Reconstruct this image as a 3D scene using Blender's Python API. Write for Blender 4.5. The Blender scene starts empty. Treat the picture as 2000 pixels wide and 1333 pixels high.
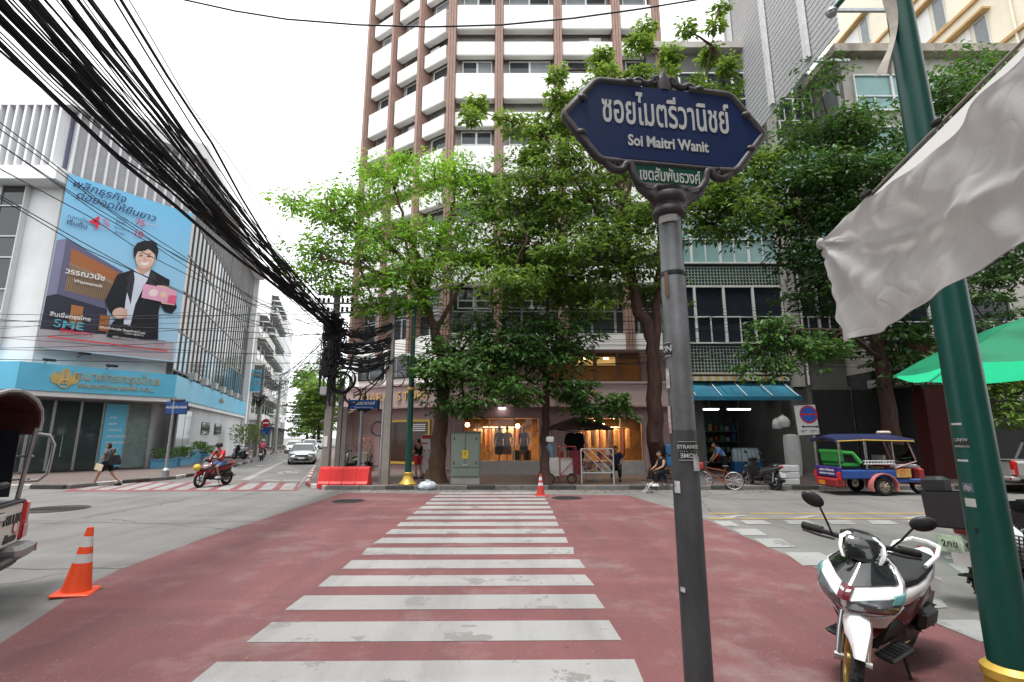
import bpy, bmesh, math, random
import numpy as np
from mathutils import Vector, Matrix
random.seed(7)
rnd = random.random
def U(a, b): return a + (b - a) * random.random()
PI = math.pi
R = math.radians
S = bpy.context.scene
COL = S.collection
# ---------------------------------------------------------------- camera
F, CX, CY, H = 972.0, 1000.0, 666.5, 1.9
TH = math.atan(187.5 / F)
cam = bpy.data.cameras.new('camera'); camo = bpy.data.objects.new('camera', cam); COL.objects.link(camo)
cam.sensor_width = 36; cam.lens = F / 2000 * 36; cam.clip_start = .05; cam.clip_end = 2000
camo.location = (0, 0, H); camo.rotation_euler = (PI / 2 + TH, 0, 0)
S.camera = camo
# ---------------------------------------------------------------- world: bright overcast
W = bpy.data.worlds.new('World'); S.world = W; W.use_nodes = True
nt = W.node_tree; nt.nodes.clear()
sky = nt.nodes.new('ShaderNodeTexSky'); sky.sky_type = 'NISHITA'; sky.sun_disc = False
SUN_EL, SUN_AZ = 76, 215
sky.sun_elevation = R(SUN_EL); sky.sun_rotation = R(SUN_AZ); sky.dust_density = 4; sky.air_density = 1.5
hs = nt.nodes.new('ShaderNodeHueSaturation'); hs.inputs['Saturation'].default_value = .12
mx = nt.nodes.new('ShaderNodeMix'); mx.data_type = 'RGBA'; mx.inputs[0].default_value = .7
mx.inputs[7].default_value = (7.6, 7.75, 8.0, 1)
bg = nt.nodes.new('ShaderNodeBackground'); bg.inputs[1].default_value = .12
wo = nt.nodes.new('ShaderNodeOutputWorld')
nt.links.new(sky.outputs[0], hs.inputs['Color']); nt.links.new(hs.outputs[0], mx.inputs[6])
nt.links.new(mx.outputs[2], bg.inputs[0]); nt.links.new(bg.outputs[0], wo.inputs[0])
sl = bpy.data.lights.new('sun', 'SUN'); sl.energy = 1.5; sl.angle = R(10); sl.color = (1, .97, .92)
so = bpy.data.objects.new('sun', sl); COL.objects.link(so)
az = R(SUN_AZ); el = R(SUN_EL)
sd = Vector((math.sin(az) * math.cos(el), math.cos(az) * math.cos(el), math.sin(el)))
so.rotation_euler = sd.to_track_quat('Z', 'Y').to_euler(); so.location = (0, -10, 40)
S.view_settings.view_transform = 'Standard'; S.view_settings.look = 'None'
S.view_settings.exposure = 1.35; S.view_settings.gamma = 1
S.render.engine = 'CYCLES'
S.cycles.use_denoising = True
S.cycles.max_bounces = 6; S.cycles.diffuse_bounces = 2; S.cycles.glossy_bounces = 3
S.cycles.transmission_bounces = 4; S.cycles.transparent_max_bounces = 8
S.cycles.sample_clamp_indirect = 4
S.cycles.caustics_reflective = False; S.cycles.caustics_refractive = False
# ---------------------------------------------------------------- pixel helpers (2000 x 1333 photo)
def ray(px, py):
    u = (px - CX) / F; v = (py - CY) / F
    c, s = math.cos(TH), math.sin(TH)
    return Vector((u, c + v * s, s - v * c))
def G(px, py, z=0.0):
    r = ray(px, py); t = (z - H) / r.z
    return Vector((r.x * t, r.y * t, z))
def AT(px, py, Y):
    r = ray(px, py); t = Y / r.y
    return Vector((r.x * t, Y, H + r.z * t))
def ZAT(py, Y): return AT(CX, py, Y).z
# ---------------------------------------------------------------- materials
MATS = {}
def mat(name, col=(.5, .5, .5), rough=.6, metal=0, var=.12, scale=3.0, bump=0.0, bscale=40.0, spec=.3,
        emit=None, es=1.0, dirt=0.0, coat=0.0, alpha=None, trans=0.0, col2=None, stretch=(1, 1, 1), sheen=0):
    if name in MATS: return MATS[name]
    m = bpy.data.materials.new(name); m.use_nodes = True; MATS[name] = m
    n = m.node_tree; N = n.nodes; L = n.links
    p = N['Principled BSDF']
    p.inputs['Roughness'].default_value = rough; p.inputs['Metallic'].default_value = metal
    p.inputs['Specular IOR Level'].default_value = spec
    if coat: p.inputs['Coat Weight'].default_value = coat; p.inputs['Coat Roughness'].default_value = .05
    if trans: p.inputs['Transmission Weight'].default_value = trans
    if emit:
        p.inputs['Emission Color'].default_value = (*emit, 1); p.inputs['Emission Strength'].default_value = es
    tc = N.new('ShaderNodeTexCoord'); mp = N.new('ShaderNodeMapping'); mp.inputs['Scale'].default_value = stretch
    L.new(tc.outputs['Object'], mp.inputs[0])
    if var > 0 or col2:
        nz = N.new('ShaderNodeTexNoise'); nz.inputs['Scale'].default_value = scale; nz.inputs['Detail'].default_value = 6
        nz.inputs['Roughness'].default_value = .65
        L.new(mp.outputs[0], nz.inputs['Vector'])
        rp = N.new('ShaderNodeValToRGB')
        c2 = col2 or tuple(min(1, c * (1 + var)) for c in col)
        c1 = col if col2 else tuple(c * (1 - var) for c in col)
        rp.color_ramp.elements[0].position = .3; rp.color_ramp.elements[1].position = .7
        rp.color_ramp.elements[0].color = (*c1, 1); rp.color_ramp.elements[1].color = (*c2, 1)
        L.new(nz.outputs[0], rp.inputs[0]); src = rp.outputs[0]
        if dirt > 0:
            n2 = N.new('ShaderNodeTexNoise'); n2.inputs['Scale'].default_value = scale * .35; n2.inputs['Detail'].default_value = 8
            m2 = N.new('ShaderNodeMapping'); m2.inputs['Scale'].default_value = (1, 1, .25)
            L.new(tc.outputs['Object'], m2.inputs[0]); L.new(m2.outputs[0], n2.inputs['Vector'])
            r2 = N.new('ShaderNodeMapRange'); r2.inputs[1].default_value = .48; r2.inputs[2].default_value = .72
            r2.inputs[4].default_value = dirt
            L.new(n2.outputs[0], r2.inputs[0])
            mm = N.new('ShaderNodeMix'); mm.data_type = 'RGBA'
            mm.inputs[7].default_value = (.09, .08, .07, 1)
            L.new(r2.outputs[0], mm.inputs[0]); L.new(src, mm.inputs[6]); src = mm.outputs[2]
        L.new(src, p.inputs['Base Color'])
    else:
        p.inputs['Base Color'].default_value = (*col, 1)
    if bump > 0:
        nb = N.new('ShaderNodeTexNoise'); nb.inputs['Scale'].default_value = bscale; nb.inputs['Detail'].default_value = 5
        L.new(mp.outputs[0], nb.inputs['Vector'])
        b = N.new('ShaderNodeBump'); b.inputs['Strength'].default_value = bump; b.inputs['Distance'].default_value = .02
        L.new(nb.outputs[0], b.inputs['Height']); L.new(b.outputs[0], p.inputs['Normal'])
    return m
def glass(name, tint=(.8, .85, .85), refl=.06, opacity=.0, rough=.02):
    """clear pane: transparent + fresnel gloss, with a little grey film"""
    if name in MATS: return MATS[name]
    m = bpy.data.materials.new(name); m.use_nodes = True; MATS[name] = m
    N = m.node_tree.nodes; L = m.node_tree.links; N.clear()
    o = N.new('ShaderNodeOutputMaterial'); t = N.new('ShaderNodeBsdfTransparent'); g = N.new('ShaderNodeBsdfGlossy')
    t.inputs[0].default_value = (*tint, 1); g.inputs['Roughness'].default_value = rough
    fr = N.new('ShaderNodeFresnel'); fr.inputs[0].default_value = 1.5
    ad = N.new('ShaderNodeMath'); ad.operation = 'ADD'; ad.inputs[1].default_value = refl; ad.use_clamp = True
    x = N.new('ShaderNodeMixShader')
    L.new(fr.outputs[0], ad.inputs[0]); L.new(ad.outputs[0], x.inputs[0]); L.new(t.outputs[0], x.inputs[1]); L.new(g.outputs[0], x.inputs[2])
    L.new(x.outputs[0], o.inputs[0])
    return m
# ---------------------------------------------------------------- mesh builder
class B:
    def __init__(s): s.v = []; s.f = []
    def add(s, vs, fs, M=None):
        b = len(s.v)
        s.v += [tuple(M @ Vector(v)) for v in vs] if M else [tuple(v) for v in vs]
        s.f += [tuple(b + i for i in f) for f in fs]; return s
    def box(s, x0, x1, y0, y1, z0, z1, M=None):
        return s.add([(x0, y0, z0), (x1, y0, z0), (x1, y1, z0), (x0, y1, z0), (x0, y0, z1), (x1, y0, z1), (x1, y1, z1), (x0, y1, z1)],
                     [(0, 3, 2, 1), (4, 5, 6, 7), (0, 1, 5, 4), (1, 2, 6, 5), (2, 3, 7, 6), (3, 0, 4, 7)], M)
    def cbox(s, c, d, M=None):
        return s.box(c[0] - d[0] / 2, c[0] + d[0] / 2, c[1] - d[1] / 2, c[1] + d[1] / 2, c[2] - d[2] / 2, c[2] + d[2] / 2, M)
    def bbox(s, c, d, b=.02, M=None):
        """box with chamfered edges"""
        vs = []; hx, hy, hz = d[0] / 2, d[1] / 2, d[2] / 2; b = min(b, hx * .9, hy * .9, hz * .9)
        rings = [(-hz, b), (-hz + b, 0), (hz - b, 0), (hz, b)]
        for z, i in rings:
            X, Y = hx - i, hy - i; k = b
            for (x, y) in ((X - k, -Y), (X, -Y + k), (X, Y - k), (X - k, Y), (-X + k, Y), (-X, Y - k), (-X, -Y + k), (-X + k, -Y)):
                vs.append((c[0] + x, c[1] + y, c[2] + z))
        fs = [tuple(reversed(range(8))), tuple(range(24, 32))]
        for r in range(3):
            for i in range(8):
                j = (i + 1) % 8; fs.append((r * 8 + i, r * 8 + j, r * 8 + 8 + j, r * 8 + 8 + i))
        return s.add(vs, fs, M)
    def tube(s, pts, r, n=8, M=None, cap=True):
        pts = [Vector(p) for p in pts]; m = len(pts)
        rs = r if isinstance(r, (list, tuple)) else [r] * m
        vs = []; up = None
        for i, p in enumerate(pts):
            t = (pts[min(i + 1, m - 1)] - pts[max(i - 1, 0)])
            if t.length < 1e-9: t = Vector((0, 0, 1))
            t.normalize()
            if up is None:
                up = Vector((0, 0, 1)) if abs(t.z) < .9 else Vector((1, 0, 0))
            a = t.cross(up)
            if a.length < 1e-6: a = t.orthogonal()
            a.normalize(); bb = a.cross(t).normalized(); up = bb
            for k in range(n):
                q = 2 * PI * k / n
                vs.append(p + a * (rs[i] * math.cos(q)) + bb * (rs[i] * math.sin(q)))
        fs = []
        for i in range(m - 1):
            for k in range(n):
                k2 = (k + 1) % n
                fs.append((i * n + k, i * n + k2, (i + 1) * n + k2, (i + 1) * n + k))
        if cap:
            fs.append(tuple(reversed(range(n)))); fs.append(tuple(range((m - 1) * n, m * n)))
        return s.add(vs, fs, M)
    def lathe(s, prof, c=(0, 0, 0), n=20, M=None):
        """prof = [(r, z)...] about z"""
        vs = []; fs = []
        for r, z in prof:
            for k in range(n):
                q = 2 * PI * k / n; vs.append((c[0] + r * math.cos(q), c[1] + r * math.sin(q), c[2] + z))
        for i in range(len(prof) - 1):
            for k in range(n):
                k2 = (k + 1) % n; fs.append((i * n + k, i * n + k2, (i + 1) * n + k2, (i + 1) * n + k))
        fs.append(tuple(reversed(range(n)))); fs.append(tuple(range((len(prof) - 1) * n, len(prof) * n)))
        return s.add(vs, fs, M)
    def prism(s, poly, d, M=None):
        """2-D poly in x,z extruded along y from 0 to d"""
        n = len(poly); vs = [(x, 0, z) for x, z in poly] + [(x, d, z) for x, z in poly]
        fs = [tuple(range(n)), tuple(reversed(range(n, 2 * n)))]
        for i in range(n):
            j = (i + 1) % n; fs.append((j, i, n + i, n + j))
        return s.add(vs, fs, M)
    def slab(s, poly, z0, z1):
        n = len(poly); vs = [(p[0], p[1], z0) for p in poly] + [(p[0], p[1], z1) for p in poly]
        fs = [tuple(reversed(range(n))), tuple(range(n, 2 * n))]
        for i in range(n):
            j = (i + 1) % n; fs.append((i, j, n + j, n + i))
        return s.add(vs, fs)
    def sheet(s, poly, z):
        return s.add([(p[0], p[1], z) for p in poly], [tuple(range(len(poly)))])
    def ball(s, c, r, n=12, m=8, M=None):
        rr = r if isinstance(r, (list, tuple)) else (r, r, r)
        vs = []; fs = []
        for i in range(m + 1):
            a = PI * i / m - PI / 2
            for k in range(n):
                q = 2 * PI * k / n
                vs.append((c[0] + rr[0] * math.cos(a) * math.cos(q), c[1] + rr[1] * math.cos(a) * math.sin(q), c[2] + rr[2] * math.sin(a)))
        for i in range(m):
            for k in range(n):
                k2 = (k + 1) % n; fs.append((i * n + k, i * n + k2, (i + 1) * n + k2, (i + 1) * n + k))
        return s.add(vs, fs, M)
    def loft(s, rings, M=None, cap=True):
        n = len(rings[0]); vs = [p for r in rings for p in r]; fs = []
        for i in range(len(rings) - 1):
            for k in range(n):
                k2 = (k + 1) % n; fs.append((i * n + k, i * n + k2, (i + 1) * n + k2, (i + 1) * n + k))
        if cap: fs += [tuple(reversed(range(n))), tuple(range((len(rings) - 1) * n, len(rings) * n))]
        return s.add(vs, fs, M)
    def torus(s, c, r, t, n=28, m=8, M=None, sx=1.0):
        """ring about local y axis"""
        vs = []; fs = []
        for i in range(n):
            a = 2 * PI * i / n
            for k in range(m):
                q = 2 * PI * k / m; rr = r + t * math.cos(q)
                vs.append((c[0] + rr * math.cos(a), c[1] + t * sx * math.sin(q), c[2] + rr * math.sin(a)))
        for i in range(n):
            for k in range(m):
                i2 = (i + 1) % n; k2 = (k + 1) % m
                fs.append((i * m + k, i2 * m + k, i2 * m + k2, i * m + k2))
        return s.add(vs, fs, M)
    def mesh(s, name):
        me = bpy.data.meshes.new(name); me.from_pydata(s.v, [], s.f)
        bm = bmesh.new(); bm.from_mesh(me); bmesh.ops.recalc_face_normals(bm, faces=bm.faces); bm.to_mesh(me); bm.free()
        me.update(); return me
    def build(s, name, m, parent=None, smooth=False, world=False, ang=40):
        return obj(name, s.mesh(name), m, parent, smooth, world, ang)
def obj(name, me, m, parent=None, smooth=False, world=False, ang=40):
    o = bpy.data.objects.new(name, me); COL.objects.link(o)
    if m and not me.materials: me.materials.append(m)
    if parent:
        o.parent = parent
        if world and parent.parent is None: o.location = -parent.location
    if smooth:
        me.shade_smooth()
        try: me.set_sharp_from_angle(angle=R(ang))
        except Exception: pass
    return o
def tag(o, label, cat, group=None):
    o['label'] = label; o['category'] = cat
    if group: o['group'] = group
    return o
def thing(name, label, cat, loc=(0, 0, 0), rz=0, group=None):
    o = bpy.data.objects.new(name, None); COL.objects.link(o); o.empty_display_size = .2
    o.location = loc; o.rotation_euler = (0, 0, rz)
    return tag(o, label, cat, group)
def struct(o): o['kind'] = 'structure'; return o
def copy_tree(o, parent=None):
    c = o.copy(); COL.objects.link(c); c.parent = parent
    for ch in list(o.children): copy_tree(ch, c)
    return c
def frame(o, xdir, zdir=(0, 0, 1)):
    """matrix with local x along xdir, local z up, y = z cross x, origin o"""
    x = Vector(xdir).normalized(); z = Vector(zdir).normalized(); y = z.cross(x).normalized(); z = x.cross(y).normalized()
    m = Matrix((x, y, z)).transposed().to_4x4(); m.translation = Vector(o); return m
def text(body, size, m, parent, M, name='lettering', depth=.004, align='CENTER', sx=1.0, bold=0.0, shear=0.0, smooth=False, world=False, spacing=1.0):
    """text whose reading direction is M's x axis, up is M's z, facing -y of M"""
    c = bpy.data.curves.new(name, 'FONT'); c.body = body; c.size = size; c.align_x = align; c.align_y = 'CENTER'
    c.extrude = depth / 2; c.offset = bold; c.shear = shear; c.resolution_u = 3; c.space_character = spacing
    o = bpy.data.objects.new(name, c); COL.objects.link(o)
    dg = bpy.context.evaluated_depsgraph_get(); dg.update()
    me = bpy.data.meshes.new_from_object(o.evaluated_get(dg)); me.name = name
    bpy.data.objects.remove(o); bpy.data.curves.remove(c)
    me.transform(Matrix.Diagonal((sx, 1, 1, 1))); me.transform(Matrix.Rotation(PI / 2, 4, 'X')); me.transform(M)
    me.materials.clear()
    return obj(name, me, m, parent, False, world)
# common materials
WHITE = mat('white_paint', (.78, .78, .76), .6, var=.05, scale=1.2, dirt=.12)
BLACK = mat('black_plastic', (.015, .015, .016), .45, var=.2, scale=8)
RUBBER = mat('rubber', (.02, .02, .02), .85, var=.3, scale=20)
CHROME = mat('bright_metal', (.6, .6, .6), .25, 1, var=.1, scale=10)
STEEL = mat('grey_metal', (.32, .33, .34), .45, .6, var=.15, scale=6)
CONC = mat('concrete', (.34, .33, .31), .9, var=.2, scale=2.5, bump=.3, bscale=25, dirt=.35)
DARKGLASS = mat('dark_glass', (.03, .036, .04), .06, var=0, spec=.6)
CLEAR = glass('clear_glass')
CABLE = mat('cable_black', (.012, .012, .014), .6, var=.2, scale=5)
# ================================================================ GROUND
def ground_mat(name, c1, c2, stain, speck=.25, bump=.25, worn=None, wlo=.55, whi=.6, wscale=1.2, crack=0.0, wmax=1.0):
    m = bpy.data.materials.new(name); m.use_nodes = True; MATS[name] = m
    N = m.node_tree.nodes; L = m.node_tree.links; p = N['Principled BSDF']; p.inputs['Roughness'].default_value = .85
    p.inputs['Specular IOR Level'].default_value = .3
    tc = N.new('ShaderNodeTexCoord')
    def noise(sc, det=6, st=None, rough=.6):
        n = N.new('ShaderNodeTexNoise'); n.inputs['Scale'].default_value = sc; n.inputs['Detail'].default_value = det
        n.inputs['Roughness'].default_value = rough
        if st:
            mp = N.new('ShaderNodeMapping'); mp.inputs['Scale'].default_value = st; L.new(tc.outputs['Object'], mp.inputs[0]); L.new(mp.outputs[0], n.inputs['Vector'])
        else: L.new(tc.outputs['Object'], n.inputs['Vector'])
        return n.outputs[0]
    def mix(f, a, b, mode='MIX'):
        x = N.new('ShaderNodeMix'); x.data_type = 'RGBA'; x.blend_type = mode
        for s, v in ((0, f), (6, a), (7, b)):
            if hasattr(v, 'links') or hasattr(v, 'is_linked'): L.new(v, x.inputs[s])
            else: x.inputs[s].default_value = v if s == 0 else (*v, 1)
        return x.outputs[2]
    def rng(src, a, b, lo=0.0, hi=1.0):
        r = N.new('ShaderNodeMapRange'); r.inputs[1].default_value = a; r.inputs[2].default_value = b; r.inputs[3].default_value = lo; r.inputs[4].default_value = hi
        L.new(src, r.inputs[0]); return r.outputs[0]
    base = mix(rng(noise(.35, 7), .35, .65), c1, c2)
    base = mix(rng(noise(1.1, 8, (1, .35, 1)), .5, .75, 0, .6), base, stain)
    base = mix(rng(noise(.9, 6, (1.6, .14, 1)), .48, .72, 0, .45), base, tuple(c * .55 for c in stain))
    base = mix(rng(noise(.6, 5, (.16, 1.8, 1)), .55, .75, 0, .35), base, tuple(min(1, c * 1.5) for c in c2))
    sp = noise(120, 5, None, .8)
    base = mix(rng(sp, .3, .7, 0, speck), base, (0, 0, 0))
    base = mix(rng(noise(38, 2), .68, .74, 0, .35), base, (.5, .48, .45))
    # small dark gum / oil spots
    vo = N.new('ShaderNodeTexVoronoi'); vo.inputs['Scale'].default_value = 2.2; L.new(tc.outputs['Object'], vo.inputs['Vector'])
    base = mix(rng(vo.outputs[0], .035, .06, .55, 0), base, (.03, .03, .03))
    if worn:
        base = mix(rng(noise(wscale, 9, None, .7), wlo, whi, 0, wmax), base, worn)
    if crack:
        v2 = N.new('ShaderNodeTexVoronoi'); v2.feature = 'DISTANCE_TO_EDGE'; v2.inputs['Scale'].default_value = .22
        nz = N.new('ShaderNodeTexNoise'); nz.inputs['Scale'].default_value = 1.5; L.new(tc.outputs['Object'], nz.inputs['Vector'])
        ad = N.new('ShaderNodeMix'); ad.data_type = 'RGBA'; ad.inputs[0].default_value = .35
        L.new(tc.outputs['Object'], ad.inputs[6]); L.new(nz.outputs[1], ad.inputs[7]); L.new(ad.outputs[2], v2.inputs['Vector'])
        base = mix(rng(v2.outputs[0], .0, .006, crack, 0), base, (.03, .03, .03))
    L.new(base, p.inputs['Base Color'])
    b = N.new('ShaderNodeBump'); b.inputs['Strength'].default_value = bump; b.inputs['Distance'].default_value = .01
    L.new(sp, b.inputs['Height']); L.new(b.outputs[0], p.inputs['Normal'])
    return m
ASPH = ground_mat('asphalt', (.145, .141, .135), (.19, .185, .177), (.115, .112, .106), crack=.6)
REDP = ground_mat('red_road_paint', (.155, .060, .063), (.20, .082, .085), (.125, .076, .073), speck=.42, worn=(.2, .16, .15), wlo=.52, whi=.7, wscale=.7, wmax=.6)
REDP2 = ground_mat('red_road_paint_fresh', (.19, .062, .068), (.225, .08, .085), (.16, .065, .068), speck=.2)
STRIPE = ground_mat('white_road_paint', (.30, .298, .292), (.36, .357, .35), (.24, .236, .23), speck=.5, worn=(.17, .165, .16), wlo=.575, whi=.59, wscale=1.3)
YELLOWP = ground_mat('yellow_road_paint', (.42, .25, .06), (.46, .3, .1), (.25, .2, .12), worn=(.16, .15, .14), wlo=.5, whi=.6, wscale=2)
PAVE = mat('pavement_brick', (.13, .10, .09), .85, var=.25, scale=5, bump=.3, bscale=30, dirt=.5)
KERB = mat('kerb_concrete', (.15, .143, .135), .9, var=.25, scale=6, bump=.3, bscale=40, dirt=.55)
KERBR = mat('kerb_red', (.24, .06, .06), .8, var=.3, scale=8, dirt=.6)
KERBW = mat('kerb_white', (.45, .44, .42), .8, var=.25, scale=8, dirt=.6)
KERBD = mat('kerb_dark', (.05, .05, .05), .85, var=.3, scale=8, dirt=.4)
g = struct(B().sheet([(-700, -60), (700, -60), (700, 900), (-700, 900)], 0).build('road', ASPH))
struct(B().sheet([G(672, 963), G(400, 1051), G(234, 1113), G(165, 1146), G(95, 1196), G(20, 1245), G(-80, 1310), (-9, 1.0), (9, 1.0), G(2090, 1340), G(1916, 1256), G(1814, 1213), G(1600, 1113), G(1385, 1018), G(1300, 990), G(1225, 968)], .004).build('red_paint_area', REDP))
sdir = Vector((-.337, .941, 0)).normalized(); sperp = Vector((sdir.y, -sdir.x, 0))
# left zebra crossing on its red band
zl = [G(120, 961), G(582, 959), G(590, 942), G(190, 942)]
lc = struct(B().sheet(zl, .004).build('red_crossing_band', REDP2))
for k in range(11):
    p = G(545 - 41.5 * k + (k > 6) * (k - 6) * 4, 957.5)
    q = p + sdir * 3.1; w = Vector((.5, 0, 0))
    B().sheet([p, p + w, q + w, q], .008).build('stripe', STRIPE, lc)
# main zebra crossing
mc = struct(thing('zebra_crossing', '', '')); del mc['label'], mc['category']
for k in range(16):
    y1 = 4.80 + .885 * k - (.05 if k == 0 else 0); y0 = y1 - (.52 if k else .58); j = [U(-.035, .035) for _ in range(4)]
    t = .04
    B().sheet([(-2.5 + j[0], y0 - t), (1.05 + j[1], y0 + t * .3), (1.05 + j[2], y1 + t * .3), (-2.5 + j[3], y1 - t)], .008).build('stripe', STRIPE, mc)
# right zebra crossing: blocks along the edge of the red paint, and a dashed row beyond
rc = struct(thing('zebra_crossing', '', '')); del rc['label'], rc['category']
for poly in ([(1393, 1018), (1425, 1018), (1446, 1029), (1412, 1029)], [(1430, 1034), (1478, 1034), (1500, 1047), (1450, 1047)],
             [(1472, 1053), (1525, 1053), (1557, 1070), (1500, 1070)], [(1532, 1080), (1600, 1080), (1650, 1104), (1568, 1106)],
             [(1650, 1125), (1720, 1125), (1790, 1160), (1700, 1162)], [(1815, 1213), (1908, 1212), (1990, 1252), (1916, 1256)]):
    B().sheet([G(*p) for p in poly], .008).build('stripe', STRIPE, rc)
for x in (1446, 1531, 1612, 1693, 1770, 1850, 1930):
    B().sheet([G(*p) for p in ((x, 1017), (x + 45, 1017), (x + 64, 1025), (x + 12, 1025))], .008).build('stripe', STRIPE, rc)
for poly in ([(1690, 1080), (1790, 1079), (1800, 1088), (1720, 1090)], [(1840, 1085), (1920, 1084), (1960, 1093), (1850, 1094)],
             [(1800, 1172), (1838, 1172), (1852, 1188), (1822, 1190)], [(1850, 1102), (1960, 1100), (1990, 1120), (1880, 1122)]):
    B().sheet([G(*p) for p in poly], .008).build('stripe', STRIPE, rc)
yl = struct(thing('lane_lines', '', '')); del yl['label'], yl['category']
for y in (1004.5, 1014.5):
    a = G(1385, y); B().sheet([(a.x, a.y), (60, a.y), (60, a.y + .13), (a.x, a.y + .13)], .009).build('yellow_line', YELLOWP, yl)
for x in (1400, 1545, 1760):
    B().sheet([G(*p) for p in ((x, 1013), (x + 40, 1007), (x + 62, 1007), (x + 30, 1013))], .0085).build('arrow_mark', STRIPE, yl)
# left street markings
a = G(585, 940); 
B().sheet([G(470, 938), G(488, 938), G(562, 899), G(559, 899)], .008).build('centre_line', STRIPE, yl)
B().sheet([G(580, 952), G(583, 952), G(618, 905), G(616.5, 905)], .008).build('edge_line', STRIPE, yl)
B().sheet([G(513, 938), G(545, 938), G(548, 940), G(515, 940)], .008).build('stop_line', STRIPE, yl)
B().sheet([G(553, 938), G(586, 938), G(585, 940), G(553, 940)], .008).build('stop_line', STRIPE, yl)
for px, py in ((505, 911), (548, 926), (560, 924), (575, 925), (545, 893)):
    c = G(px, py); w = sperp * .18
    B().sheet([c - w, c + w, c + w * .8 + sdir * 1.3, c - w * 1.4 + sdir * 1.1], .008).build('lane_mark', STRIPE, yl)
for pts in ([(75, 1023), (200, 1021), (330, 1024), (470, 1019), (560, 1020)], [(-30, 1108), (80, 1113), (170, 1110), (260, 1112)], [(90, 1003), (170, 992), (260, 985), (380, 981)], [(1390, 975), (1500, 977), (1640, 976), (1830, 979)]):
    P_ = []
    for a_, b_ in zip(pts[:-1], pts[1:]):
        for k in range(6): P_.append(G(a_[0] + (b_[0] - a_[0]) * k / 6, a_[1] + (b_[1] - a_[1]) * k / 6 + U(-.4, .4)))
    b = B()
    for a_, b_ in zip(P_[:-1], P_[1:]): b.add([(a_.x, a_.y - .012, .003), (b_.x, b_.y - .012, .003), (b_.x, b_.y + .012, .003), (a_.x, a_.y + .012, .003)], [(0, 1, 2, 3)])
    o = b.build('road_joint', KERBD, g); 
# pavements -------------------------------------------------------------
def pavement(name, poly, kerb_pts, colours):
    o = struct(B().slab(poly, -.02, .13).build(name, PAVE))
    i = 0
    for a, b in zip(kerb_pts[:-1], kerb_pts[1:]):
        a = Vector((a[0], a[1], 0)); b = Vector((b[0], b[1], 0)); d = b - a; n = max(1, round(d.length / 1.0)); st = d / n
        for k in range(n):
            p = a + st * k; M = frame(p, st); L_ = st.length
            m = colours(i); i += 1
            B().bbox((L_ / 2, -.06 + U(-.006, .006), .07 + U(-.004, .004)), (L_ - .012, .16, .17), .02, M).build('kerb_stone', m, o)
    return o
kr0 = G(606, 938); kr = [kr0 + sdir * t for t in (70, 40, 20, 0)]
kpts = kr + [G(603, 947), G(612, 953), G(640, 956.5), Vector((-5.6, 19.05, 0)), Vector((45, 19.05, 0))]
pavement('pavement', [(p[0], p[1]) for p in kpts] + [(45, 60), (-10, 90)], kpts,
         lambda i: (KERBR, KERBW)[i % 2] if 60 < i < 74 else (KERBD if i % 3 == 1 else KERB))
# bank side
bk = [(-60, G(64, 955).y), G(64, 955), G(129, 955.5), G(234, 945.5), G(340, 936.5), G(388, 928), G(451, 913), G(489, 903)]
bk = [Vector((p[0], p[1], 0)) for p in bk]
end = bk[-1]
pavement('bank_pavement', [(p.x, p.y) for p in bk] + [(end.x - 3.5, end.y + 2), (-30, 54), (-60, 54)], bk,
         lambda i: (KERBR, KERBW)[i % 2] if i > 33 and i < 40 else ((KERBD, KERB, KERBW)[i % 3]))
b2 = [G(479, 895.5), G(505, 891), G(559, 882)]; b2 = [Vector((p.x, p.y, 0)) for p in b2]; b2.append(b2[-1] + sdir * 40)
pavement('street_pavement', [(p.x, p.y) for p in b2] + [(b2[-1].x - 8, b2[-1].y), (b2[0].x - 8, b2[0].y + 1)], b2, lambda i: (KERB, KERBW, KERBD)[i % 3])
IRON = mat('cast_iron', (.05, .045, .045), .7, .4, var=.3, scale=30, bump=.6, bscale=60)
def manhole(px, py, r, label):
    c = G(px, py); t = thing('manhole_cover', label, 'manhole', (c.x, c.y, .006))
    B().lathe([(r, 0), (r, .006), (r - .05, .008), (r - .05, .005), (.02, .005)], n=28).build('rim', IRON, t)
    b = B()
    for i in range(-4, 5):
        w = math.sqrt(max(0, (r - .07) ** 2 - (i * .075) ** 2)); b.box(-w, w, i * .075 - .015, i * .075 + .015, .004, .01)
    b.build('grating', IRON, t)
manhole(680, 979.5, .5, 'round iron manhole cover in red paint before the plastic barrier')
manhole(1107, 973.5, .5, 'round iron manhole cover beside the small traffic cone by the kerb')
manhole(108, 995, .75, 'iron manhole cover in grey asphalt behind the white pickup')
# fallen leaves by the far kerb
vs = []; fs = []
random.seed(3)
for i in range(380):
    if i < 330: x = U(-6, 14); y = 18.9 - abs(random.gauss(0, .7)); 
    else: x = U(-6, 6); y = U(4, 16)
    if i % 30 == 0: p = G(U(20, 260), U(1150, 1200)); x, y = p.x, p.y
    a = U(0, 6.3); s = U(.03, .07) if y > 15 else U(.012, .025); c, d = math.cos(a) * s, math.sin(a) * s; b0 = len(vs); z = .012
    vs += [(x - c, y - d, z), (x + d * .5, y - c * .5, z + .012), (x + c, y + d, z + .004), (x - d * .5, y + c * .5, z + .015)]; fs.append((b0, b0 + 1, b0 + 2, b0 + 3))
b = B(); b.v = vs; b.f = fs
o = b.build('fallen_leaves', mat('dry_leaf', (.22, .13, .05), .8, var=.5, scale=3)); o['kind'] = 'stuff'
tag(o, 'dry fallen leaves scattered along the gutter', 'leaves')
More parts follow.
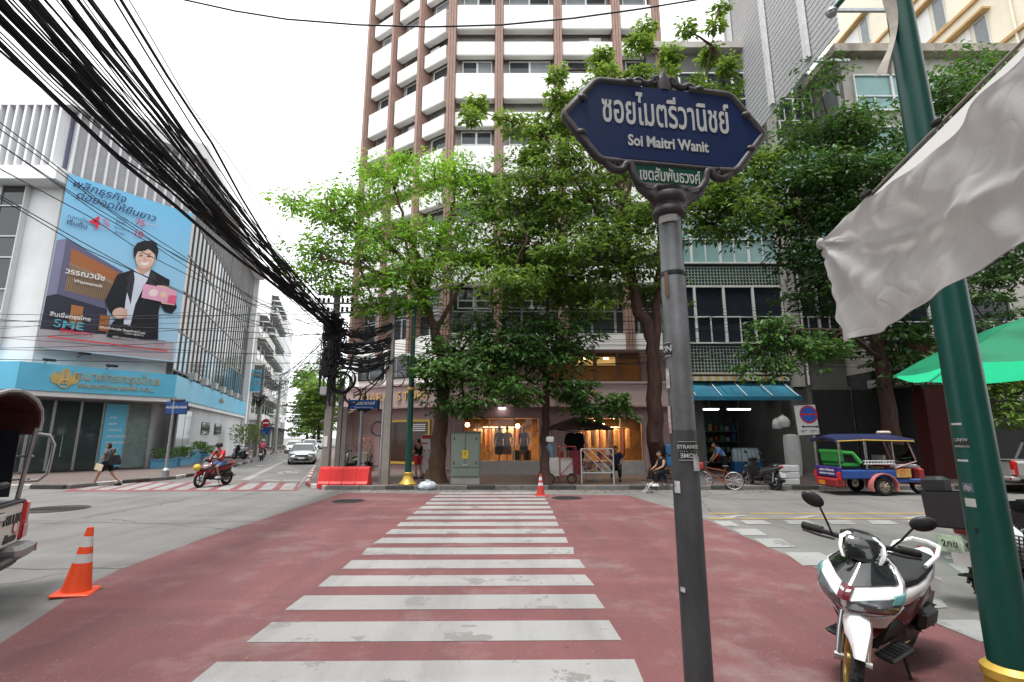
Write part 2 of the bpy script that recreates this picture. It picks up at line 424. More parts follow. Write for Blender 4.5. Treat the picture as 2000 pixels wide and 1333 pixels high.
# ================================================================ TOWER BLOCK WITH PINK SHOP
TW = mat('tower_white', (.84, .84, .82), .7, var=.04, scale=.6, dirt=.14)
TBR = mat('tower_brown', (.3, .19, .155), .75, var=.14, scale=2, bump=.2, bscale=30, dirt=.15)
TGREY = mat('tower_recess', (.5, .48, .45), .85, var=.1, scale=1.5, dirt=.2)
WINF = mat('window_frame_white', (.6, .61, .6), .5, var=.05)
PINK = mat('shop_pink', (.33, .222, .22), .7, var=.05, scale=1, dirt=.08)
PINKD = mat('shop_pink_trim', (.42, .31, .30), .6, var=.05)
GOLD = mat('gold_letters', (.52, .33, .11), .35, .7, var=.1)
GOLDP = mat('gold_paint', (.50, .33, .06), .4, .35, var=.15, scale=10, dirt=.1)
LITW = mat('warm_lamp', (1, .8, .5), .5, emit=(1, .72, .38), es=9, var=0)
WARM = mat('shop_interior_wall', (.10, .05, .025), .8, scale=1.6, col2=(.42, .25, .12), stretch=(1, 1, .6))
FLOORI = mat('shop_floor', (.25, .17, .11), .5, var=.2)
TY = 26.0; TX0, TX1 = -3.55, 8.3
tw = thing('tower_block', 'tall white office tower with brown columns and stacked balcony bands', 'building', (2, 30, 0))
wing0 = Vector((TX0, TY, 0)); wd = Vector((-.83, .56, 0)).normalized()
MF = frame((TX0, TY, 0), (1, 0, 0)); MWg = frame(wing0 + wd * 7.2, -wd)   # local x along facade, -y towards street
FL = TX1 - TX0
tops = [27.5 + 4.68 * k for k in range(-4, 3)]       # top edge of tall panels
def bay(M, x0, x1, zt, wins=True, ch=0.0):
    """one storey bay: tall white panel, recess, short panel, window band"""
    pn = B().bbox(((x0 + x1) / 2, -.15, zt - .85), (x1 - x0, .5, 1.7), .05, M).build('parapet_panel', TW, tw, world=True)
    B().bbox(((x0 + x1) / 2, -.1, zt - 2.95), (x1 - x0, .42, .95), .05, M).build('parapet_panel', TW, tw, world=True)
    # AC ledge pipe
    if rnd() < .6:
        xx = U(x0 + .6, x1 - 1.2); B().tube([(xx, .0, zt - 2.25), (xx + .9, .0, zt - 2.2), (xx + 1.05, .2, zt - 2.35)], .03, 5, M).build('drain_pipe', WHITE, tw, world=True)
    if rnd() < .35:
        xx = U(x0 + .5, x1 - .5); B().bbox((xx, .15, zt - 2.2), (.75, .3, .5), .03, M).build('condenser_unit', mat('ac_grey', (.45, .45, .43), .6, dirt=.3), tw, world=True)
    if wins:
        z0, z1 = zt - 4.72, zt - 3.42; a, b_ = x0 + .35, x1 - .2; n = max(1, round((b_ - a) / 1.15)); w = (b_ - a) / n
        for i in range(n):
            xa = a + i * w
            fr = B()
            for (p, q, r, s) in ((xa, xa + .06, z0, z1), (xa + w - .06, xa + w, z0, z1), (xa + .06, xa + w - .06, z0, z0 + .06), (xa + .06, xa + w - .06, z1 - .06, z1), (xa + .06, xa + w - .06, z0 + .42, z0 + .5)):
                fr.box(p, q, .2, .3, r, s, M)
            f = fr.build('window', WINF, tw, world=True)
            B().box(xa + .06, xa + w - .06, .26, .27, z0 + .06, z1 - .06, M).build('pane', DARKGLASS if (i + int(zt)) % 4 else mat('grey_blind_glass', (.22, .24, .25), .12, var=.05), f)
# backing bodies
B().box(0, FL, .42, 14, 6.0, 42, MF).build('core_wall', TGREY, tw, world=True)
B().box(0, 7.2, .42, 10, 6.0, 42, MWg).build('core_wall', TGREY, tw, world=True)
colx = [0, AT(975, 150, TY).x - TX0, AT(1090, 150, TY).x - TX0, AT(1205, 150, TY).x - TX0, AT(1262, 60, TY).x - TX0 + .5]
cw = .46
for zt in tops:
    for x0, x1 in zip(colx[:-1], colx[1:]):
        if zt - 4.8 < 6.5: continue
        bay(MF, x0 + cw / 2, x1 - cw / 2, zt)
    for t0, t1 in ((0.1, 2.55), (2.55, 4.95), (4.95, 7.1)):
        if zt - 4.8 < 6.5: continue
        bay(MWg, t0 + .2, t1 - .2, zt)
for x in colx:
    b = B()
    for dx in (-.155, 0, .155): b.box(x + dx - .065, x + dx + .065, -.52, .5, 6.3, 42, MF)
    b.box(x - cw / 2, x + cw / 2, -.42, .5, 6.3, 42, MF)
    b.build('column', TBR, tw, world=True)
for t in (0.05, 2.5, 4.95):
    b = B().box(t - .16, t + .16, -.5, .5, 6.3, 42, MWg).box(t - .1, t + .1, -.6, -.5, 6.3, 42, MWg)
    b.build('column', TBR, tw, world=True)
# lower storeys: white band, dark windows
for M, L_ in ((MF, FL), (MWg, 7.2)):
    B().box(0, L_, -.25, .4, 6.35, 7.3, M).build('spandrel_band', TW, tw, world=True)
    B().box(0, L_, -.25, .4, 9.95, 10.9, M).build('spandrel_band', TW, tw, world=True)
    n = int(L_ / 1.2)
    for i in range(n):
        xa = .3 + i * (L_ - .5) / n; w = (L_ - .5) / n
        f = B().box(xa, xa + .06, .18, .3, 7.3, 9.9, M).box(xa + w - .06, xa + w, .18, .3, 7.3, 9.9, M).box(xa, xa + w, .19, .29, 8.55, 8.62, M).build('window', STEEL, tw, world=True)
        B().box(xa + .06, xa + w - .06, .24, .25, 7.3, 9.9, M).build('pane', DARKGLASS, f)
# ---------------- pink shop on the ground floor: front plane Y=25, angled wing at left
SY = 25.0
shop = thing('pink_shop', 'pink ground floor boutique with gold lettering on its fascia', 'shop', (2, 25.5, 0))
SX0, SX1 = AT(862, 760, SY).x, AT(1308, 760, SY).x
za, zb = ZAT(793, SY), ZAT(751, SY)
MS = frame((SX0, SY, 0), (1, 0, 0)); SLn = SX1 - SX0
wl = Vector((-.87, .49, 0)).normalized(); WL = 6.6
MW2 = frame(Vector((SX0, SY, 0)) + wl * WL, -wl)
for M, L_ in ((MS, SLn), (MW2, WL)):
    B().box(0, L_, -.35, .3, za, zb, M).build('fascia', PINKD, shop, world=True)
    B().box(-.02, L_ + .02, -.42, .3, zb, zb + .1, M).build('cornice', PINKD, shop, world=True)
    B().box(-.02, L_ + .02, -.40, .25, za - .08, za, M).build('fascia_moulding', PINK, shop, world=True)
    B().box(0, L_, .0, 3.5, za - .55, za - .08, M).build('header_wall', PINK, shop, world=True)
def letters(s, x, M, step, size):
    for ch in s:
        if ch != ' ':
            text(ch, size, GOLD, shop, M @ Matrix.Translation((x, -.40, (za + zb) / 2 - .02)), 'letter', .05, bold=.006, world=True)
        x += step if ch not in 'I' else step * .8
xl = AT(978, 770, SY).x - SX0
letters('TIARA STORY', xl, MS, .475, .62)
letters('TIARA STORY', 1.55, MW2, .455, .62)
# windows upstairs above the fascia (warm room light put in as faintly glowing panels)
WARMGL = glass('shop_glass', (.85, .82, .78), -.015)
zu0, zu1 = zb + .1, 6.3
B().box(0, SLn, .3, .5, zu0, 6.34, MS).build('upper_wall', mat('upper_dark_wall', (.09, .06, .05), .8), shop, world=True)
B().box(0, WL, .3, .5, zu0, 6.34, MW2).build('upper_wall', TW, shop, world=True)
xa, xb = AT(1075, 720, SY).x - SX0, AT(1252, 720, SY).x - SX0
ROOM = mat('upper_room_glow', (.5, .3, .1), .8, var=.3, scale=1.2, emit=(1, .6, .2), es=.12)
LEN = (xb - xa) / 4
for i in range(4):
    x0 = xa + i * LEN
    f = B().box(x0, x0 + .06, .15, .28, zu0 + .1, 6.2, MS).box(x0 + LEN - .06, x0 + LEN, .15, .28, zu0 + .1, 6.2, MS).box(x0 + .06, x0 + LEN - .06, .15, .28, 6.12, 6.2, MS).build('window', mat('dark_wood', (.06, .025, .015), .5), shop, world=True)
    B().box(x0 + .06, x0 + LEN - .06, .22, .23, zu0 + .1, 6.12, MS).build('pane', mat('amber_glass', (.10, .045, .015), .08, var=.3, scale=.8), f)
    if i in (1, 2):
        B().box(x0 + .1, x0 + LEN - .1, .205, .215, 5.5, 5.95, MS).build('ceiling_glow', ROOM, f)
        B().cbox((x0 + LEN / 2, .19, 5.85), (.22, .02, .06), MS).build('ceiling_lamp', LITW, f)
for x0, x1 in ((.5, 2.4), (2.6, 4.2)):
    f = B().box(x0, x1, .2, .29, 5.0, 6.2, MW2).build('window', BLACK, shop, world=True)
    B().box(x0 + .06, x1 - .06, .18, .19, 5.06, 6.14, MW2).build('pane', DARKGLASS, f)
    B().box((x0 + x1) / 2 - .03, (x0 + x1) / 2 + .03, .165, .178, 5.06, 6.14, MW2).build('mullion', STEEL, f)
# ground-floor openings: (px left, px right, top py, sill z)
zh = za - .55
W1 = [AT(905, 860, SY).x - SX0, AT(1054, 860, SY).x - SX0]
W2 = [AT(1130, 860, SY).x - SX0, AT(1256, 860, SY).x - SX0]
SILL = .75
for x0, x1, nm in ((0, W1[0], 'pier'), (W1[1], W2[0], 'pier'), (W2[1], SLn, 'pier')):
    B().box(x0, x1, 0, .35, .13, zh, MS).build('wall_panel', PINK, shop, world=True)
    n = max(1, round((x1 - x0) / .7))
    for i in range(n):
        a = x0 + (x1 - x0) * (i + .14) / n; b_ = x0 + (x1 - x0) * (i + .86) / n
        fr = B()
        for p in ((a, b_, .35, .4), (a, b_, zh - .35, zh - .3), (a, a + .05, .4, zh - .35), (b_ - .05, b_, .4, zh - .35)): fr.box(p[0], p[1], -.025, 0, p[2], p[3], MS)
        fr.build('panel_moulding', PINKD, shop, world=True)
for (x0, x1) in (W1, W2):
    B().box(x0, x1, -.05, .35, .13, SILL, MS).build('sill_wall', mat('grey_stone', (.3, .29, .28), .6, var=.1), shop, world=True)
    n = 3; w = (x1 - x0) / n
    fr = B()
    for i in range(n + 1): fr.box(x0 + i * w - .03, x0 + i * w + .03, .08, .16, SILL, zh, MS)
    fr.box(x0, x1, .08, .16, zh - .06, zh, MS).build('shop_window', mat('brass_frame', (.42, .3, .16), .4, .5), shop, world=True)
    for i in range(n):
        B().box(x0 + i * w + .03, x0 + (i + 1) * w - .03, .115, .125, SILL, zh - .06, MS).build('pane', WARMGL, shop, world=True)
# arched corner fillets of the right window
for sgn, xc in ((1, W2[0]), (-1, W2[1])):
    poly = [(xc, zh), (xc + sgn * .45, zh)] + [(xc + sgn * (.45 - .45 * math.sin(a)), zh - .45 + .45 * math.cos(a)) for a in [i * PI / 12 for i in range(1, 7)]]
    B().prism(poly, .06, MS @ Matrix.Translation((0, .02, 0))).build('arch_corner', PINK, shop, world=True)
# interior room
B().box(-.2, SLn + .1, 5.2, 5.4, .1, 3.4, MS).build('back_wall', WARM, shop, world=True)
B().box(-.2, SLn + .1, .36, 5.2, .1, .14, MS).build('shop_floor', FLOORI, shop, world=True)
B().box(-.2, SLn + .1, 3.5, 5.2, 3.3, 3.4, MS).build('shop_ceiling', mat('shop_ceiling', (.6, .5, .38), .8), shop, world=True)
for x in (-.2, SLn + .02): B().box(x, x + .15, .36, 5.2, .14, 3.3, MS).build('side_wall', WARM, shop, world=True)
CURT = mat('clothes_rail', (.28, .12, .07), .9, var=.6, scale=9, stretch=(6, 1, .3))
random.seed(5)
for xs, xe in ((W1[0] + .3, W1[1] - 1.0), (W2[0] + .1, W2[1])):
    x = xs
    while x < xe:
        w = U(.12, .3); h = U(.9, 1.5); c = random.choice([(.3, .1, .06), (.06, .05, .07), (.35, .2, .1), (.4, .28, .18), (.12, .03, .03), (.45, .36, .26)])
        B().bbox((x, U(2.2, 3.4), 2.35 - h / 2), (w, .3, h), .05, MS).build('hanging_garment', mat('cloth_%d_%d' % (c[0] * 100, c[2] * 100), c, .9, var=.3, scale=6), shop, world=True)
        x += w + U(.02, .1)
    B().tube([(xs, 2.8, 2.42), (xe, 2.8, 2.42)], .02, 6, MS).build('clothes_rail', CHROME, shop, world=True)
for x in (W1[0] + 2.6, W1[0] + 3.1):
    for k in range(2): B().bbox((x + k * .1, .75, SILL + .25), (.35, .3, .5), .02, MS).build('gift_box', mat('tan_box', (.5, .36, .2), .7), shop, world=True)
# mannequins (head, torso, skirt)
def mannequin(x, cl, sk):
    t = thing('mannequin', 'mannequin in %s inside the boutique window' % cl, 'mannequin', MS @ Vector((x, .9, SILL - .25)))
    B().lathe([(.12, 0), (.03, .03), (.025, .5), (.22, .55), (.24, .8), (.16, 1.15), (.13, 1.25)], n=12).build('skirt', mat('cl_' + cl, sk, .9, var=.2), t, smooth=True)
    B().lathe([(.13, 1.22), (.15, 1.35), (.19, 1.52), (.17, 1.62), (.05, 1.68), (.045, 1.75)], n=12).build('torso', mat('top_' + cl, [c * 1.6 + .03 for c in sk], .9), t, smooth=True)
    B().ball((0, 0, 1.84), (.08, .1, .12)).build('head', mat('mannequin_dark', (.03, .025, .025), .6), t, smooth=True)
    for s in (-1, 1): B().tube([(.18 * s, 0, 1.58), (.25 * s, .02, 1.3), (.24 * s, -.05, 1.02)], [.05, .04, .03], 8).build('arm', mat('mannequin_dark'), t, smooth=True)
mannequin(W1[0] + 1.75, 'a dark dress', (.03, .02, .03)); mannequin(W1[0] + 3.0, 'a navy blouse', (.02, .03, .09))
mannequin(W1[0] + 2.15, 'a pale top', (.35, .25, .2))
def shop_lamp(x, y, z, r=.11):
    B().ball((x, y, z), r, 10, 6, MS).build('globe_lamp', LITW, shop, smooth=True, world=True)
for px, py in ((913, 830), (1011, 833), (1178, 832), (1196, 815), (1237, 812), (1160, 826)):
    p = AT(px, py, SY + 2.0); B().ball(p, .12, 10, 6).build('globe_lamp', LITW, shop, smooth=True, world=True)
for x in (W1[0] + 1.9, W2[0] + 1.6):
    l = bpy.data.lights.new('shop_light', 'AREA'); l.energy = 150; l.color = (1, .66, .36); l.size = 2.2; l.size_y = 1.6; l.shape = 'RECTANGLE'
    lo = bpy.data.objects.new('shop_light', l); COL.objects.link(lo); lo.location = MS @ Vector((x, 2.4, 2.88)); lo['category'] = 'lamp'; lo['label'] = 'warm ceiling light inside the boutique'
B().bbox((AT(981, 795, SY).x - SX0, -.2, za - .14), (.35, .2, .05), .01, MS).build('soffit_lamp', mat('cool_lamp', (1, 1, 1), emit=(1, .95, .9), es=3, var=0), shop, world=True)
# angled wing, ground floor: wall with gold-framed window
B().box(0, WL, .0, .35, .13, zh, MW2).build('wall_panel', PINK, shop, world=True)
x0, x1 = 3.1, 6.0
GF = B()
for p in ((x0, x1, zh - .22, zh - .1), (x0, x1, .55, .67), (x0, x0 + .12, .67, zh - .22), (x1 - .12, x1, .67, zh - .22), ((x0 + x1) / 2 - .06, (x0 + x1) / 2 + .06, .67, zh - .22)):
    GF.box(p[0], p[1], -.07, 0, p[2], p[3], MW2)
wf = GF.build('gold_window_frame', GOLDP, shop, world=True)
for a, c in ((x0 + .12, (x0 + x1) / 2 - .06), ((x0 + x1) / 2 + .06, x1 - .12)):
    B().box(a, c, -.035, -.01, .67, zh - .22, MW2).build('pane', mat('brown_glass', (.05, .022, .015), .07, var=.2), wf)
for k in range(4):
    B().box(x0 + 1.65, x0 + 2.6, -.045, -.038, 2.5 - k * .1, 2.55 - k * .1, MW2).build('window_lettering', WHITE, wf)
fr = B()
for p in ((.5, 2.6, .45, .5), (.5, 2.6, zh - .3, zh - .25), (.5, .55, .5, zh - .3), (2.55, 2.6, .5, zh - .3)): fr.box(p[0], p[1], -.03, 0, p[2], p[3], MW2)
fr.build('panel_moulding', PINKD, shop, world=True)
# side street facade of the tower block behind the poles
B().slab([(-9.2, 28.9), (-9.7, 30.5), (-14.5, 44), (-8, 46), (-3, 30)], .13, 6.3).build('side_wall', mat('side_wall_grey', (.3, .28, .26), .9, dirt=.3), tw, world=True)  # plain warm grey wall with noise dirt
# awning at the corner
B().prism([(0, 0), (1.6, -.55), (1.6, -.5), (0, .06)], 3.5, frame((-9.4, 29.3, 3.2), (-.94, -.34, 0)) ).build('canvas_awning', mat('beige_canvas', (.42, .38, .32), .9, var=.1), tw, world=True)
# ================================================================ BANK
C1 = Vector((-23.9, 24.3, 0)); C2 = Vector((-20.3, 29.4, 0)); C3 = C2 + sdir * 26
BW = mat('bank_white', (.76, .77, .78), .65, var=.05, scale=.7, dirt=.25)
BG = mat('bank_grey', (.42, .42, .44), .7, var=.08, scale=1, dirt=.15)
BLUE = mat('bank_blue', (.12, .46, .66), .4, var=.06, scale=.8, dirt=.06)
ORNG = mat('faded_orange', (.40, .33, .20), .6, var=.1)
bank = thing('bank_building', 'white corner bank with a blue fascia band and vertical roof fins', 'building', (-28, 32, 0))
Mf = frame((-60, C1.y, 0), (1, 0, 0)); LF = C1.x + 60
Mc = frame(C1, C2 - C1); LC = (C2 - C1).length
Ms = frame(C2, sdir); LS = 26.0
ZR = 19.4
def inset(d): 
    # building outline moved back by d
    return [(-60, C1.y + d), (C1.x - d * .3, C1.y + d), (C2.x - d, C2.y + d * .4), (C3.x - d, C3.y), (-60, C3.y)]
B().slab(inset(.9), .13, 5.0).build('ground_wall', BG, bank, world=True)
B().slab(inset(.3), 5.0, ZR).build('upper_wall', BW, bank, world=True)
B().slab([(-60, C1.y - .5), (C1.x + .3, C1.y - .5), (C2.x + .75, C2.y - .3), (C3.x + .9, C3.y + .4), (-60, C3.y)], ZR, 20.3).build('roof_slab', BW, bank, world=True)
B().slab([(-60, C1.y + 2), (C1.x - 3, C1.y + 2), (C2.x - 6, C2.y + 5), (-60, C3.y - 4)], 20.3, 21.6).build('roof_parapet', BW, bank, world=True)
sk = B().prism([(0, 0), (2.6, 0), (1.7, 2.0), (.6, 2.0)], 4, Matrix.Translation((C1.x - 6.5, C1.y + 4, 21.6))).build('skylight', mat('green_glass', (.10, .22, .2), .15), bank, world=True)
# blue fascia band, real returns at the corners
def ring(off, z0, z1, name, m):
    for a, b in (((-60, C1.y - off), (C1.x + off * .25, C1.y - off)), ((C1.x + off * .25, C1.y - off), (C2.x + off, C2.y - off * .25)), ((C2.x + off, C2.y - off * .25), (C3.x + off, C3.y))):
        a = Vector((*a, 0)); b = Vector((*b, 0)); M = frame(a, b - a)
        B().box(0, (b - a).length, .003, 1.0, z0, z1, M).build(name, m, bank, world=True)
ring(.5, 4.15, 5.5, 'blue_fascia', BLUE)
ring(.42, 3.9, 4.146, 'soffit_strip', BW)
Mb = frame((C1.x + .125, C1.y - .5, 0), Vector((C2.x + .5, C2.y - .125, 0)) - Vector((C1.x + .125, C1.y - .5, 0)))
text('ธนาคารกรุงไทย', .62, ORNG, bank, Mb @ Matrix.Translation((4.05, -.02, 5.0)), 'fascia_lettering', .03, world=True, bold=.006)
text('KRUNGTHAI BANK P.C.L.', .3, ORNG, bank, Mb @ Matrix.Translation((4.0, -.02, 4.5)), 'fascia_lettering', .03, world=True, bold=.004)
# emblem: a bird with spread wings
emb = B()
for s in (-1, 1):
    emb.prism([(1.75 + s * .02, 4.55), (1.75 + s * .25, 4.5), (1.75 + s * .5, 4.62), (1.75 + s * .58, 4.85), (1.75 + s * .46, 5.08), (1.75 + s * .3, 5.22), (1.75 + s * .36, 4.95), (1.75 + s * .2, 5.05), (1.75 + s * .12, 5.3), (1.75 + s * .01, 5.32)], .03, Mb @ Matrix.Translation((0, -.035, 0)))
emb.build('emblem', mat('emblem_gold', (.5, .36, .14), .5, var=.1), bank, world=True)
B().torus((1.75, -.03, 4.55), .2, .035, 20, 6, Mb).build('emblem_ring', mat('emblem_gold'), bank, world=True)
Msb = frame((C2.x + .5, C2.y, 0), sdir)
text('กรุงไทย', .5, ORNG, bank, Msb @ Matrix.Translation((13, -.02, 4.85)), 'fascia_lettering', .03, world=True)
# frontal upper facade: ledge, fins, windows
B().box(0, LF + .35, -.7, .3, 15.0, 15.75, Mf).build('white_ledge', BW, bank, world=True)
B().box(LF - 14, LF - .1, .1, .28, 15.75, ZR, Mf).build('purple_back_wall', mat('purple_grey', (.17, .16, .24), .8, var=.1), bank, world=True)
B().box(LF - 14, LF - 2.6, .02, .09, 15.75, 17.7, Mf).build('dark_strip_window', DARKGLASS, bank, world=True)
for k in range(24):
    x = LF - .25 - k * .47
    B().box(x - .06, x + .06, -.5, .1, 15.75, ZR, Mf).build('fin', BW, bank, world=True)
for k in range(13):
    x = .25 + k * (LC - .4) / 12
    B().box(x - .05, x + .05, -.25, .3, 15.3, ZR, Mc).build('fin', BW, bank, world=True)
    B().box(x + .05, x + (LC - .4) / 12 - .05, .0, .1, 15.3, ZR, Mc).build('fin_back_panel', BG, bank, world=True)
for k in range(30):
    x = .3 + k * .86
    B().box(x - .05, x + .05, -.12, .3, 15.8, ZR, Ms).build('fin', mat('fin_dark', (.3, .3, .3), .7, dirt=.3), bank, world=True)
for i in range(8):
    for j in range(3):
        x1 = LF - 1.75 - i * 1.35; z0 = 6.4 + j * 2.85
        f = B()
        for p in ((x1 - 1.35, x1 - 1.29, z0, z0 + 2.85), (x1 - .06, x1, z0, z0 + 2.85), (x1 - 1.29, x1 - .06, z0, z0 + .06), (x1 - 1.29, x1 - .06, z0 + 1.7, z0 + 1.76)): f.box(p[0], p[1], -.02, .29, p[2], p[3], Mf)
        f = f.build('window', WINF, bank, world=True)
        B().box(x1 - 1.29, x1 - .06, .06, .07, z0 + .06, z0 + 2.85, Mf).build('pane', DARKGLASS if (i + j) % 3 else mat('grey_blind_glass'), f)
# side curtain wall
zc = [5.9, 8.3, 10.8, 13.2, 15.7]; NB = 24
CW = [mat('curtain_glass', (.05, .07, .08), .07, var=.2, scale=.6), mat('curtain_glass_pale', (.33, .38, .4), .1, var=.1), mat('curtain_glass_brown', (.16, .14, .12), .12, var=.2), mat('curtain_glass_blue', (.06, .2, .28), .1, var=.2)]
random.seed(11)
for i in range(NB):
    x0 = .2 + i * (LS - .3) / NB; x1 = .2 + (i + 1) * (LS - .3) / NB
    B().box(x0 - .045, x0 + .045, -.06, .28, 5.5, 15.9, Ms).build('mullion', mat('mullion_bronze', (.16, .14, .12), .5, .3), bank, world=True)
    for j in range(4):
        m = CW[3] if j == 0 and rnd() < .5 else random.choice([CW[0], CW[0], CW[1], CW[2]])
        B().box(x0 + .05, x1 - .05, .0, .02, zc[j] + .05, zc[j + 1] - .05, Ms).build('pane', m, bank, world=True)
for z in zc: B().box(.1, LS, -.04, .26, z - .05, z + .05, Ms).build('transom', mat('mullion_bronze'), bank, world=True)
B().box(LS - .1, LS + .7, -.5, .3, .13, ZR, Ms).build('end_pier', BW, bank, world=True)
for k in range(7):
    B().bbox((3 + k * 3.2, -.5, 5.75), (.7, .4, .5), .03, Ms).build('condenser_unit', mat('ac_grey', (.45, .45, .43), .6, dirt=.3), bank, world=True)
# ground floor glazing on the chamfer and side
Mg = frame((C1.x - .2, C1.y + .9 - .1, 0), Vector((C2.x - .9, C2.y + .25, 0)) - Vector((C1.x - .2, C1.y + .8, 0)))
xs = [-3.2, -1.6, 0, .9, 2.0, 3.0, 4.1, 5.3]
for a, b in zip(xs[:-1], xs[1:]):
    f = B().box(a, a + .06, -.12, .02, .2, 3.75, Mg).box(b - .06, b, -.12, .02, .2, 3.75, Mg).build('glass_panel', STEEL, bank, world=True)
    B().box(a + .06, b - .06, -.06, -.045, .2, 3.75, Mg).build('pane', mat('bank_glass', (.035, .05, .05), .05, var=.3, scale=.5) if a < 2.9 else mat('bank_glass_green', (.16, .22, .21), .08, var=.2), f)
pn = B().box(3.05, 4.05, -.2, -.13, .3, 3.7, Mg).build('blue_notice_panel', BLUE, bank, world=True)
for k, s in enumerate(['ATM', 'ADM', 'UPDATE', 'EXCHANGE', 'PASSBOOK', 'DIGITAL']):
    text(s, .17, WHITE, pn, Mg @ Matrix.Translation((3.25, -.205, 2.95 - k * .34)), 'lettering', .004, 'LEFT')
B().box(3.55, 3.8, -.212, -.204, .9, 1.05, Mg).build('yellow_label', mat('yellow_print', (.6, .5, .05), .6), pn)
for x in (1.0, 1.35): B().tube([(x, -.3, .9), (x, -.3, 2.0)], .02, 6, Mg).build('door_handle', CHROME, bank, world=True)
Mg2 = frame((C2.x + .0, C2.y + .9, 0), sdir)
for a, b in ((.6, 2.2), (2.2, 3.8)):
    f = B().box(a, b, .0, .05, .2, 3.6, Mg2).build('glass_panel', STEEL, bank, world=True)
    B().box(a + .06, b - .06, -.02, -.003, .26, 3.55, Mg2).build('pane', mat('bank_glass_green'), f)
Mw = frame((C2.x - .85, C2.y + .4, 0), sdir)
B().box(4.2, LS, -.75, .1, .13, 3.9, Mw).build('side_base_wall', mat('plaster_grey', (.55, .56, .57), .8, var=.08, scale=.8, dirt=.25), bank, world=True)
for x in (8, 12.5):
    B().box(x, x + 2.6, -.82, -.7, 2.1, 3.0, Mw).build('vent_window', DARKGLASS, bank, world=True)
for k, (a, z) in enumerate(((.9, 5.6), (3.4, 5.6), (2.2, 6.1))):
    B().bbox((a, -.75, z), (.5, .2, .12), .02, Mb).build('floodlight', BLACK, bank, world=True)
    B().tube([(a, -.65, z), (a, .4, z - .1)], .02, 5, Mb).build('lamp_bracket', BLACK, bank, world=True)
# projecting square sign at the far end of the side
sg = thing('projecting_sign', 'square blue bank sign projecting on a wire braced frame', 'sign', (C3.x, C3.y, 6.5))
a0 = AT(477, 765, 55.5); a1 = AT(518, 722, 55.5)
B().box(a0.x, a1.x, 55.4, 55.6, a0.z, a1.z).build('sign_box', BLUE, sg, world=True)
eo = (a0.x + a1.x) / 2; ez = a0.z + (a1.z - a0.z) * .7
B().prism([(eo - .55, ez), (eo - .3, ez + .3), (eo, ez + .4), (eo + .3, ez + .3), (eo + .55, ez), (eo, ez + .12)], .02, Matrix.Translation((0, 55.37, 0))).build('emblem', ORNG, sg, world=True)
text('KTB', .6, ORNG, sg, frame((eo, 55.38, ez - .8), (1, 0, 0)), 'lettering', .01, world=True)
b = B(); xl = a0.x - 1.6
for p in (((a0.x, a0.z), (xl, a0.z)), ((a0.x, a1.z), (xl, a1.z)), ((a0.x, a0.z), (xl, a1.z)), ((a0.x, a1.z), (xl, a0.z))):
    b.tube([(p[0][0], 55.5, p[0][1]), (p[1][0], 55.5, p[1][1])], .035, 5)
b.build('brace', STEEL, sg, world=True)
# ---------------- billboard
bb = thing('billboard', 'tall bank loan billboard showing a smiling man in a black suit', 'billboard', (C1.x, C1.y, 6.2))
BX0, BX1, BZ0, BZ1 = .15, LC - .05, 6.25, 15.6
B().box(BX0, BX1, -.42, -.3, BZ0, BZ1, Mc).build('board_frame', STEEL, bb, world=True)
skym = bpy.data.materials.new('print_sky'); skym.use_nodes = True
N = skym.node_tree.nodes; L = skym.node_tree.links; tc = N.new('ShaderNodeTexCoord'); sp = N.new('ShaderNodeSeparateXYZ'); rp = N.new('ShaderNodeValToRGB')
L.new(tc.outputs['Generated'], sp.inputs[0]); L.new(sp.outputs[2], rp.inputs[0]); L.new(rp.outputs[0], N['Principled BSDF'].inputs['Base Color'])
rp.color_ramp.elements[0].color = (.42, .62, .78, 1); rp.color_ramp.elements[1].color = (.16, .5, .78, 1); N['Principled BSDF'].inputs['Roughness'].default_value = .5
B().box(BX0, BX1, -.43, -.421, BZ0, BZ1, Mc).build('printed_sheet', skym, bb, world=True)
def homog(src, dst):
    A = []
    for (x, y), (u, v) in zip(src, dst):
        A.append([x, y, 1, 0, 0, 0, -u * x, -u * y, -u]); A.append([0, 0, 0, x, y, 1, -v * x, -v * y, -v])
    return np.linalg.svd(np.array(A, float))[2][-1].reshape(3, 3)
HB = homog([(235, 28), (1066, 416), (965, 1315), (45, 1238)], [(0, 0), (1, 0), (1, 1), (0, 1)])
def Q(x, y):
    p = HB @ np.array([x, y, 1.0]); u, v = p[0] / p[2], p[1] / p[2]
    return (BX0 + u * (BX1 - BX0), BZ1 - v * (BZ1 - BZ0))
LAY = [0]
def prt(pts, col, name, rough=.5):
    LAY[0] += 1; y = -.431 - .0025 * LAY[0]
    B().prism([Q(*p) for p in pts], .002, Mc @ Matrix.Translation((0, y, 0))).build(name, mat('print_%02d_%02d_%02d' % tuple(int(c * 99) for c in col), col, rough, var=.04, scale=.8), bb, world=True)
def ell(cx, cy, rx, ry, n=20, a0=0, a1=2 * PI): return [(cx + rx * math.cos(a0 + (a1 - a0) * i / n), cy + ry * math.sin(a0 + (a1 - a0) * i / n)) for i in range(n)]
prt([(60, 1105), (520, 1130), (964, 1195), (958, 1306), (48, 1232)], (.42, .39, .43), 'printed_pavement')
prt([(165, 497), (238, 492), (180, 872), (103, 885)], (.24, .23, .36), 'printed_wall')
prt([(103, 885), (180, 872), (540, 985), (540, 1150), (64, 1110)], (.035, .035, .06), 'printed_shade')
prt([(238, 492), (640, 745), (535, 985), (180, 872)], (.13, .125, .21), 'printed_fascia')
prt([(277, 562), (612, 752), (590, 815), (268, 660)], (.36, .13, .05), 'printed_soffit')
prt([(266, 660), (590, 812), (545, 935), (238, 850)], (.30, .21, .14), 'printed_slat_wall')
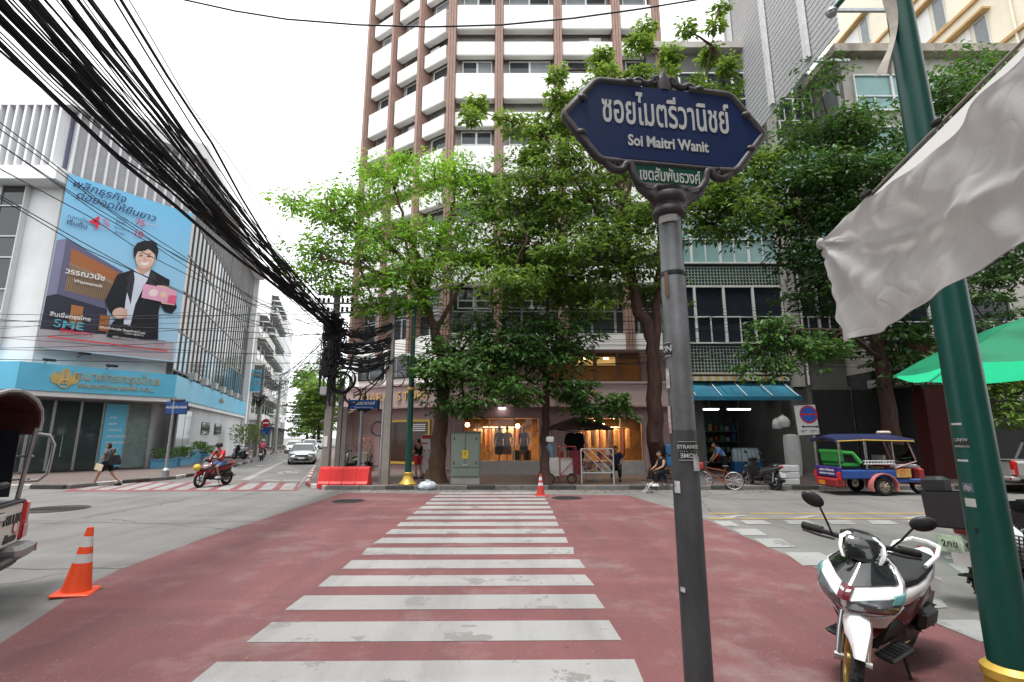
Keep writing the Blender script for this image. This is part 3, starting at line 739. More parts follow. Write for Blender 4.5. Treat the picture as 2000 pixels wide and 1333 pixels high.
for k in range(22):
    x = 250 + k * 14; y0 = 662 + (x - 266) * .47; prt([(x + 14, y0 + 20), (x + 18, y0 + 22), (x - 2 + 2, 852 + (x - 238) * .28 - 6), (x - 4, 850 + (x - 238) * .28 - 8)], (.16, .1, .06), 'printed_slat')
prt([(288, 950), (375, 968), (358, 1118), (270, 1105)], (.40, .17, .06), 'printed_pillar')
prt([(490, 1020), (560, 1030), (548, 1135), (480, 1125)], (.3, .12, .04), 'printed_pillar')
SUITC = (.012, .013, .018)
prt([(702, 738), (640, 752), (598, 765), (560, 850), (522, 925), (548, 1000), (596, 1050), (562, 1090), (538, 1165), (700, 1178), (865, 1182), (866, 1010), (876, 965), (900, 1008), (945, 1024), (975, 988), (965, 945), (925, 870), (930, 815), (880, 785), (815, 742)], SUITC, 'printed_suit')
prt([(712, 728), (760, 760), (812, 738), (798, 800), (770, 850), (720, 960), (690, 1095), (648, 1085), (655, 950), (678, 800)], (.62, .66, .78), 'printed_shirt')
prt([(732, 690), (815, 700), (806, 750), (764, 776), (722, 740)], (.58, .36, .28), 'printed_neck')
prt([(704, 735), (660, 790), (672, 830), (655, 850), (690, 960), (712, 800)], (.03, .031, .038), 'printed_lapel'); prt([(812, 740), (850, 790), (832, 830), (845, 850), (765, 960), (795, 810)], (.03, .031, .038), 'printed_lapel')
prt(ell(778, 668, 62, 78), (.52, .32, .25), 'printed_jaw_shade'); prt(ell(774, 660, 60, 75, 28), (.72, .49, .4), 'printed_face')
for x in (738, 806): prt(ell(x, 684, 14, 10, 12), (.72, .42, .36), 'printed_cheek')
prt([(702, 650), (700, 600), (722, 568), (760, 556), (810, 560), (848, 590), (858, 630), (846, 685), (836, 650), (815, 628), (795, 612), (770, 622), (730, 622), (716, 645), (712, 665)], (.02, .016, .016), 'printed_hair')
for x, y in ((748, 652), (798, 660)): prt(ell(x, y, 13, 4, 10), (.03, .02, .02), 'printed_eye')
for x, y in ((748, 638), (800, 645)): prt([(x - 16, y + 2), (x, y - 4), (x + 16, y + 2), (x, y + 1)], (.04, .03, .03), 'printed_brow')
prt([(768, 660), (778, 661), (786, 682), (762, 681)], (.62, .39, .31), 'printed_nose')
prt([(744, 692), (772, 700), (802, 696), (790, 714), (770, 719), (752, 710)], (.85, .8, .78), 'printed_smile')
prt(ell(620, 1015, 50, 36, 14), (.66, .44, .35), 'printed_hand')
for k in range(4): prt([(640, 988 + k * 16), (668, 992 + k * 15), (666, 1003 + k * 15), (636, 1000 + k * 16)], (.6, .38, .3), 'printed_finger')
prt([(850, 845), (930, 855), (965, 900), (960, 975), (880, 960)], (.66, .44, .35), 'printed_hand')
prt([(768, 832), (972, 882), (962, 970), (755, 920)], (.72, .36, .50), 'printed_banknote')
prt(ell(830, 892, 28, 24, 14), (.8, .66, .66), 'printed_medallion'); prt(ell(890, 905, 20, 20, 12), (.75, .5, .4), 'printed_medallion')
prt([(925, 910), (972, 915), (962, 968), (912, 955)], (.7, .12, .22), 'printed_corner')
prt([(115, 1160), (920, 1246), (920, 1254), (115, 1168)], (.7, .05, .06), 'printed_red_line')
NAVY = mat('print_navy', (.03, .045, .13), .5, var=0); REDT = mat('print_red', (.66, .03, .07), .5, var=0); WHT = mat('print_white', (.8, .8, .8), .5, var=0)
TEAL = mat('print_teal', (.1, .45, .6), .5, var=0); PINKT = mat('print_pink', (.75, .3, .4), .5, var=0)
def bt(s, x, y, size, m, shear=0, bold=0.0, al='CENTER', sx=1.0):
    size *= .72 if shear else .8; bold = min(bold, .006 if size > .25 else .002); LAY[0] += 1; X, Z = Q(x, y)
    text(s, size, m, bb, Mc @ Matrix.Translation((X, -.436 - .0025 * LAY[0], Z)), 'lettering', .002, al, sx, bold, shear, world=True)
bt('พลิกธุรกิจ', 460, 195, .82, NAVY, .25, .012); bt('ต่อยอดให้ยืนยาว', 585, 318, .78, NAVY, .25, .012)
bt('ดอกเบี้ย', 312, 366, .34, NAVY); bt('เริ่มต้น', 306, 404, .42, NAVY, 0, .008)
bt('4', 432, 405, 1.3, REDT, 0, .02); bt('%', 512, 415, .62, REDT); bt('ต่อปี', 508, 452, .26, PINKT)
bt('วงเงิน', 617, 398, .27, NAVY); bt('สูงสุด', 612, 426, .27, NAVY); bt('75', 737, 440, .62, REDT, 0, .012); bt('ล้านบาท', 808, 458, .24, PINKT)
bt('ผ่อนนาน', 620, 470, .27, NAVY); bt('สูงสุด', 602, 494, .27, NAVY); bt('10', 725, 510, .62, REDT, 0, .012); bt('ปี', 783, 532, .24, PINKT)
bt('วรรณวนัช', 378, 755, .52, WHT, 0, .015); bt('Wanwanach', 398, 815, .3, WHT, 0, .008)
bt('สินเชื่อกรุงไทย', 282, 1035, .36, WHT, 0, .012); bt('SME', 270, 1090, .7, TEAL, 0, .035, sx=1.25); bt('รักกันยาวๆ', 326, 1140, .38, REDT, 0, .01)
bt('คุณวรรณวนัช วัฒนกิจรุ่งโรจน์', 640, 1125, .22, WHT, 0, .004); bt('กรรมการผู้จัดการ', 712, 1152, .16, WHT); bt('บริษัท วรรณวนัช จำกัด', 660, 1176, .17, WHT)
bt('ให้ทุกชีวิต', 870, 1192, .2, NAVY); bt('ธุรกิจดี', 872, 1216, .2, REDT)
bt('เงื่อนไขการให้บริการเป็นไปตามที่ธนาคารกำหนด', 700, 1248, .13, NAVY)
# ---------------- planters in front of the bank
LEAFM = {}
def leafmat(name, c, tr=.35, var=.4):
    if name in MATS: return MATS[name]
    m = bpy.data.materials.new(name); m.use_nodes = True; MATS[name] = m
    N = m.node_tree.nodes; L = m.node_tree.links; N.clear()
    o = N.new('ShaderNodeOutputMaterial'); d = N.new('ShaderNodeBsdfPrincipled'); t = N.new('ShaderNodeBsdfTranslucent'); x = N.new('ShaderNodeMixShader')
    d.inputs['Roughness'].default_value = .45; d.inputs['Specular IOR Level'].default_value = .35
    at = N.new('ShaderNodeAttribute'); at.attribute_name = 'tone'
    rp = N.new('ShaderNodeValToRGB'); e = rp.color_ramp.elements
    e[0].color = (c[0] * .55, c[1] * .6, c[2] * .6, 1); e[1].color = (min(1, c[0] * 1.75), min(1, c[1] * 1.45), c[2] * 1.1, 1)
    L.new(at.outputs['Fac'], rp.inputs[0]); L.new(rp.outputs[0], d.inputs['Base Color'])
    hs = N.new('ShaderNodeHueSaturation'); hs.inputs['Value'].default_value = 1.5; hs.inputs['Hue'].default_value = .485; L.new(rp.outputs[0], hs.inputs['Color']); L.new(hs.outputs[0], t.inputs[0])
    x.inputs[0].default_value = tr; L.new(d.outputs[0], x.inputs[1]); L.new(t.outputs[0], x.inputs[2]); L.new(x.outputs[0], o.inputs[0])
    return m
def leaves_mesh(name, pos, nrm, size, tone, asp=.42):
    """pos (n,3) base points, nrm (n,3) directions of the leaf, folded 4-face leaves"""
    n = len(pos); rng = np.random.default_rng(len(name) + n)
    d = nrm / np.linalg.norm(nrm, axis=1, keepdims=True)
    up = np.tile([0., 0., 1.], (n, 1)) + rng.normal(0, .45, (n, 3))
    sdv = np.cross(d, up); sdv /= np.linalg.norm(sdv, axis=1, keepdims=True) + 1e-9
    nn = np.cross(sdv, d)
    s = size[:, None]
    p0 = pos; p1 = pos + d * s * .5 + sdv * s * asp * .5 + nn * s * .1; p2 = pos + d * s + nn * s * -.12; p3 = pos + d * s * .5 - sdv * s * asp * .5 + nn * s * .1
    v = np.stack([p0, p1, p2, p3], 1).reshape(-1, 3)
    me = bpy.data.meshes.new(name)
    me.vertices.add(4 * n); me.vertices.foreach_set('co', v.astype(np.float32).ravel())
    idx = np.arange(4 * n).reshape(n, 4); tri = np.stack([idx[:, [0, 1, 2]], idx[:, [0, 2, 3]]], 1).reshape(-1)
    me.loops.add(6 * n); me.loops.foreach_set('vertex_index', tri.astype(np.int32))
    me.polygons.add(2 * n); me.polygons.foreach_set('loop_start', np.arange(0, 6 * n, 3, dtype=np.int32)); me.polygons.foreach_set('loop_total', np.full(2 * n, 3, np.int32))
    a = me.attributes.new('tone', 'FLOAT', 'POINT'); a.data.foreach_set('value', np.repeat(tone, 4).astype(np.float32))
    me.update(calc_edges=True); me.validate(); return me
def shrub(t, c, rx, ry, h, n, m, ls=.16, seed=1, name='foliage'):
    rng = np.random.default_rng(seed)
    b = np.stack([rng.uniform(-rx, rx, n), rng.uniform(-ry, ry, n), rng.uniform(0, 1, n) ** .8 * h], 1)
    d = np.stack([b[:, 0] / rx * .8 + rng.normal(0, .4, n), b[:, 1] / ry * .8 + rng.normal(0, .4, n), rng.uniform(.2, 1.1, n)], 1)
    me = leaves_mesh(name, b + np.array(c), d, rng.uniform(.6, 1.3, n) * ls, np.clip(rng.normal(.5, .2, n) + (b[:, 2] / h - .5) * .4, 0, 1))
    return obj(name, me, m, t)
GRN = leafmat('planter_leaf', (.06, .16, .03))
PBLUE = mat('planter_blue', (.12, .36, .55), .6, var=.1)
for i, (pa, pb, lab) in enumerate((((280, 916), (320, 913), 'low blue planter box of green shrubs beside the bank lamp post'), ((326, 911), (352, 908), 'short blue planter box of shrubs right of the bank lamp post'), ((352, 905), (378, 901), 'ribbed blue planter with tall shrubs by the bank side window'), ((384, 902), (394, 900), 'small blue planter with a bush at the grey bank side wall'))):
    A = G(*pa, .13) + sperp * .5; Bq = G(*pb, .13) + sperp * .5; d = Bq - A; t = thing('planter', lab, 'planter', A, math.atan2(d.y, d.x)); Lp = d.length; hh = .45 if i != 2 else .75
    bx = B().box(0, Lp, -.2, .25, 0, hh).box(-.03, Lp + .03, -.23, .28, hh, hh + .05)
    if i == 2:
        for k in range(8): bx.box(k * Lp / 8 + .03, k * Lp / 8 + .1, -.23, -.2, 0, hh)
    bx.build('planter_box', PBLUE, t)
    shrub(t, (Lp / 2, 0, hh), Lp / 2, .3, .6, int(260 * max(.6, Lp / 2)), GRN, .2, i)
t = thing('sign_post', 'slim grey post with a small blue ornate street sign before the bank', 'street sign', G(322, 932, .13))
B().lathe([(.16, 0), (.16, .3), (.06, .4), (.05, 3.6)], n=12).build('post', STEEL, t, smooth=True)
B().bbox((.15, 0, 3.1), (1.0, .08, .6), .03).build('sign_plate', mat('sign_navy', (.02, .06, .2), .5), t)
B().bbox((.15, 0, 3.45), (.7, .12, .12), .04).build('ornament', mat('sign_iron', (.07, .06, .065), .6, var=.2), t)
text('ซอยไมตรีวานิชย์', .15, WHITE, t, Matrix.Translation((.15, -.045, 3.12)), 'lettering', .004)
# ================================================================ RIGHT-HAND BUILDINGS
def PX(px, py, X):
    r = ray(px, py); t = X / r.x
    return Vector((X, r.y * t, H + r.z * t))
OLD = mat('old_plaster', (.14, .145, .135), .9, var=.15, scale=1.2, bump=.2, bscale=12, dirt=.55)
OLDL = mat('old_plaster_pale', (.42, .40, .36), .9, var=.12, scale=1.2, dirt=.5)
TEALG = mat('teal_curtain_glass', (.20, .34, .33), .12, var=.12, scale=.8)
DKG = mat('navy_glass', (.02, .025, .035), .07, var=.2)
R1Y = 25.3; r1x0, r1x1 = SX1 + .02, 17.25
r1 = thing('old_shophouse', 'grey old shophouse with tiled bands and wide dark windows', 'building', (13, 28, 0))
xop0, xop1 = AT(1378, 860, R1Y).x, AT(1532, 860, R1Y).x
B().box(r1x0, r1x1, R1Y + .25, R1Y + 9, 4.4, 24.0).build('wall', OLD, r1, world=True)
B().box(r1x0, xop0, R1Y, R1Y + 6, .13, 4.4).build('ground_pier', OLD, r1, world=True)
B().box(xop1, r1x1, R1Y, R1Y + 6, .13, 4.4).build('ground_pier', OLD, r1, world=True)
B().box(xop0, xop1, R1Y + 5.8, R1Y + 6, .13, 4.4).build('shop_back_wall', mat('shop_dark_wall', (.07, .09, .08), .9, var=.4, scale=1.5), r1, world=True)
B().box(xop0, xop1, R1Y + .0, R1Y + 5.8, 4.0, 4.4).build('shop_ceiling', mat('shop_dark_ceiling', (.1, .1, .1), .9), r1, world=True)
B().box(r1x0 - .1, r1x1, R1Y - .3, R1Y + 9, 24.0, 24.4).build('roof_slab', OLDL, r1, world=True)
cx = AT(1534, 600, R1Y).x
B().box(cx - .05, cx + .5, R1Y - .18, R1Y + .25, 4.4, 24).build('concrete_column', OLDL, r1, world=True)
def window_run(par, x0, x1, y, z0, z1, n, glassm, fm, tr=(.45,)):
    w = (x1 - x0) / n
    for i in range(n):
        a = x0 + i * w; f = B()
        for p in ((a, a + .06, z0, z1), (a + w - .06, a + w, z0, z1), (a + .06, a + w - .06, z0, z0 + .07), (a + .06, a + w - .06, z1 - .07, z1)): f.box(p[0], p[1], y - .1, y + .1, p[2], p[3])
        for t_ in tr: f.box(a + .06, a + w - .06, y - .08, y + .08, z0 + (z1 - z0) * t_ - .03, z0 + (z1 - z0) * t_ + .03)
        f.box(a + w / 2 - .025, a + w / 2 + .025, y - .07, y + .07, z0 + .07, z0 + (z1 - z0) * tr[0] - .03)
        f = f.build('window', fm, par, world=True)
        B().box(a + .06, a + w - .06, y, y + .02, z0 + .07, z1 - .07).build('pane', glassm if not callable(glassm) else glassm(i), f)
def tile_band(par, x0, x1, y, z0, z1, s=.17):
    b = B(); n = int((x1 - x0) / s); m = int((z1 - z0) / s)
    for i in range(n + 1): b.box(x0 + i * s - .018, x0 + i * s + .018, y - .05, y + .03, z0, z0 + m * s)
    for j in range(m + 1): b.box(x0, x0 + n * s, y - .045, y + .025, z0 + j * s - .018, z0 + j * s + .018)
    o = b.build('lattice_band', mat('lattice_green', (.26, .33, .30), .7, var=.15, dirt=.3), par, world=True); o['kind'] = 'stuff'
    B().box(x0, x1, y + .03, y + .06, z0, z1).build('band_back', mat('dark_void', (.03, .035, .033), .9), par, world=True)
    B().box(x0 - .05, x1 + .02, y - .08, y + .25, z0 - .09, z0 - .01).build('ledge', OLDL, par, world=True)
yw = R1Y + .1
for k, (z0, z1, gm) in enumerate(((6.65, 9.75, DKG), (11.0, 14.0, TEALG), (15.25, 18.2, TEALG), (19.45, 22.6, DKG))):
    window_run(r1, r1x0 + .15, cx - .1, yw, z0, z1, 4, gm, WINF, (.46,))
    window_run(r1, cx + .6, r1x1 - .1, yw, z0, z1, 2, gm, WINF, (.46,))
    if k: tile_band(r1, r1x0 + .1, cx - .1, R1Y + .12, z0 - 1.2, z0 - .05)
tile_band(r1, r1x0 + .1, cx - .1, R1Y + .12, 5.15, 6.55)
B().tube([(cx + .75, R1Y - .05, 4.5), (cx + .75, R1Y - .05, 23.5)], .06, 8).build('drain_pipe', WHITE, r1, world=True)
# striped awning over the old shop
aw = thing('shop_awning', 'blue canvas awning with yellow striped top over the dark shop', 'awning', (xop0, R1Y, 4.5))
az0, az1 = ZAT(775, R1Y - 1.3), ZAT(745, R1Y - .1)
xA, xB_ = r1x0 + .6, xop1 + .35
b = B()
n = 14
for i in range(n):
    a = xA + (xB_ - xA) * i / n; c = xA + (xB_ - xA) * (i + 1) / n; sg_ = .05 * math.sin(i * 1.3)
    b.add([(a, R1Y - .02, az1), (c, R1Y - .02, az1), (c, R1Y - .7, (az0 + az1) / 2 - .08 + sg_), (a, R1Y - .7, (az0 + az1) / 2 - .08 + sg_), (c, R1Y - 1.35, az0), (a, R1Y - 1.35, az0), (c, R1Y - 1.36, az0 - .18), (a, R1Y - 1.36, az0 - .18)], [(0, 1, 2, 3), (3, 2, 4, 5), (5, 4, 6, 7)])
b.build('canvas', mat('awning_blue', (.015, .14, .22), .7, var=.2, scale=1.5, dirt=.2), aw, world=True)
SY_ = mat('stripe_yellow', (.5, .34, .09), .8, dirt=.2); SW_ = mat('stripe_white', (.45, .47, .46), .8, dirt=.2)
nn = 26
for i in range(nn):
    a = xA + (xB_ - xA) * i / nn; w = (xB_ - xA) / nn
    B().cbox((a + w / 2, R1Y - .2, az1 + .1), (w - .004, .4, .22)).build('roll_stripe', (SY_, SW_)[i % 2], aw, world=True)
for i in range(5):
    a = xA + .3 + i * (xB_ - xA - .5) / 4
    B().tube([(a, R1Y, az1 + .02), (a, R1Y - .7, (az0 + az1) / 2), (a, R1Y - 1.37, az0 + .04)], .02, 5).build('awning_rib', WHITE, aw, world=True)
TUBE = mat('tube_light', (1, 1, 1), emit=(.95, 1, 1), es=9, var=0)
for px, L_ in ((1385, 1.0), (1443, 1.2)):
    p = AT(px, 800, R1Y + 1.0)
    tl = thing('tube_light', 'glowing fluorescent tube %s under the blue awning' % ('near the lamp pole' if px < 1400 else 'in the middle'), 'lamp', p)
    B().tube([(-L_ / 2, 0, 0), (L_ / 2, 0, 0)], .025, 8).build('tube', TUBE, tl)
    B().cbox((0, 0, .06), (L_ + .1, .06, .06)).build('fitting', WHITE, tl)
    B().cbox((0, 0, (4.0 - p.z) / 2 + .07), (.03, .03, 4.0 - p.z)).build('hanger', STEEL, tl)
# shop clutter: shelves, crates, bottles, hanging bags
random.seed(21)
sh = thing('goods_shelf', 'dark rack of bottles and packets at the back of the shop', 'shelf', (xop0 + 1.6, R1Y + 4.9, .13))
for z in (.3, .9, 1.5, 2.1): B().cbox((.6, 0, z), (3.2, .5, .05)).build('shelf_board', mat('shelf_green', (.1, .16, .13), .7), sh)
for x in (-1, 2.2): B().cbox((x, .1, 1.3), (.05, .5, 2.6)).build('upright', STEEL, sh)
for z in (.33, .93, 1.53, 2.13):
    for k in range(9):
        h = U(.2, .45); B().bbox((-.8 + k * .34, 0, z + h / 2), (.22, .25, h), .03).build('packet', mat('pk%d' % (k % 5), [(.3, .05, .04), (.06, .2, .1), (.35, .33, .3), (.05, .1, .25), (.4, .3, .08)][k % 5], .7), sh)
BAGM = mat('white_plastic_bag', (.6, .61, .6), .5, var=.1, bump=.5, bscale=9)
def bag(name, label, loc, r, h, top=.25, mm=None, cat='bag', crumple=False):
    b = B(); rings = []; n = 14
    for i, (f, z) in enumerate(((.05, 0), (.85, .02), (1, .25), (.95, .5), (.7, .75), (.22, .9), (.1, .95), (.25, 1.0))):
        rings.append([(r * f * (1 + .12 * math.sin(3 * q + i) + (U(-.18, .18) if crumple else 0)) * math.cos(q), r * f * .8 * (1 + .1 * math.cos(4 * q + i)) * math.sin(q), h * z * (1 + (.0 if not crumple else U(-.12, .12)))) for q in [2 * PI * k / n for k in range(n)]])
    b.loft(rings); o = b.build(name, mm or BAGM, smooth=True); o.location = loc; return tag(o, label, cat)
p = AT(1530, 835, R1Y - 1.2); bag('hanging_bag', 'white plastic bag hanging from the awning edge above the scooter', p, .3, .62)
p = AT(1518, 838, R1Y - 1.15); bag('hanging_bag', 'smaller white plastic bag hanging behind the other hung bag', p, .24, .55)
p = G(1553, 930, .13)
o = B().lathe([(.30, 0), (.36, .5), (.36, 1.5), (.33, 1.85), (.1, 1.9)], n=16).build('sack_roll', BAGM, smooth=True); o.location = p; tag(o, 'tall white plastic roll standing behind the no parking sign', 'roll')
for k in range(3):
    p = G(1535, 947, .13); o = B().bbox((0, 0, .12), (.85 - .05 * k, .5, .235), .03).build('foam_box', mat('foam', (.62, .63, .62), .8, var=.06)); o.location = (p.x + .04 * k, p.y, .13 + .24 * k); o.rotation_euler.z = .1 * k
    tag(o, 'white foam box, %s of the stack by the parked scooter' % ('bottom', 'middle', 'top')[k], 'box')
for k in range(2):
    p = G(1478 + k * 22, 930, .13); o = thing('water_bottles', 'pack of clear water bottles %s in the dark shop' % ('by the blue shirted man' , 'behind the foam boxes')[k], 'bottles', (p.x, R1Y + .6, .13))
    for a in range(4):
        for c in range(2): B().lathe([(.09, 0), (.09, .5), (.03, .62), (.03, .68)], (a * .2, c * .2, .55), 10).build('bottle', mat('clear_blue_plastic', (.45, .55, .6), .2), o, smooth=True)
    B().bbox((.3, .1, .27), (.9, .5, .54), .02).build('crate', mat('blue_crate', (.03, .12, .3), .6), o)
# neighbour building at right
R2Y = 23.0; r2x0 = 17.3
r2 = thing('corner_apartment', 'stained concrete apartment with teal curtained windows behind the big tree', 'building', (25, 27, 0))
B().box(r2x0, 48, R2Y, R2Y + 8, 5.0, 21.5).build('wall', OLDL, r2, world=True)
B().box(r2x0 - .6, 48, R2Y - .6, R2Y + 8.5, 21.5, 21.95).build('roof_eave', mat('eave_concrete', (.30, .27, .22), .9, var=.2, dirt=.6), r2, world=True)
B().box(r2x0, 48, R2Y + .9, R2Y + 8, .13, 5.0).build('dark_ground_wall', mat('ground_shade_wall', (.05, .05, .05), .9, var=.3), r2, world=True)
B().box(r2x0 - .2, 48, R2Y - .9, R2Y + .9, 4.2, 4.55).build('concrete_canopy', OLDL, r2, world=True)
for k, z0 in enumerate((6.4, 9.5, 12.5, 15.4, 18.4)):
    window_run(r2, r2x0 + .5, r2x0 + 6.4, R2Y - .03, z0, z0 + 2.1, 3, TEALG if k > 2 else DKG, WINF, (.4,))
    window_run(r2, r2x0 + 7.4, r2x0 + 15, R2Y - .03, z0, z0 + 2.1, 4, TEALG if k > 3 else DKG, WINF, (.4,))
for z0 in (12.5, 15.4, 18.4):
    f = B().box(r2x0 - .08, r2x0 + .02, R2Y + .3, R2Y + 2.1, z0, z0 + 2.1).build('window', WINF, r2, world=True)
    B().box(r2x0 - .11, r2x0 - .085, R2Y + .4, R2Y + 2.0, z0 + .1, z0 + 2.0).build('pane', mat('grey_blind_glass'), f)
xr = AT(1812, 780, R2Y - .4).x
B().box(xr - .5, xr + .5, R2Y - .85, R2Y - .1, .13, 6.3).build('red_pillar', mat('red_oxide', (.085, .016, .016), .8, dirt=.2), r2, world=True)
B().box(xr + .5, xr + .95, R2Y - .8, R2Y - .1, .13, 6.3).build('white_pillar', OLDL, r2, world=True)
for i in range(5):
    xx = AT(1640, 850, R2Y + .4).x + i * 1.9
    B().box(xx - .9, xx + .9, R2Y + .6, R2Y + .7, .13, 4.1).build('roller_shutter', mat('shutter_black', (.02, .02, .022), .5, var=.3, scale=2, stretch=(1, 1, 12)), r2, world=True)
ac = thing('air_conditioner', 'white outdoor air conditioner unit on the wall beneath the green umbrella', 'air conditioner', AT(1975, 790, R2Y - .5))
B().bbox((0, 0, .3), (.95, .4, .62), .03).build('casing', mat('ac_white', (.55, .55, .5), .6, dirt=.2), ac)
B().lathe([(.24, 0), (.24, .02), (.05, .03)], n=20, M=Matrix.Translation((-.15, -.2, .3)) @ Matrix.Rotation(PI / 2, 4, 'X')).build('fan_grille', BLACK, ac)
B().cbox((0, .25, -.05), (.8, .5, .06)).build('bracket', STEEL, ac)
# cream block far behind, face at X = 30
r3 = thing('cream_block', 'tall cream apartment block rising behind the concrete roof', 'building', (36, 32, 0))
CRM = mat('cream_wall', (.74, .69, .56), .8, var=.06, scale=.6, dirt=.1)
B().box(30, 52, 20, 41, 14, 50).build('wall', CRM, r3, world=True)
ORL = mat('ochre_ledge', (.5, .33, .15), .8, dirt=.2)
for (xa, ya, xb, yb) in ((1683, 38, 1698, 82), (1824, -5, 1846, 50), (1906, 40, 1934, 96), (1755, 95, 1770, 130)):
    p0 = PX(xa, ya, 30); p1 = PX(xb, yb, 30); ym = (p0.y + p1.y) / 2; w = max(.9, abs(p0.y - p1.y)); zt = max(p0.z, p1.z); zb_ = min(p0.z, p1.z); zt = zb_ + max(1.5, min(2.4, zt - zb_))
    f = B().box(29.93, 29.997, ym - w / 2, ym + w / 2, zb_, zt).build('window', WINF, r3, world=True)
    B().box(29.9, 29.925, ym - w / 2 + .08, ym + w / 2 - .08, zb_ + .08, zt - .08).build('pane', mat('grey_pane', (.2, .22, .23), .1), f)
    B().box(29.5, 29.997, ym - w / 2 - .3, ym + w / 2 + 3.2, zt + .1, zt + .25).build('window_hood', ORL, r3, world=True)
    B().box(29.95, 29.997, ym + w / 2 + .3, ym + w / 2 + 2.0, zb_, zt).build('lattice_block', WHITE, r3, world=True)
for z in (25.4, 29.5, 33.6): B().box(29.8, 29.997, 20, 41, z, z + .2).build('floor_ledge', ORL, r3, world=True)
B().tube([(29.9, 25.5, 14), (29.9, 25.5, 48)], .07, 6).build('drain_pipe', CRM, r3, world=True)
# louvred hoarding standing out from the block, plane X = 13.4
lv = thing('louvred_hoarding', 'large grey hoarding of slanted metal slats on three posts', 'hoarding', (13.4, 26.5, 18.3))
SLAT = mat('slat_grey', (.5, .5, .51), .5, .1, var=.06)
ys0, ys1 = 17.6, 27.2
for k in range(44):
    z = 18.35 + k * .29
    B().box(-.03, .03, 0, ys1 - ys0, -.105, .105, Matrix.Translation((13.4, ys0, z)) @ Matrix.Rotation(R(-4), 4, 'Y')).build('slat', SLAT, lv, world=True)
for y in (19.5, 22.6, 26.2):
    B().box(13.15, 13.30, y - .16, y + .16, 18.5, 31.2).build('post', mat('post_white', (.6, .6, .6), .5), lv, world=True)
for y in (19.5, 22.6, 26.2): B().box(13.3, 17.5, y - .06, y + .06, 21.0, 21.15).build('outrigger', STEEL, lv, world=True)
for y in (19.5, 26.2):
    b = B().tube([(13.1, y, 25.2), (12.6, y, 25.5), (12.2, y, 25.2)], .08, 8); b.build('spot_lamp', STEEL, lv, world=True)
# pavement side no-parking sign
t = thing('no_parking_sign', 'white plate with blue and red no parking disc and arrows', 'sign', G(1600, 948, .13))
B().tube([(0, 0, 0), (0, 0, 2.9)], .035, 8).build('post', STEEL, t)
k = 20.2 / F
B().bbox((-.1, -.05, 2.42), (.82, .02, 1.12), .008, Matrix.Rotation(R(-3), 4, 'Y')).build('plate', mat('plate_grey', (.5, .5, .48), .5), t)
Mn = Matrix.Translation((-.14, -.062, 2.62)) @ Matrix.Rotation(PI / 2, 4, 'X')
B().lathe([(.345, 0), (.345, .006)], n=28, M=Mn).build('red_ring', mat('sign_red', (.4, .02, .03), .5), t)
B().lathe([(.285, .0), (.285, .009)], n=28, M=Mn).build('blue_disc', mat('sign_blue', (.02, .07, .34), .5), t)
B().cbox((-.14, -.073, 2.62), (.57, .003, .06), ).build('red_bar', mat('sign_red'), t).rotation_euler = (0, 0, 0)
B().prism([(-.46, 2.16), (-.38, 2.22), (-.38, 2.18), (.12, 2.18), (.12, 2.22), (.2, 2.16), (.12, 2.10), (.12, 2.14), (-.38, 2.14), (-.38, 2.10)], .004, Matrix.Translation((0, -.068, 0))).build('double_arrow', BLACK, t)
text('05ºº - 20ºº น.', .14, BLACK, t, Matrix.Translation((-.12, -.064, 1.98)), 'lettering', .004)
# ================================================================ UNSEEN SHOPHOUSES ADDED TO SHADE THE STREET (beside and behind the viewpoint)
def shophouse(label, x0, x1, y0, y1, h, m, face):
    b = thing('unseen_shophouse', label, 'building', ((x0 + x1) / 2, (y0 + y1) / 2, 0))
    B().box(x0, x1, y0, y1, 0, h).build('wall', m, b, world=True)
    B().box(x0 - .3, x1 + .3, y0 - .3, y1 + .3, h, h + .4).build('roof_slab', OLDL, b, world=True)
    for k in range(int((h - 4) / 3.4)):
        z = 4.4 + k * 3.4
        if face == 'N':
            window_run(b, x0 + .6, x1 - .6, y1 + .02, z, z + 2.0, max(2, int((x1 - x0) / 2.5)), DKG, WINF, (.4,))
        else:
            xx = x1 if face == 'E' else x0; n = max(2, int((y1 - y0) / 3)); w = (y1 - y0) / n
            for i in range(n):
                f = B().box(xx - .06, xx + .06, y0 + i * w + .4, y0 + (i + 1) * w - .4, z, z + 2).build('window', WINF, b, world=True)
                B().box(xx - .08, xx + .08, y0 + i * w + .5, y0 + (i + 1) * w - .5, z + .1, z + 1.9).build('pane', DKG, f)
    return b
SHM = mat('soi_plaster', (.24, .22, .19), .9, var=.15, scale=.8, dirt=.4)
shophouse('unseen shophouse added for shade behind the white pickup', -42, -10, -14, .5, 17, SHM, 'N')
shophouse('unseen shophouse added for shade behind the grey tarpaulin', 7.5, 42, -14, .0, 17, SHM, 'N')
shophouse('unseen shophouse row added for shade on the pickup side', -30, -7, -46, -14.5, 16, SHM, 'E')
shophouse('unseen shophouse row added for shade on the tarpaulin side', 6.5, 30, -46, -14.5, 16, SHM, 'W')
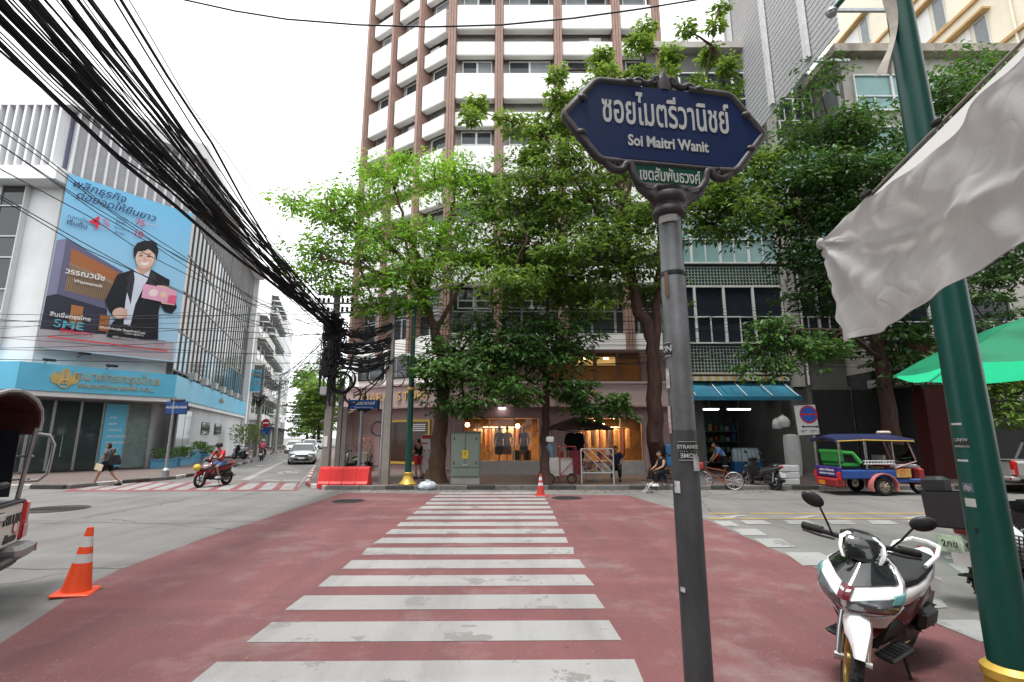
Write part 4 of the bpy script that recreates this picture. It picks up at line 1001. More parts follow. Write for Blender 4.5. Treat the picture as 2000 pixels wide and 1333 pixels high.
# ================================================================ LEFT STREET BEYOND
CREAM2 = mat('cream_facade', (.66, .55, .36), .8, var=.08, scale=.5, dirt=.15)
PALE = mat('pale_facade', (.68, .68, .66), .8, var=.06, scale=.4, dirt=.2)
def street_block(label, t0, t1, h, off, m, floors, bal=True, depth=10):
    """row building on the left of the side street between distances t0..t1 from the bank's corner"""
    o = C2 + sdir * t0 - sperp * off; b = thing('street_building', label, 'building', o)
    M = frame((0, 0, 0), sdir); L_ = t1 - t0
    B().box(0, L_, 0, depth, .1, h, M).build('wall', m, b)
    fh = (h - 4) / floors
    for k in range(floors):
        z = 4 + k * fh; n = max(2, int(L_ / 3.0)); w = L_ / n
        for i in range(n):
            f = B().box(i * w + .5, i * w + w - .5, -.06, .04, z + .9, z + fh - .6, M).build('window', WINF, b)
            B().box(i * w + .6, i * w + w - .6, -.09, -.065, z + 1.0, z + fh - .7, M).build('pane', DARKGLASS, f)
            if bal:
                B().box(i * w + .2, i * w + w - .2, -1.0, -.003, z, z + .15, M).box(i * w + .2, i * w + w - .2, -1.0, -.92, z + .15, z + .95, M).build('balcony', PALE, b)
                B().box(i * w + .3, i * w + w - .3, -.95, -.003, z + fh - .45, z + fh - .38, M).build('window_canopy', STEEL, b)
    B().box(-.2, L_ + .2, -1.4, -.003, 3.3, 3.5, M).build('shop_canopy', mat('canopy_dark', (.1, .1, .11), .8), b)
    for i in range(max(1, int(L_ / 4))):
        B().box(i * 4 + .3, i * 4 + 3.7, -.05, -.003, .2, 3.2, M).build('shop_front', mat('shop_front_dark', (.03, .03, .03), .6, var=.4), b)
    # gable end facing the crossing
    return b
cb = street_block('tall cream gabled building next beyond the bank', 28.5, 36, 19.5, 2.6, CREAM2, 4)
B().box(-.02, .02, -.3, 6, 19.5, 21, frame((0, 0, 0), sdir)).build('roof_turret', CREAM2, cb)
street_block('pale five storey row house with stacked balconies', 36.2, 48, 18.0, .6, PALE, 4)
street_block('white apartment block with balconies far down the side street', 48.2, 66, 24.0, .8, mat('far_white', (.72, .73, .74), .8, var=.05), 6)
street_block('farthest pale building at the bend of the side street', 66.2, 95, 27, 1.0, mat('far_white2', (.7, .72, .74), .8, var=.05), 7, False)
# ================================================================ TREES
BARK = mat('bark', (.10, .062, .042), .95, var=.35, scale=6, bump=.9, bscale=14, stretch=(1, 1, .25))
BARK2 = mat('bark_dark', (.055, .03, .024), .95, var=.35, scale=6, bump=.9, bscale=14, stretch=(1, 1, .25))
def tree(label, base, limbs, sprays, lm, bark=BARK, seed=0, dens=1.0, leaf=.2, group=None, thick=.36):
    """limbs: list of ([points], r0, r1); sprays: list of (centre, rx, ry, rz, count, tone)"""
    rng = np.random.default_rng(seed)
    t = thing('street_tree', label, 'tree', base)
    base = Vector(base)
    tb = B()
    def curve(pts, r0, r1, dst):
        pts = [Vector(p) for p in pts]; P = []; Rr = []; n = len(pts)
        for i in range(n - 1):
            for k in range(4):
                f = k / 4; p = pts[i].lerp(pts[i + 1], f)
                if i or k: p = p + Vector((rng.normal(0, .04), rng.normal(0, .04), 0))
                P.append(p); Rr.append(r0 + (r1 - r0) * (i + f) / (n - 1))
        P.append(pts[-1]); Rr.append(r1)
        dst.tube([p - base for p in P], Rr, 9)
    for i, (pts, r0, r1) in enumerate(limbs):
        if i == 0:
            curve(pts, r0, r1, tb)
            p0 = Vector(pts[0]) - base
            tb.lathe([(r0 * 1.7, -.05), (r0 * 1.35, .12), (r0 * 1.05, .5)], p0, 10)
        else: curve(pts, r0, r1, tb)
    trunk = tb.build('trunk', bark, t, smooth=True)
    pos = []; nr = []; sz = []; tn = []; br = B()
    ends = [Vector(l[0][-1]) for l in limbs] + [Vector(l[0][len(l[0]) // 2]) for l in limbs]
    for (c, rx, ry, rz, cnt, tone) in sprays:
        rx, ry, rz = (rx * 1.3, ry * 1.3, rz * 1.75) if rx > .62 else (rx * 1.1, ry * 1.1, rz * 1.2)
        c = Vector(c); near = min(ends, key=lambda e: (e - c).length)
        mid = (near + c) / 2 + Vector((0, 0, .25 * rz))
        br.tube([near - base, mid - base, c - base], [.07, .05, .025], 5)
        nclu = max(4, int(cnt * dens * 1.5 / 26))
        for k in range(nclu):
            # flat sprays inside an ellipsoid, biased to its shell
            d = rng.normal(0, 1, 3); d /= np.linalg.norm(d); r = rng.uniform(.1, 1.15) ** .6
            q = np.array(c) + d * r * np.array([rx, ry, rz])
            if rng.random() < .35: br.tube([c - base, Vector(q) - base], [.022, .008], 4)
            R_ = rng.uniform(.35, .75) * min(1.2, .4 + rx * .35); m = int(26 * rng.uniform(.7, 1.3))
            ang = rng.uniform(0, 2 * PI, m); rad = np.sqrt(rng.uniform(0, 1, m)) * R_
            dip = rng.uniform(-.25, -.05)
            px_ = q[0] + np.cos(ang) * rad; py_ = q[1] + np.sin(ang) * rad; pz_ = q[2] + rad * dip + rng.normal(0, .07, m)
            pos.append(np.stack([px_, py_, pz_], 1))
            nr.append(np.stack([np.cos(ang) + rng.normal(0, .35, m), np.sin(ang) + rng.normal(0, .35, m), rng.normal(-.35, .3, m)], 1))
            sz.append(rng.uniform(.5, 1.45, m) * leaf)
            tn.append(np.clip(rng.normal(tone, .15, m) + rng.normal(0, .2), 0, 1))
    pos = np.concatenate(pos) - np.array(base)
    crown = obj('crown', leaves_mesh('crown', pos, np.concatenate(nr), np.concatenate(sz), np.concatenate(tn)), lm, t)
    o = br.build('branches', bark, t); o['kind'] = 'stuff'
    return t
BRIGHT = leafmat('leaf_bright', (.105, .26, .028), .45)
MIDL = leafmat('leaf_mid', (.085, .175, .03), .38)
DEEPL = leafmat('leaf_deep', (.042, .115, .026), .32)
def sp(px, py, Y, rx, ry, rz, n, tone=.5): return (AT(px, py, Y), rx, ry, rz, n, tone)
# A: bright feathery tree left of the shop
YA = 20.6
bA = G(850, 943, .13)
limA = [([bA, AT(856, 860, YA), AT(866, 790, YA), AT(862, 690, YA), AT(845, 640, YA), AT(825, 575, YA)], .36, .16),
        ([AT(850, 650, YA), AT(838, 600, YA), AT(800, 520, YA), AT(740, 460, YA - .3), AT(660, 420, YA - .6)], .15, .05),
        ([AT(828, 580, YA), AT(815, 500, YA), AT(790, 430, YA), AT(770, 370, YA)], .13, .04),
        ([AT(828, 580, YA), AT(850, 500, YA + .3), AT(880, 420, YA + .6), AT(890, 360, YA + .6)], .12, .04),
        ([AT(825, 575, YA), AT(780, 545, YA - .6), AT(700, 520, YA - 1.2), AT(630, 505, YA - 1.4)], .11, .04),
        ([AT(850, 650, YA), AT(900, 560, YA), AT(950, 500, YA), AT(985, 450, YA)], .11, .04)]
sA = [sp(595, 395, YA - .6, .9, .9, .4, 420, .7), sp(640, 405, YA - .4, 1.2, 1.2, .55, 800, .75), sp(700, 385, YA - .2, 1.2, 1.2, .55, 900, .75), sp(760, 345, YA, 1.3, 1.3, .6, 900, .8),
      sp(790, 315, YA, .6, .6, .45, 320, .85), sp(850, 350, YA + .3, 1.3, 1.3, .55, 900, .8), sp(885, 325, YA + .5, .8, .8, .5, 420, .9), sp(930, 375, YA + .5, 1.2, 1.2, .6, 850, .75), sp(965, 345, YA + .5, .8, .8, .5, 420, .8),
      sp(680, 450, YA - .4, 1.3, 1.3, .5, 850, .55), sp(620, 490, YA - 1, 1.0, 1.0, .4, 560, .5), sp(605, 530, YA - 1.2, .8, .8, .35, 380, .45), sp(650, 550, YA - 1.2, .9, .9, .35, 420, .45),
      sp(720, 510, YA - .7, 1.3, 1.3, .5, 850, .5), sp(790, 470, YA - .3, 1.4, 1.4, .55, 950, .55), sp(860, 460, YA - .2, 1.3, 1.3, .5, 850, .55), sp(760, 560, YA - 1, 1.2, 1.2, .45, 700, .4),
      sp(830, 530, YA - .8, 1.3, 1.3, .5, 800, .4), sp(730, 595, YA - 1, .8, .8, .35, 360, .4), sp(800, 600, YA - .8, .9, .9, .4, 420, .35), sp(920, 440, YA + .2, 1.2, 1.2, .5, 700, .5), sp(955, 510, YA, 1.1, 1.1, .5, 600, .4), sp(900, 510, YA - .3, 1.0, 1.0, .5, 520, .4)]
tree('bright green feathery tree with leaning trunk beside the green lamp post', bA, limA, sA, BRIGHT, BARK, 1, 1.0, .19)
# B: low dark tree with thin trunk before the boutique
YB = 20.4; bB = G(1064, 948, .13)
limB = [([bB, AT(1063, 860, YB), AT(1066, 790, YB), AT(1064, 740, YB), AT(1066, 640, YB), AT(1072, 570, YB)], .2, .06),
        ([AT(1064, 790, YB), AT(1045, 750, YB), AT(985, 715, YB), AT(900, 690, YB)], .08, .03), ([AT(1066, 770, YB), AT(1095, 740, YB), AT(1140, 760, YB), AT(1180, 790, YB)], .07, .025),
        ([AT(1066, 700, YB), AT(1030, 670, YB), AT(980, 650, YB)], .07, .03)]
sB = [sp(855, 690, YB - .6, .9, .9, .35, 460, .5), sp(890, 720, YB - .8, 1.1, 1.1, .4, 650, .55), sp(950, 700, YB - .5, 1.2, 1.2, .5, 900, .4), sp(1010, 680, YB, 1.3, 1.3, .5, 950, .35), sp(870, 775, YB - .8, .7, .7, .4, 330, .45), sp(905, 800, YB - .9, .5, .5, .35, 190, .45),
      sp(960, 755, YB - .9, 1.0, 1.0, .4, 600, .6), sp(1010, 765, YB - 1, .7, .7, .35, 330, .7), sp(1060, 700, YB - .3, 1.2, 1.2, .5, 800, .3), sp(1110, 665, YB, 1.1, 1.1, .45, 650, .35), sp(1130, 770, YB - .6, .7, .7, .35, 330, .5), sp(1095, 755, YB - .5, .7, .7, .4, 330, .5),
      sp(1200, 795, YB - .8, .6, .45, .45, 380, .55), sp(1155, 800, YB - .7, .5, .5, .35, 220, .45), sp(930, 650, YB, 1.0, 1.0, .45, 500, .3), sp(1050, 640, YB + .2, 1.2, 1.2, .45, 600, .35), sp(830, 730, YB - .8, .6, .6, .3, 260, .55)]
tree('low dark leaved tree with a slim straight trunk before the boutique door', bB, limB, sB, DEEPL, BARK2, 2, .9, .24)
# C: big double-stemmed tree
YC = 20.3; bC = G(1287, 938, .13)
limC = [([bC, AT(1283, 860, YC), AT(1278, 780, YC), AT(1276, 700, YC), AT(1268, 640, YC), AT(1245, 600, YC), AT(1222, 480, YC), AT(1215, 380, YC)], .36, .17),
        ([AT(1278, 700, YC), AT(1284, 600, YC), AT(1290, 500, YC), AT(1285, 400, YC), AT(1320, 250, YC)], .2, .06), ([AT(1222, 500, YC), AT(1170, 420, YC), AT(1110, 330, YC), AT(1060, 260, YC)], .12, .03),
        ([AT(1215, 390, YC), AT(1195, 300, YC), AT(1180, 200, YC), AT(1170, 140, YC)], .12, .03), ([AT(1290, 450, YC), AT(1350, 400, YC), AT(1420, 340, YC), AT(1450, 300, YC)], .12, .04),
        ([AT(1215, 430, YC), AT(1245, 300, YC), AT(1265, 180, YC), AT(1255, 90, YC)], .1, .02), ([AT(1320, 260, YC), AT(1370, 180, YC), AT(1390, 90, YC), AT(1402, 30, YC)], .06, .012),
        ([AT(1222, 520, YC), AT(1120, 500, YC - .8), AT(1030, 470, YC - 1.2)], .1, .03), ([AT(1060, 260, YC), AT(990, 235, YC), AT(925, 215, YC)], .03, .01)]
sC = []
rg = np.random.default_rng(9)
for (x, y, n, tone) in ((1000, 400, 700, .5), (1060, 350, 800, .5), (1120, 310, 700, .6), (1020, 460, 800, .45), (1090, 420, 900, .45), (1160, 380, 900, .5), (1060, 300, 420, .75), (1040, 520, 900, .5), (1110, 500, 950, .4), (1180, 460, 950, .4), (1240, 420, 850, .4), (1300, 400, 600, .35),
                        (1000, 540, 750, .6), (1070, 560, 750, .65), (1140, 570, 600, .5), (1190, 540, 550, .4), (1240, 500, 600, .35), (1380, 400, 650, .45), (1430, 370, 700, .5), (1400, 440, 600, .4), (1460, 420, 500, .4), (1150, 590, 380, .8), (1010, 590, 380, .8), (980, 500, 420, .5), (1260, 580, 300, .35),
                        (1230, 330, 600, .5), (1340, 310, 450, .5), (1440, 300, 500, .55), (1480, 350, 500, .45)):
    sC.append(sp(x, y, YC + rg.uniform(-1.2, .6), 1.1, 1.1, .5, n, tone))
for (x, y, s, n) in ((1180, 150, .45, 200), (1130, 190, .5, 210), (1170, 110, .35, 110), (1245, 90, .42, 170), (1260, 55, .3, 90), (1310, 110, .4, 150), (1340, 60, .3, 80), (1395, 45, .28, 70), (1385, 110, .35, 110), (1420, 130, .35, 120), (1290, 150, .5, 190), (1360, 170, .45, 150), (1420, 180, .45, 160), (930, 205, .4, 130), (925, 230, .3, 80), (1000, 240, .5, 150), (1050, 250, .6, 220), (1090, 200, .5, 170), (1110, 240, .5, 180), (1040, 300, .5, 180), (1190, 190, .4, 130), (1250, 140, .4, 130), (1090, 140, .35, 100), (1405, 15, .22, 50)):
    sC.append(sp(x, y, YC + rg.uniform(-.5, .5), s, s, s * .9, n * 2.0, .95))  # top sprays toned brightest, sunlight put into the leaf colour
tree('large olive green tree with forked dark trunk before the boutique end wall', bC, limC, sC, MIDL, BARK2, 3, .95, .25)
# D: dense tree at right behind the lamp post
YD = 20.0; bD = Vector((15.2, 20.3, .13))
limD = [([bD, (15.2, 20.2, 3), (15.0, 20, 6), (14.9, 20, 9), (14.6, 20, 12)], .34, .12), ([(15.0, 20, 6), (13.5, 19.6, 9), (12, 19.4, 11)], .14, .04), ([(15.0, 20, 7), (17, 19.6, 10), (19, 19.4, 12.5)], .14, .04), ([(15, 20, 5), (13, 19, 6), (11, 18.8, 6.0)], .1, .03)]
sD = []
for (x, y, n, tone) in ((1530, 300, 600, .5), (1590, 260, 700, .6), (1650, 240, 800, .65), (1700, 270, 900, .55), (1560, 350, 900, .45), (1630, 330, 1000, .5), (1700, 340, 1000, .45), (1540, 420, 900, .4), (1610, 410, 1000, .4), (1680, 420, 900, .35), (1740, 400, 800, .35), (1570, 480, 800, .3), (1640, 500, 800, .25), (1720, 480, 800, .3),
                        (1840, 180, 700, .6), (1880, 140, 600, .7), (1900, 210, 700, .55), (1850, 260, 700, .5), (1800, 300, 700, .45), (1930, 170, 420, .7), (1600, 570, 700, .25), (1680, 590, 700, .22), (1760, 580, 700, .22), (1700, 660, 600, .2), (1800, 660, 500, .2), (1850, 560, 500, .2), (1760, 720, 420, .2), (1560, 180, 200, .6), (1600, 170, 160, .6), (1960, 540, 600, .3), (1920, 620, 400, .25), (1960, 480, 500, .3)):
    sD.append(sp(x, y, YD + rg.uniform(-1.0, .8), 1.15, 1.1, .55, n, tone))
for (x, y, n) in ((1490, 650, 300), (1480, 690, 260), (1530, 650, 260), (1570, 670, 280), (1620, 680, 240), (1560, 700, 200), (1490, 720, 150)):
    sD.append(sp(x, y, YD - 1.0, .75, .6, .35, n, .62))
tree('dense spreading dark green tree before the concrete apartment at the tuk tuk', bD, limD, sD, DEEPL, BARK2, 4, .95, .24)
# E: foliage by the white pickup
YE = 19.9; bE = Vector((21.5, 20.6, .13))
tree('small roadside tree hanging over the parked silver pickup', bE, [([bE, (21.4, 20.5, 2), (21.2, 20.3, 4), (20.9, 20.2, 5.5)], .12, .05)],
     [sp(1985, 770, YE, .9, .8, .5, 420, .5), sp(1965, 810, YE - .3, .7, .7, .4, 320, .5), sp(1940, 740, YE, .8, .8, .5, 360, .35), sp(1990, 720, YE, .9, .8, .5, 360, .4), sp(1975, 690, YE, 1.0, .8, .4, 300, .3)], MIDL, BARK2, 5, 1, .22)
# far trees closing the left street
for i, (t_, off, h, lab) in enumerate(((66, -1.2, 11, 'leafy tree overhanging the side street behind the silver sedan'), (80, -2.2, 16, 'tall rounded tree farther down the side street'), (98, -4.2, 17, 'farthest tree closing the view of the side street'))):
    base = kr0 + sdir * t_ + sperp * off; base.z = .13
    c = Vector((base.x, base.y, h * .55)); ss = []
    for k in range(26):
        a = U(0, 6.3); r = U(.1, 1) * h * .33
        ss.append((c + Vector((math.cos(a) * r, math.sin(a) * r, U(-.32, .42) * h)), 1.6, 1.6, .9, 300, U(.35, .75)))
    tree(lab, base, [([base, base + Vector((0, 0, h * .3)), c], .3, .12)], ss, BRIGHT if i == 1 else MIDL, BARK, 20 + i, 1, .42)
t = thing('potted_tree', 'round potted bush standing at the bank corner with the cream building', 'bush', G(477, 893, .13))
B().lathe([(.3, 0), (.42, .5), (.4, .55)], n=14).build('pot', mat('terracotta', (.3, .12, .07), .8), t, smooth=True)
B().tube([(0, 0, .5), (.05, 0, 1.3)], .06, 6).build('stem', BARK, t)
shrub(t, (0, 0, 1.1), 1.1, 1.0, 1.7, 700, leafmat('pale_bush_leaf', (.13, .2, .06)), .24, 77)
# ================================================================ POLES, CABLES
def sag(a, b, s, n=14, wob=0.0):
    a = Vector(a); b = Vector(b); out = []
    for i in range(n + 1):
        f = i / n; p = a.lerp(b, f); p.z -= s * 4 * f * (1 - f)
        if wob and 0 < i < n: p += Vector((random.gauss(0, wob), random.gauss(0, wob), random.gauss(0, wob)))
        out.append(p)
    return out
PC = mat('pole_concrete', (.27, .25, .225), .9, var=.15, scale=3, bump=.3, bscale=30, dirt=.45)
P1 = G(634, 943, .13); P2 = G(752, 946, .13)
def upole(name, label, base, h, w0, w1, parent=None, arms=True):
    t = thing(name, label, 'utility pole', base)
    B().loft([[(-w, -w, z), (w, -w, z), (w, w, z), (-w, w, z)] for w, z in ((w0, 0), (w1, h))]).build('concrete_shaft', PC, t)
    if arms:
        for z in (h - .55, h - .95, h - 1.35):
            a = B().box(-.75, .75, -.2, -.12, z, z + .07).build('crossarm', STEEL, t)
            for x in (-.7, -.5, -.3, .3, .5, .7): B().lathe([(.03, 0), (.07, .05), (.04, .1), (.07, .14), (.03, .2)], (x, -.16, z + .07), 8).build('insulator', mat('insulator_brown', (.05, .03, .03), .3), a, smooth=True)
    return t
up = upole('utility_pole', 'concrete utility pole wrapped in black cables at the kerb corner', P1, 8.2, .15, .1)
upole('utility_pole', 'bare twin concrete pole standing left of the green lamp post', P2, 7.6, .14, .1, arms=False)
b = B().tube([(-.2, -.1, 0), (-.16, -.1, 3.3)], .045, 6).build('conduit', STEEL, [o for o in COL.objects if o.name.startswith('utility_pole')][-1])
for dx in (.28, .5):
    o = B().loft([[(-w, -w, z), (w, -w, z), (w, w, z), (-w, w, z)] for w, z in ((.1, 0), (.08, 4.2 if dx < .4 else 3.0))]).build('stub_post', PC, up); o.location = (dx, .5, 0)
B().cbox((-.02, -.165, 1.6), (.16, .01, .42)).build('white_notice', WHITE, up)
B().bbox((-.2, -.2, 3.6), (.3, .25, .35), .04).build('junction_box', mat('box_grey', (.4, .4, .4), .6), up)
# big bundle overhead
random.seed(12)
cbn = thing('cable_bundle', 'thick bundle of black overhead cables sweeping across the street', 'cables', (P1.x, P1.y, 6.3))
for k in range(54):
    th = random.choice([.008, .01, .012, .016, .02]) if k > 5 else .034
    a = Vector((P1.x + random.gauss(0, .14), P1.y - .2 + random.gauss(0, .1), 6.45 + random.gauss(0, .28)))
    q = random.gauss(0, 1)
    e = Vector((-4.55 + q * .6, -3.0, 7.6 + random.gauss(0, .36) + q * .12))
    B().tube(sag(a, e, U(.35, .7), 16, .03), th, 5).build('cable', CABLE, cbn, world=True)
# thin drops beside the bundle
for k in range(7):
    a = Vector((P1.x, P1.y - .2, 6.2 + U(-.3, .3))); e = Vector((-5.8 + U(-1, .3), -2.5, 6.6 + U(-.4, .4)))
    B().tube(sag(a, e, U(.9, 1.5), 16, .03), .008, 4).build('cable', CABLE, cbn, world=True)
lw = thing('service_wires', 'loose black wires running from the wrapped pole past the bank', 'wires', (P1.x, P1.y, 6))
for k in range(10):
    a = Vector((P1.x, P1.y, U(4.6, 7.8))); e = Vector((-45, 20.5 + U(-1, 1.5), U(5.2, 8.8)))
    B().tube(sag(a, e, U(.2, .9), 14), U(.008, .016), 4).build('wire', CABLE, lw, world=True)
for k in range(8):
    a = Vector((P1.x, P1.y, U(5, 7.6))); e = kr0 + sdir * 38 + sperp * -6 + Vector((0, 0, U(5, 7.5)))
    B().tube(sag(a, e, U(.3, .8), 12), .014, 4).build('wire', CABLE, lw, world=True)
rw = thing('roadside_wires', 'thin black wires strung along the shopfronts behind the trees', 'wires', (P2.x, P2.y, 6))
for k in range(20):
    z = 5.0 + k * .13 + U(-.05, .05)
    pts = sag((P1.x, P1.y, z + U(-.2, .2)), (P2.x, P2.y, z), .12, 6)[:-1] + sag((P2.x, P2.y, z), (9.0, 20.9, z + U(-.3, .3)), U(.1, .4), 10)[:-1] + sag((9.0, 20.9, z), (26, 20.9, z + .2), .3, 8)
    B().tube(pts, U(.007, .013), 4).build('wire', CABLE, rw, world=True)
for k in range(5):
    z = (6.35, 5.75, 5.5, 5.2, 5.0)[k]
    for j in range(9): B().tube(sag((P1.x + .1, P1.y - .1, z + U(-.1, .1)), (P2.x, P2.y - .12, z + U(-.12, .12)), U(.1, .45), 10, .03), U(.015, .04), 5).build('slack_cable', CABLE, rw, world=True)
tp = thing('span_wire', 'single black wire spanning high across the street in front of the tower', 'wire', AT(700, 50, 8))
pts = [AT(x, y, 8.0) for x, y in ((40, -95), (200, -40), (360, 0), (460, 22), (560, 38), (700, 49), (840, 53), (980, 49), (1120, 36), (1250, 18), (1360, 0), (1560, -50), (1800, -120))]
B().tube(pts, .016, 6).build('wire', CABLE, tp, world=True)
# tangle on the pole
tg = thing('cable_tangle', 'dense black tangle of cables and boxes lashed round the utility pole', 'cables', (P1.x, P1.y, 4.5))
random.seed(31)
for k in range(120):
    z = random.choice([U(4.2, 6.7), U(4.6, 6.6)]); n = 7; sp_ = U(.15, .5)
    pts = [Vector((P1.x + random.gauss(.05, sp_ * .7), P1.y - .22 + random.gauss(0, .12), z + random.gauss(0, .3) * i * .3)) for i in range(n)]
    sm = []
    for i in range(n - 1):
        for f in (0, .33, .66): sm.append(pts[i].lerp(pts[i + 1], f))
    sm = [(sm[max(0, i - 1)] + sm[i] + sm[min(len(sm) - 1, i + 1)]) / 3 for i in range(len(sm))]
    B().tube(sm, U(.012, .03), 5).build('loop', CABLE, tg, world=True)
for k in range(26):
    x = P1.x + random.gauss(0, .2); B().tube([(x, P1.y - .25, 6.7), (x + U(-.1, .1), P1.y - .3, 5.6), (x + U(-.15, .15), P1.y - .27, U(3.0, 4.8))], U(.015, .035), 5).build('drop_cable', CABLE, tg, world=True)
for k in range(9):
    B().bbox((P1.x + U(-.3, .4), P1.y - .3, U(4.4, 6.5)), (U(.15, .35), .2, U(.2, .5)), .03).build('splice_box', BLACK, tg, world=True)
for (px, py, r, t_) in ((684, 675, .24, .02), (672, 742, .48, .045), (664, 748, .42, .04), (688, 772, .33, .04), (657, 778, .3, .02), (735, 735, .35, .02), (775, 740, .3, .018), (740, 838, .28, .018), (712, 650, .3, .02)):
    c = AT(px, py, P1.y - .3)
    for q in range(3):
        B().torus((0, 0, 0), r + U(-.03, .03), t_ * U(.5, .8), 26, 6, Matrix.Translation(c + Vector((U(-.03, .03), U(-.06, .06), U(-.03, .03)))) @ Matrix.Rotation(U(-.3, .3), 4, 'Z')).build('cable_coil', CABLE, tg, world=True)
for a_, b_ in (((684, 650), (770, 640)), ((690, 690), (765, 660)), ((672, 720), (770, 700)), ((690, 772), (760, 720)), ((655, 760), (690, 690))):
    for q in range(4):
        B().tube(sag(AT(a_[0], a_[1] + U(-8, 8), P1.y - .2), AT(b_[0], b_[1] + U(-8, 8), P2.y - .2), U(.05, .35), 8, .02), U(.012, .028), 5).build('slack_cable', CABLE, tg, world=True)
for i, (px, py) in enumerate(((506, 892), (541, 885))):
    upole('utility_pole', ('concrete utility pole beside the cream building down the side street', 'farther concrete utility pole down the side street shops')[i], G(px, py, .13) - sperp * .3, 8.6, .16, .11)
for k in range(12):
    a = G(506, 892, .13); c_ = a - sperp * .3
    B().tube(sag((c_.x + U(-.3, .3), c_.y - .2, U(4.5, 8)), (P1.x, P1.y, U(5, 7.4)), U(.3, 1.0), 12), .016, 4).build('wire', CABLE, lw, world=True)
for k in range(14):
    c_ = G(506, 892, .13) - sperp * .3; x_ = U(.3, .9); B().tube(sag((c_.x - x_, c_.y - .3, U(5.2, 6)), (c_.x + x_ * U(.5, 1), c_.y - .3, U(5.2, 6)), U(.2, .9), 8), .025, 4).build('wire', CABLE, lw, world=True)
t = thing('no_entry_sign', 'red no entry disc over a blue plate on a post down the side street', 'sign', G(516, 891, .13))
B().tube([(0, 0, 0), (0, 0, 3.4)], .05, 8).build('post', mat('post_green', (.05, .3, .22), .5), t)
B().lathe([(.4, 0), (.4, .02)], n=20, M=Matrix.Translation((-.1, -.06, 3.1)) @ Matrix.Rotation(PI / 2, 4, 'X')).build('red_disc', mat('sign_red', (.4, .02, .03), .5), t)
B().cbox((-.1, -.09, 3.1), (.55, .01, .14)).build('white_bar', WHITE, t)
B().cbox((-.1, -.07, 2.35), (.75, .02, .6)).build('blue_plate', mat('sign_blue', (.02, .12, .4), .5), t)
# ================================================================ STREET FURNITURE
GREEN = mat('lamp_green', (.003, .05, .038), .35, var=.12, scale=3, spec=.35, dirt=.06)
def lamp_post(label, base, s, arm=None, h=7.5):
    t = thing('lamp_post', label, 'lamp post', base)
    B().lathe([(.125, .42), (.118, 2.0), (.105, 4), (.085, 6), (.075, h)], n=28).build('shaft', GREEN, t, smooth=True)
    B().lathe([(.32, 0), (.34, .04), (.3, .08), (.22, .16), (.16, .3), (.145, .36), (.165, .38), (.165, .43), (.13, .46)], n=28).build('bell_base', GOLDP, t, smooth=True)
    B().lathe([(.11, 3.55), (.16, 3.58), (.16, 3.64), (.12, 3.68)], n=20).build('ring_collar', GOLDP if s else GREEN, t, smooth=True)
    return t
lamp_post('green lamp post with gold bell base beside the leaning bright tree', G(796, 947, .13), True)
# street name sign on grey post
SB = mat('sign_blue_plate', (.01, .085, .33), .45, var=.06)
SG = mat('sign_frame_iron', (.045, .04, .042), .5, .2, var=.2, scale=8, bump=.15, bscale=30)
t = thing('street_sign', 'rectangular blue road name sign on a grey post at the kerb corner', 'street sign', G(700, 936, .13))
B().lathe([(.085, 0), (.08, 2.0), (.07, 2.1), (.07, 2.9)], n=14).build('post', mat('post_grey', (.3, .31, .33), .5, .2, var=.1), t, smooth=True)
B().bbox((.07, -.03, 3.18), (1.28, .08, .4), .015).build('plate', SB, t)
for x in (-.59, .73): B().cbox((x, -.03, 3.15), (.05, .1, .56)).build('end_bar', BLACK, t)
B().lathe([(.03, 3.38), (.09, 3.45), (.05, 3.55), (.02, 3.8), (.005, 3.95)], (.1, 0, 0), 10).build('finial', BLACK, t, smooth=True)
B().prism([(-.3, 2.98), (.44, 2.98), (.15, 2.82), (0, 2.82)], .06, Matrix.Translation((0, -.03, 0))).build('bracket', BLACK, t)
text('ถนนราชวงศ์', .2, WHITE, t, Matrix.Translation((.07, -.075, 3.23)), 'lettering', .004, bold=.004)
text('Thanon Ratchawong', .1, WHITE, t, Matrix.Translation((.07, -.075, 3.05)), 'lettering', .004)
# red plastic barrier
RP = mat('red_plastic', (.58, .035, .035), .4, var=.12, scale=2, dirt=.08)
t = thing('plastic_barrier', 'red plastic water filled road barrier at the pavement corner', 'barrier', G(673, 954.5, 0))
prof = [(-.36, .04), (-.36, .2), (-.28, .28), (-.16, .72), (-.12, .8), (.12, .8), (.16, .72), (.28, .28), (.36, .2), (.36, .04)]
segs = [(-.93, -.5), (-.49, -.03), (-.02, .45), (.46, .93)]
for a, c in segs:
    rings = []
    for x, ins in ((a, .05), (a + .05, 0), (c - .05, 0), (c, .05)): rings.append([(x, y * (1 - ins), z - ins * .2 * (z > .5)) for y, z in prof])
    B().loft(rings).build('body_section', RP, t)
B().box(-.9, .9, -.11, .11, .3, .76).build('core', RP, t)
for x in (-.62, .62): B().cbox((x, -.3, .0 + .03), (.34, .12, .06)).build('foot', RP, t)
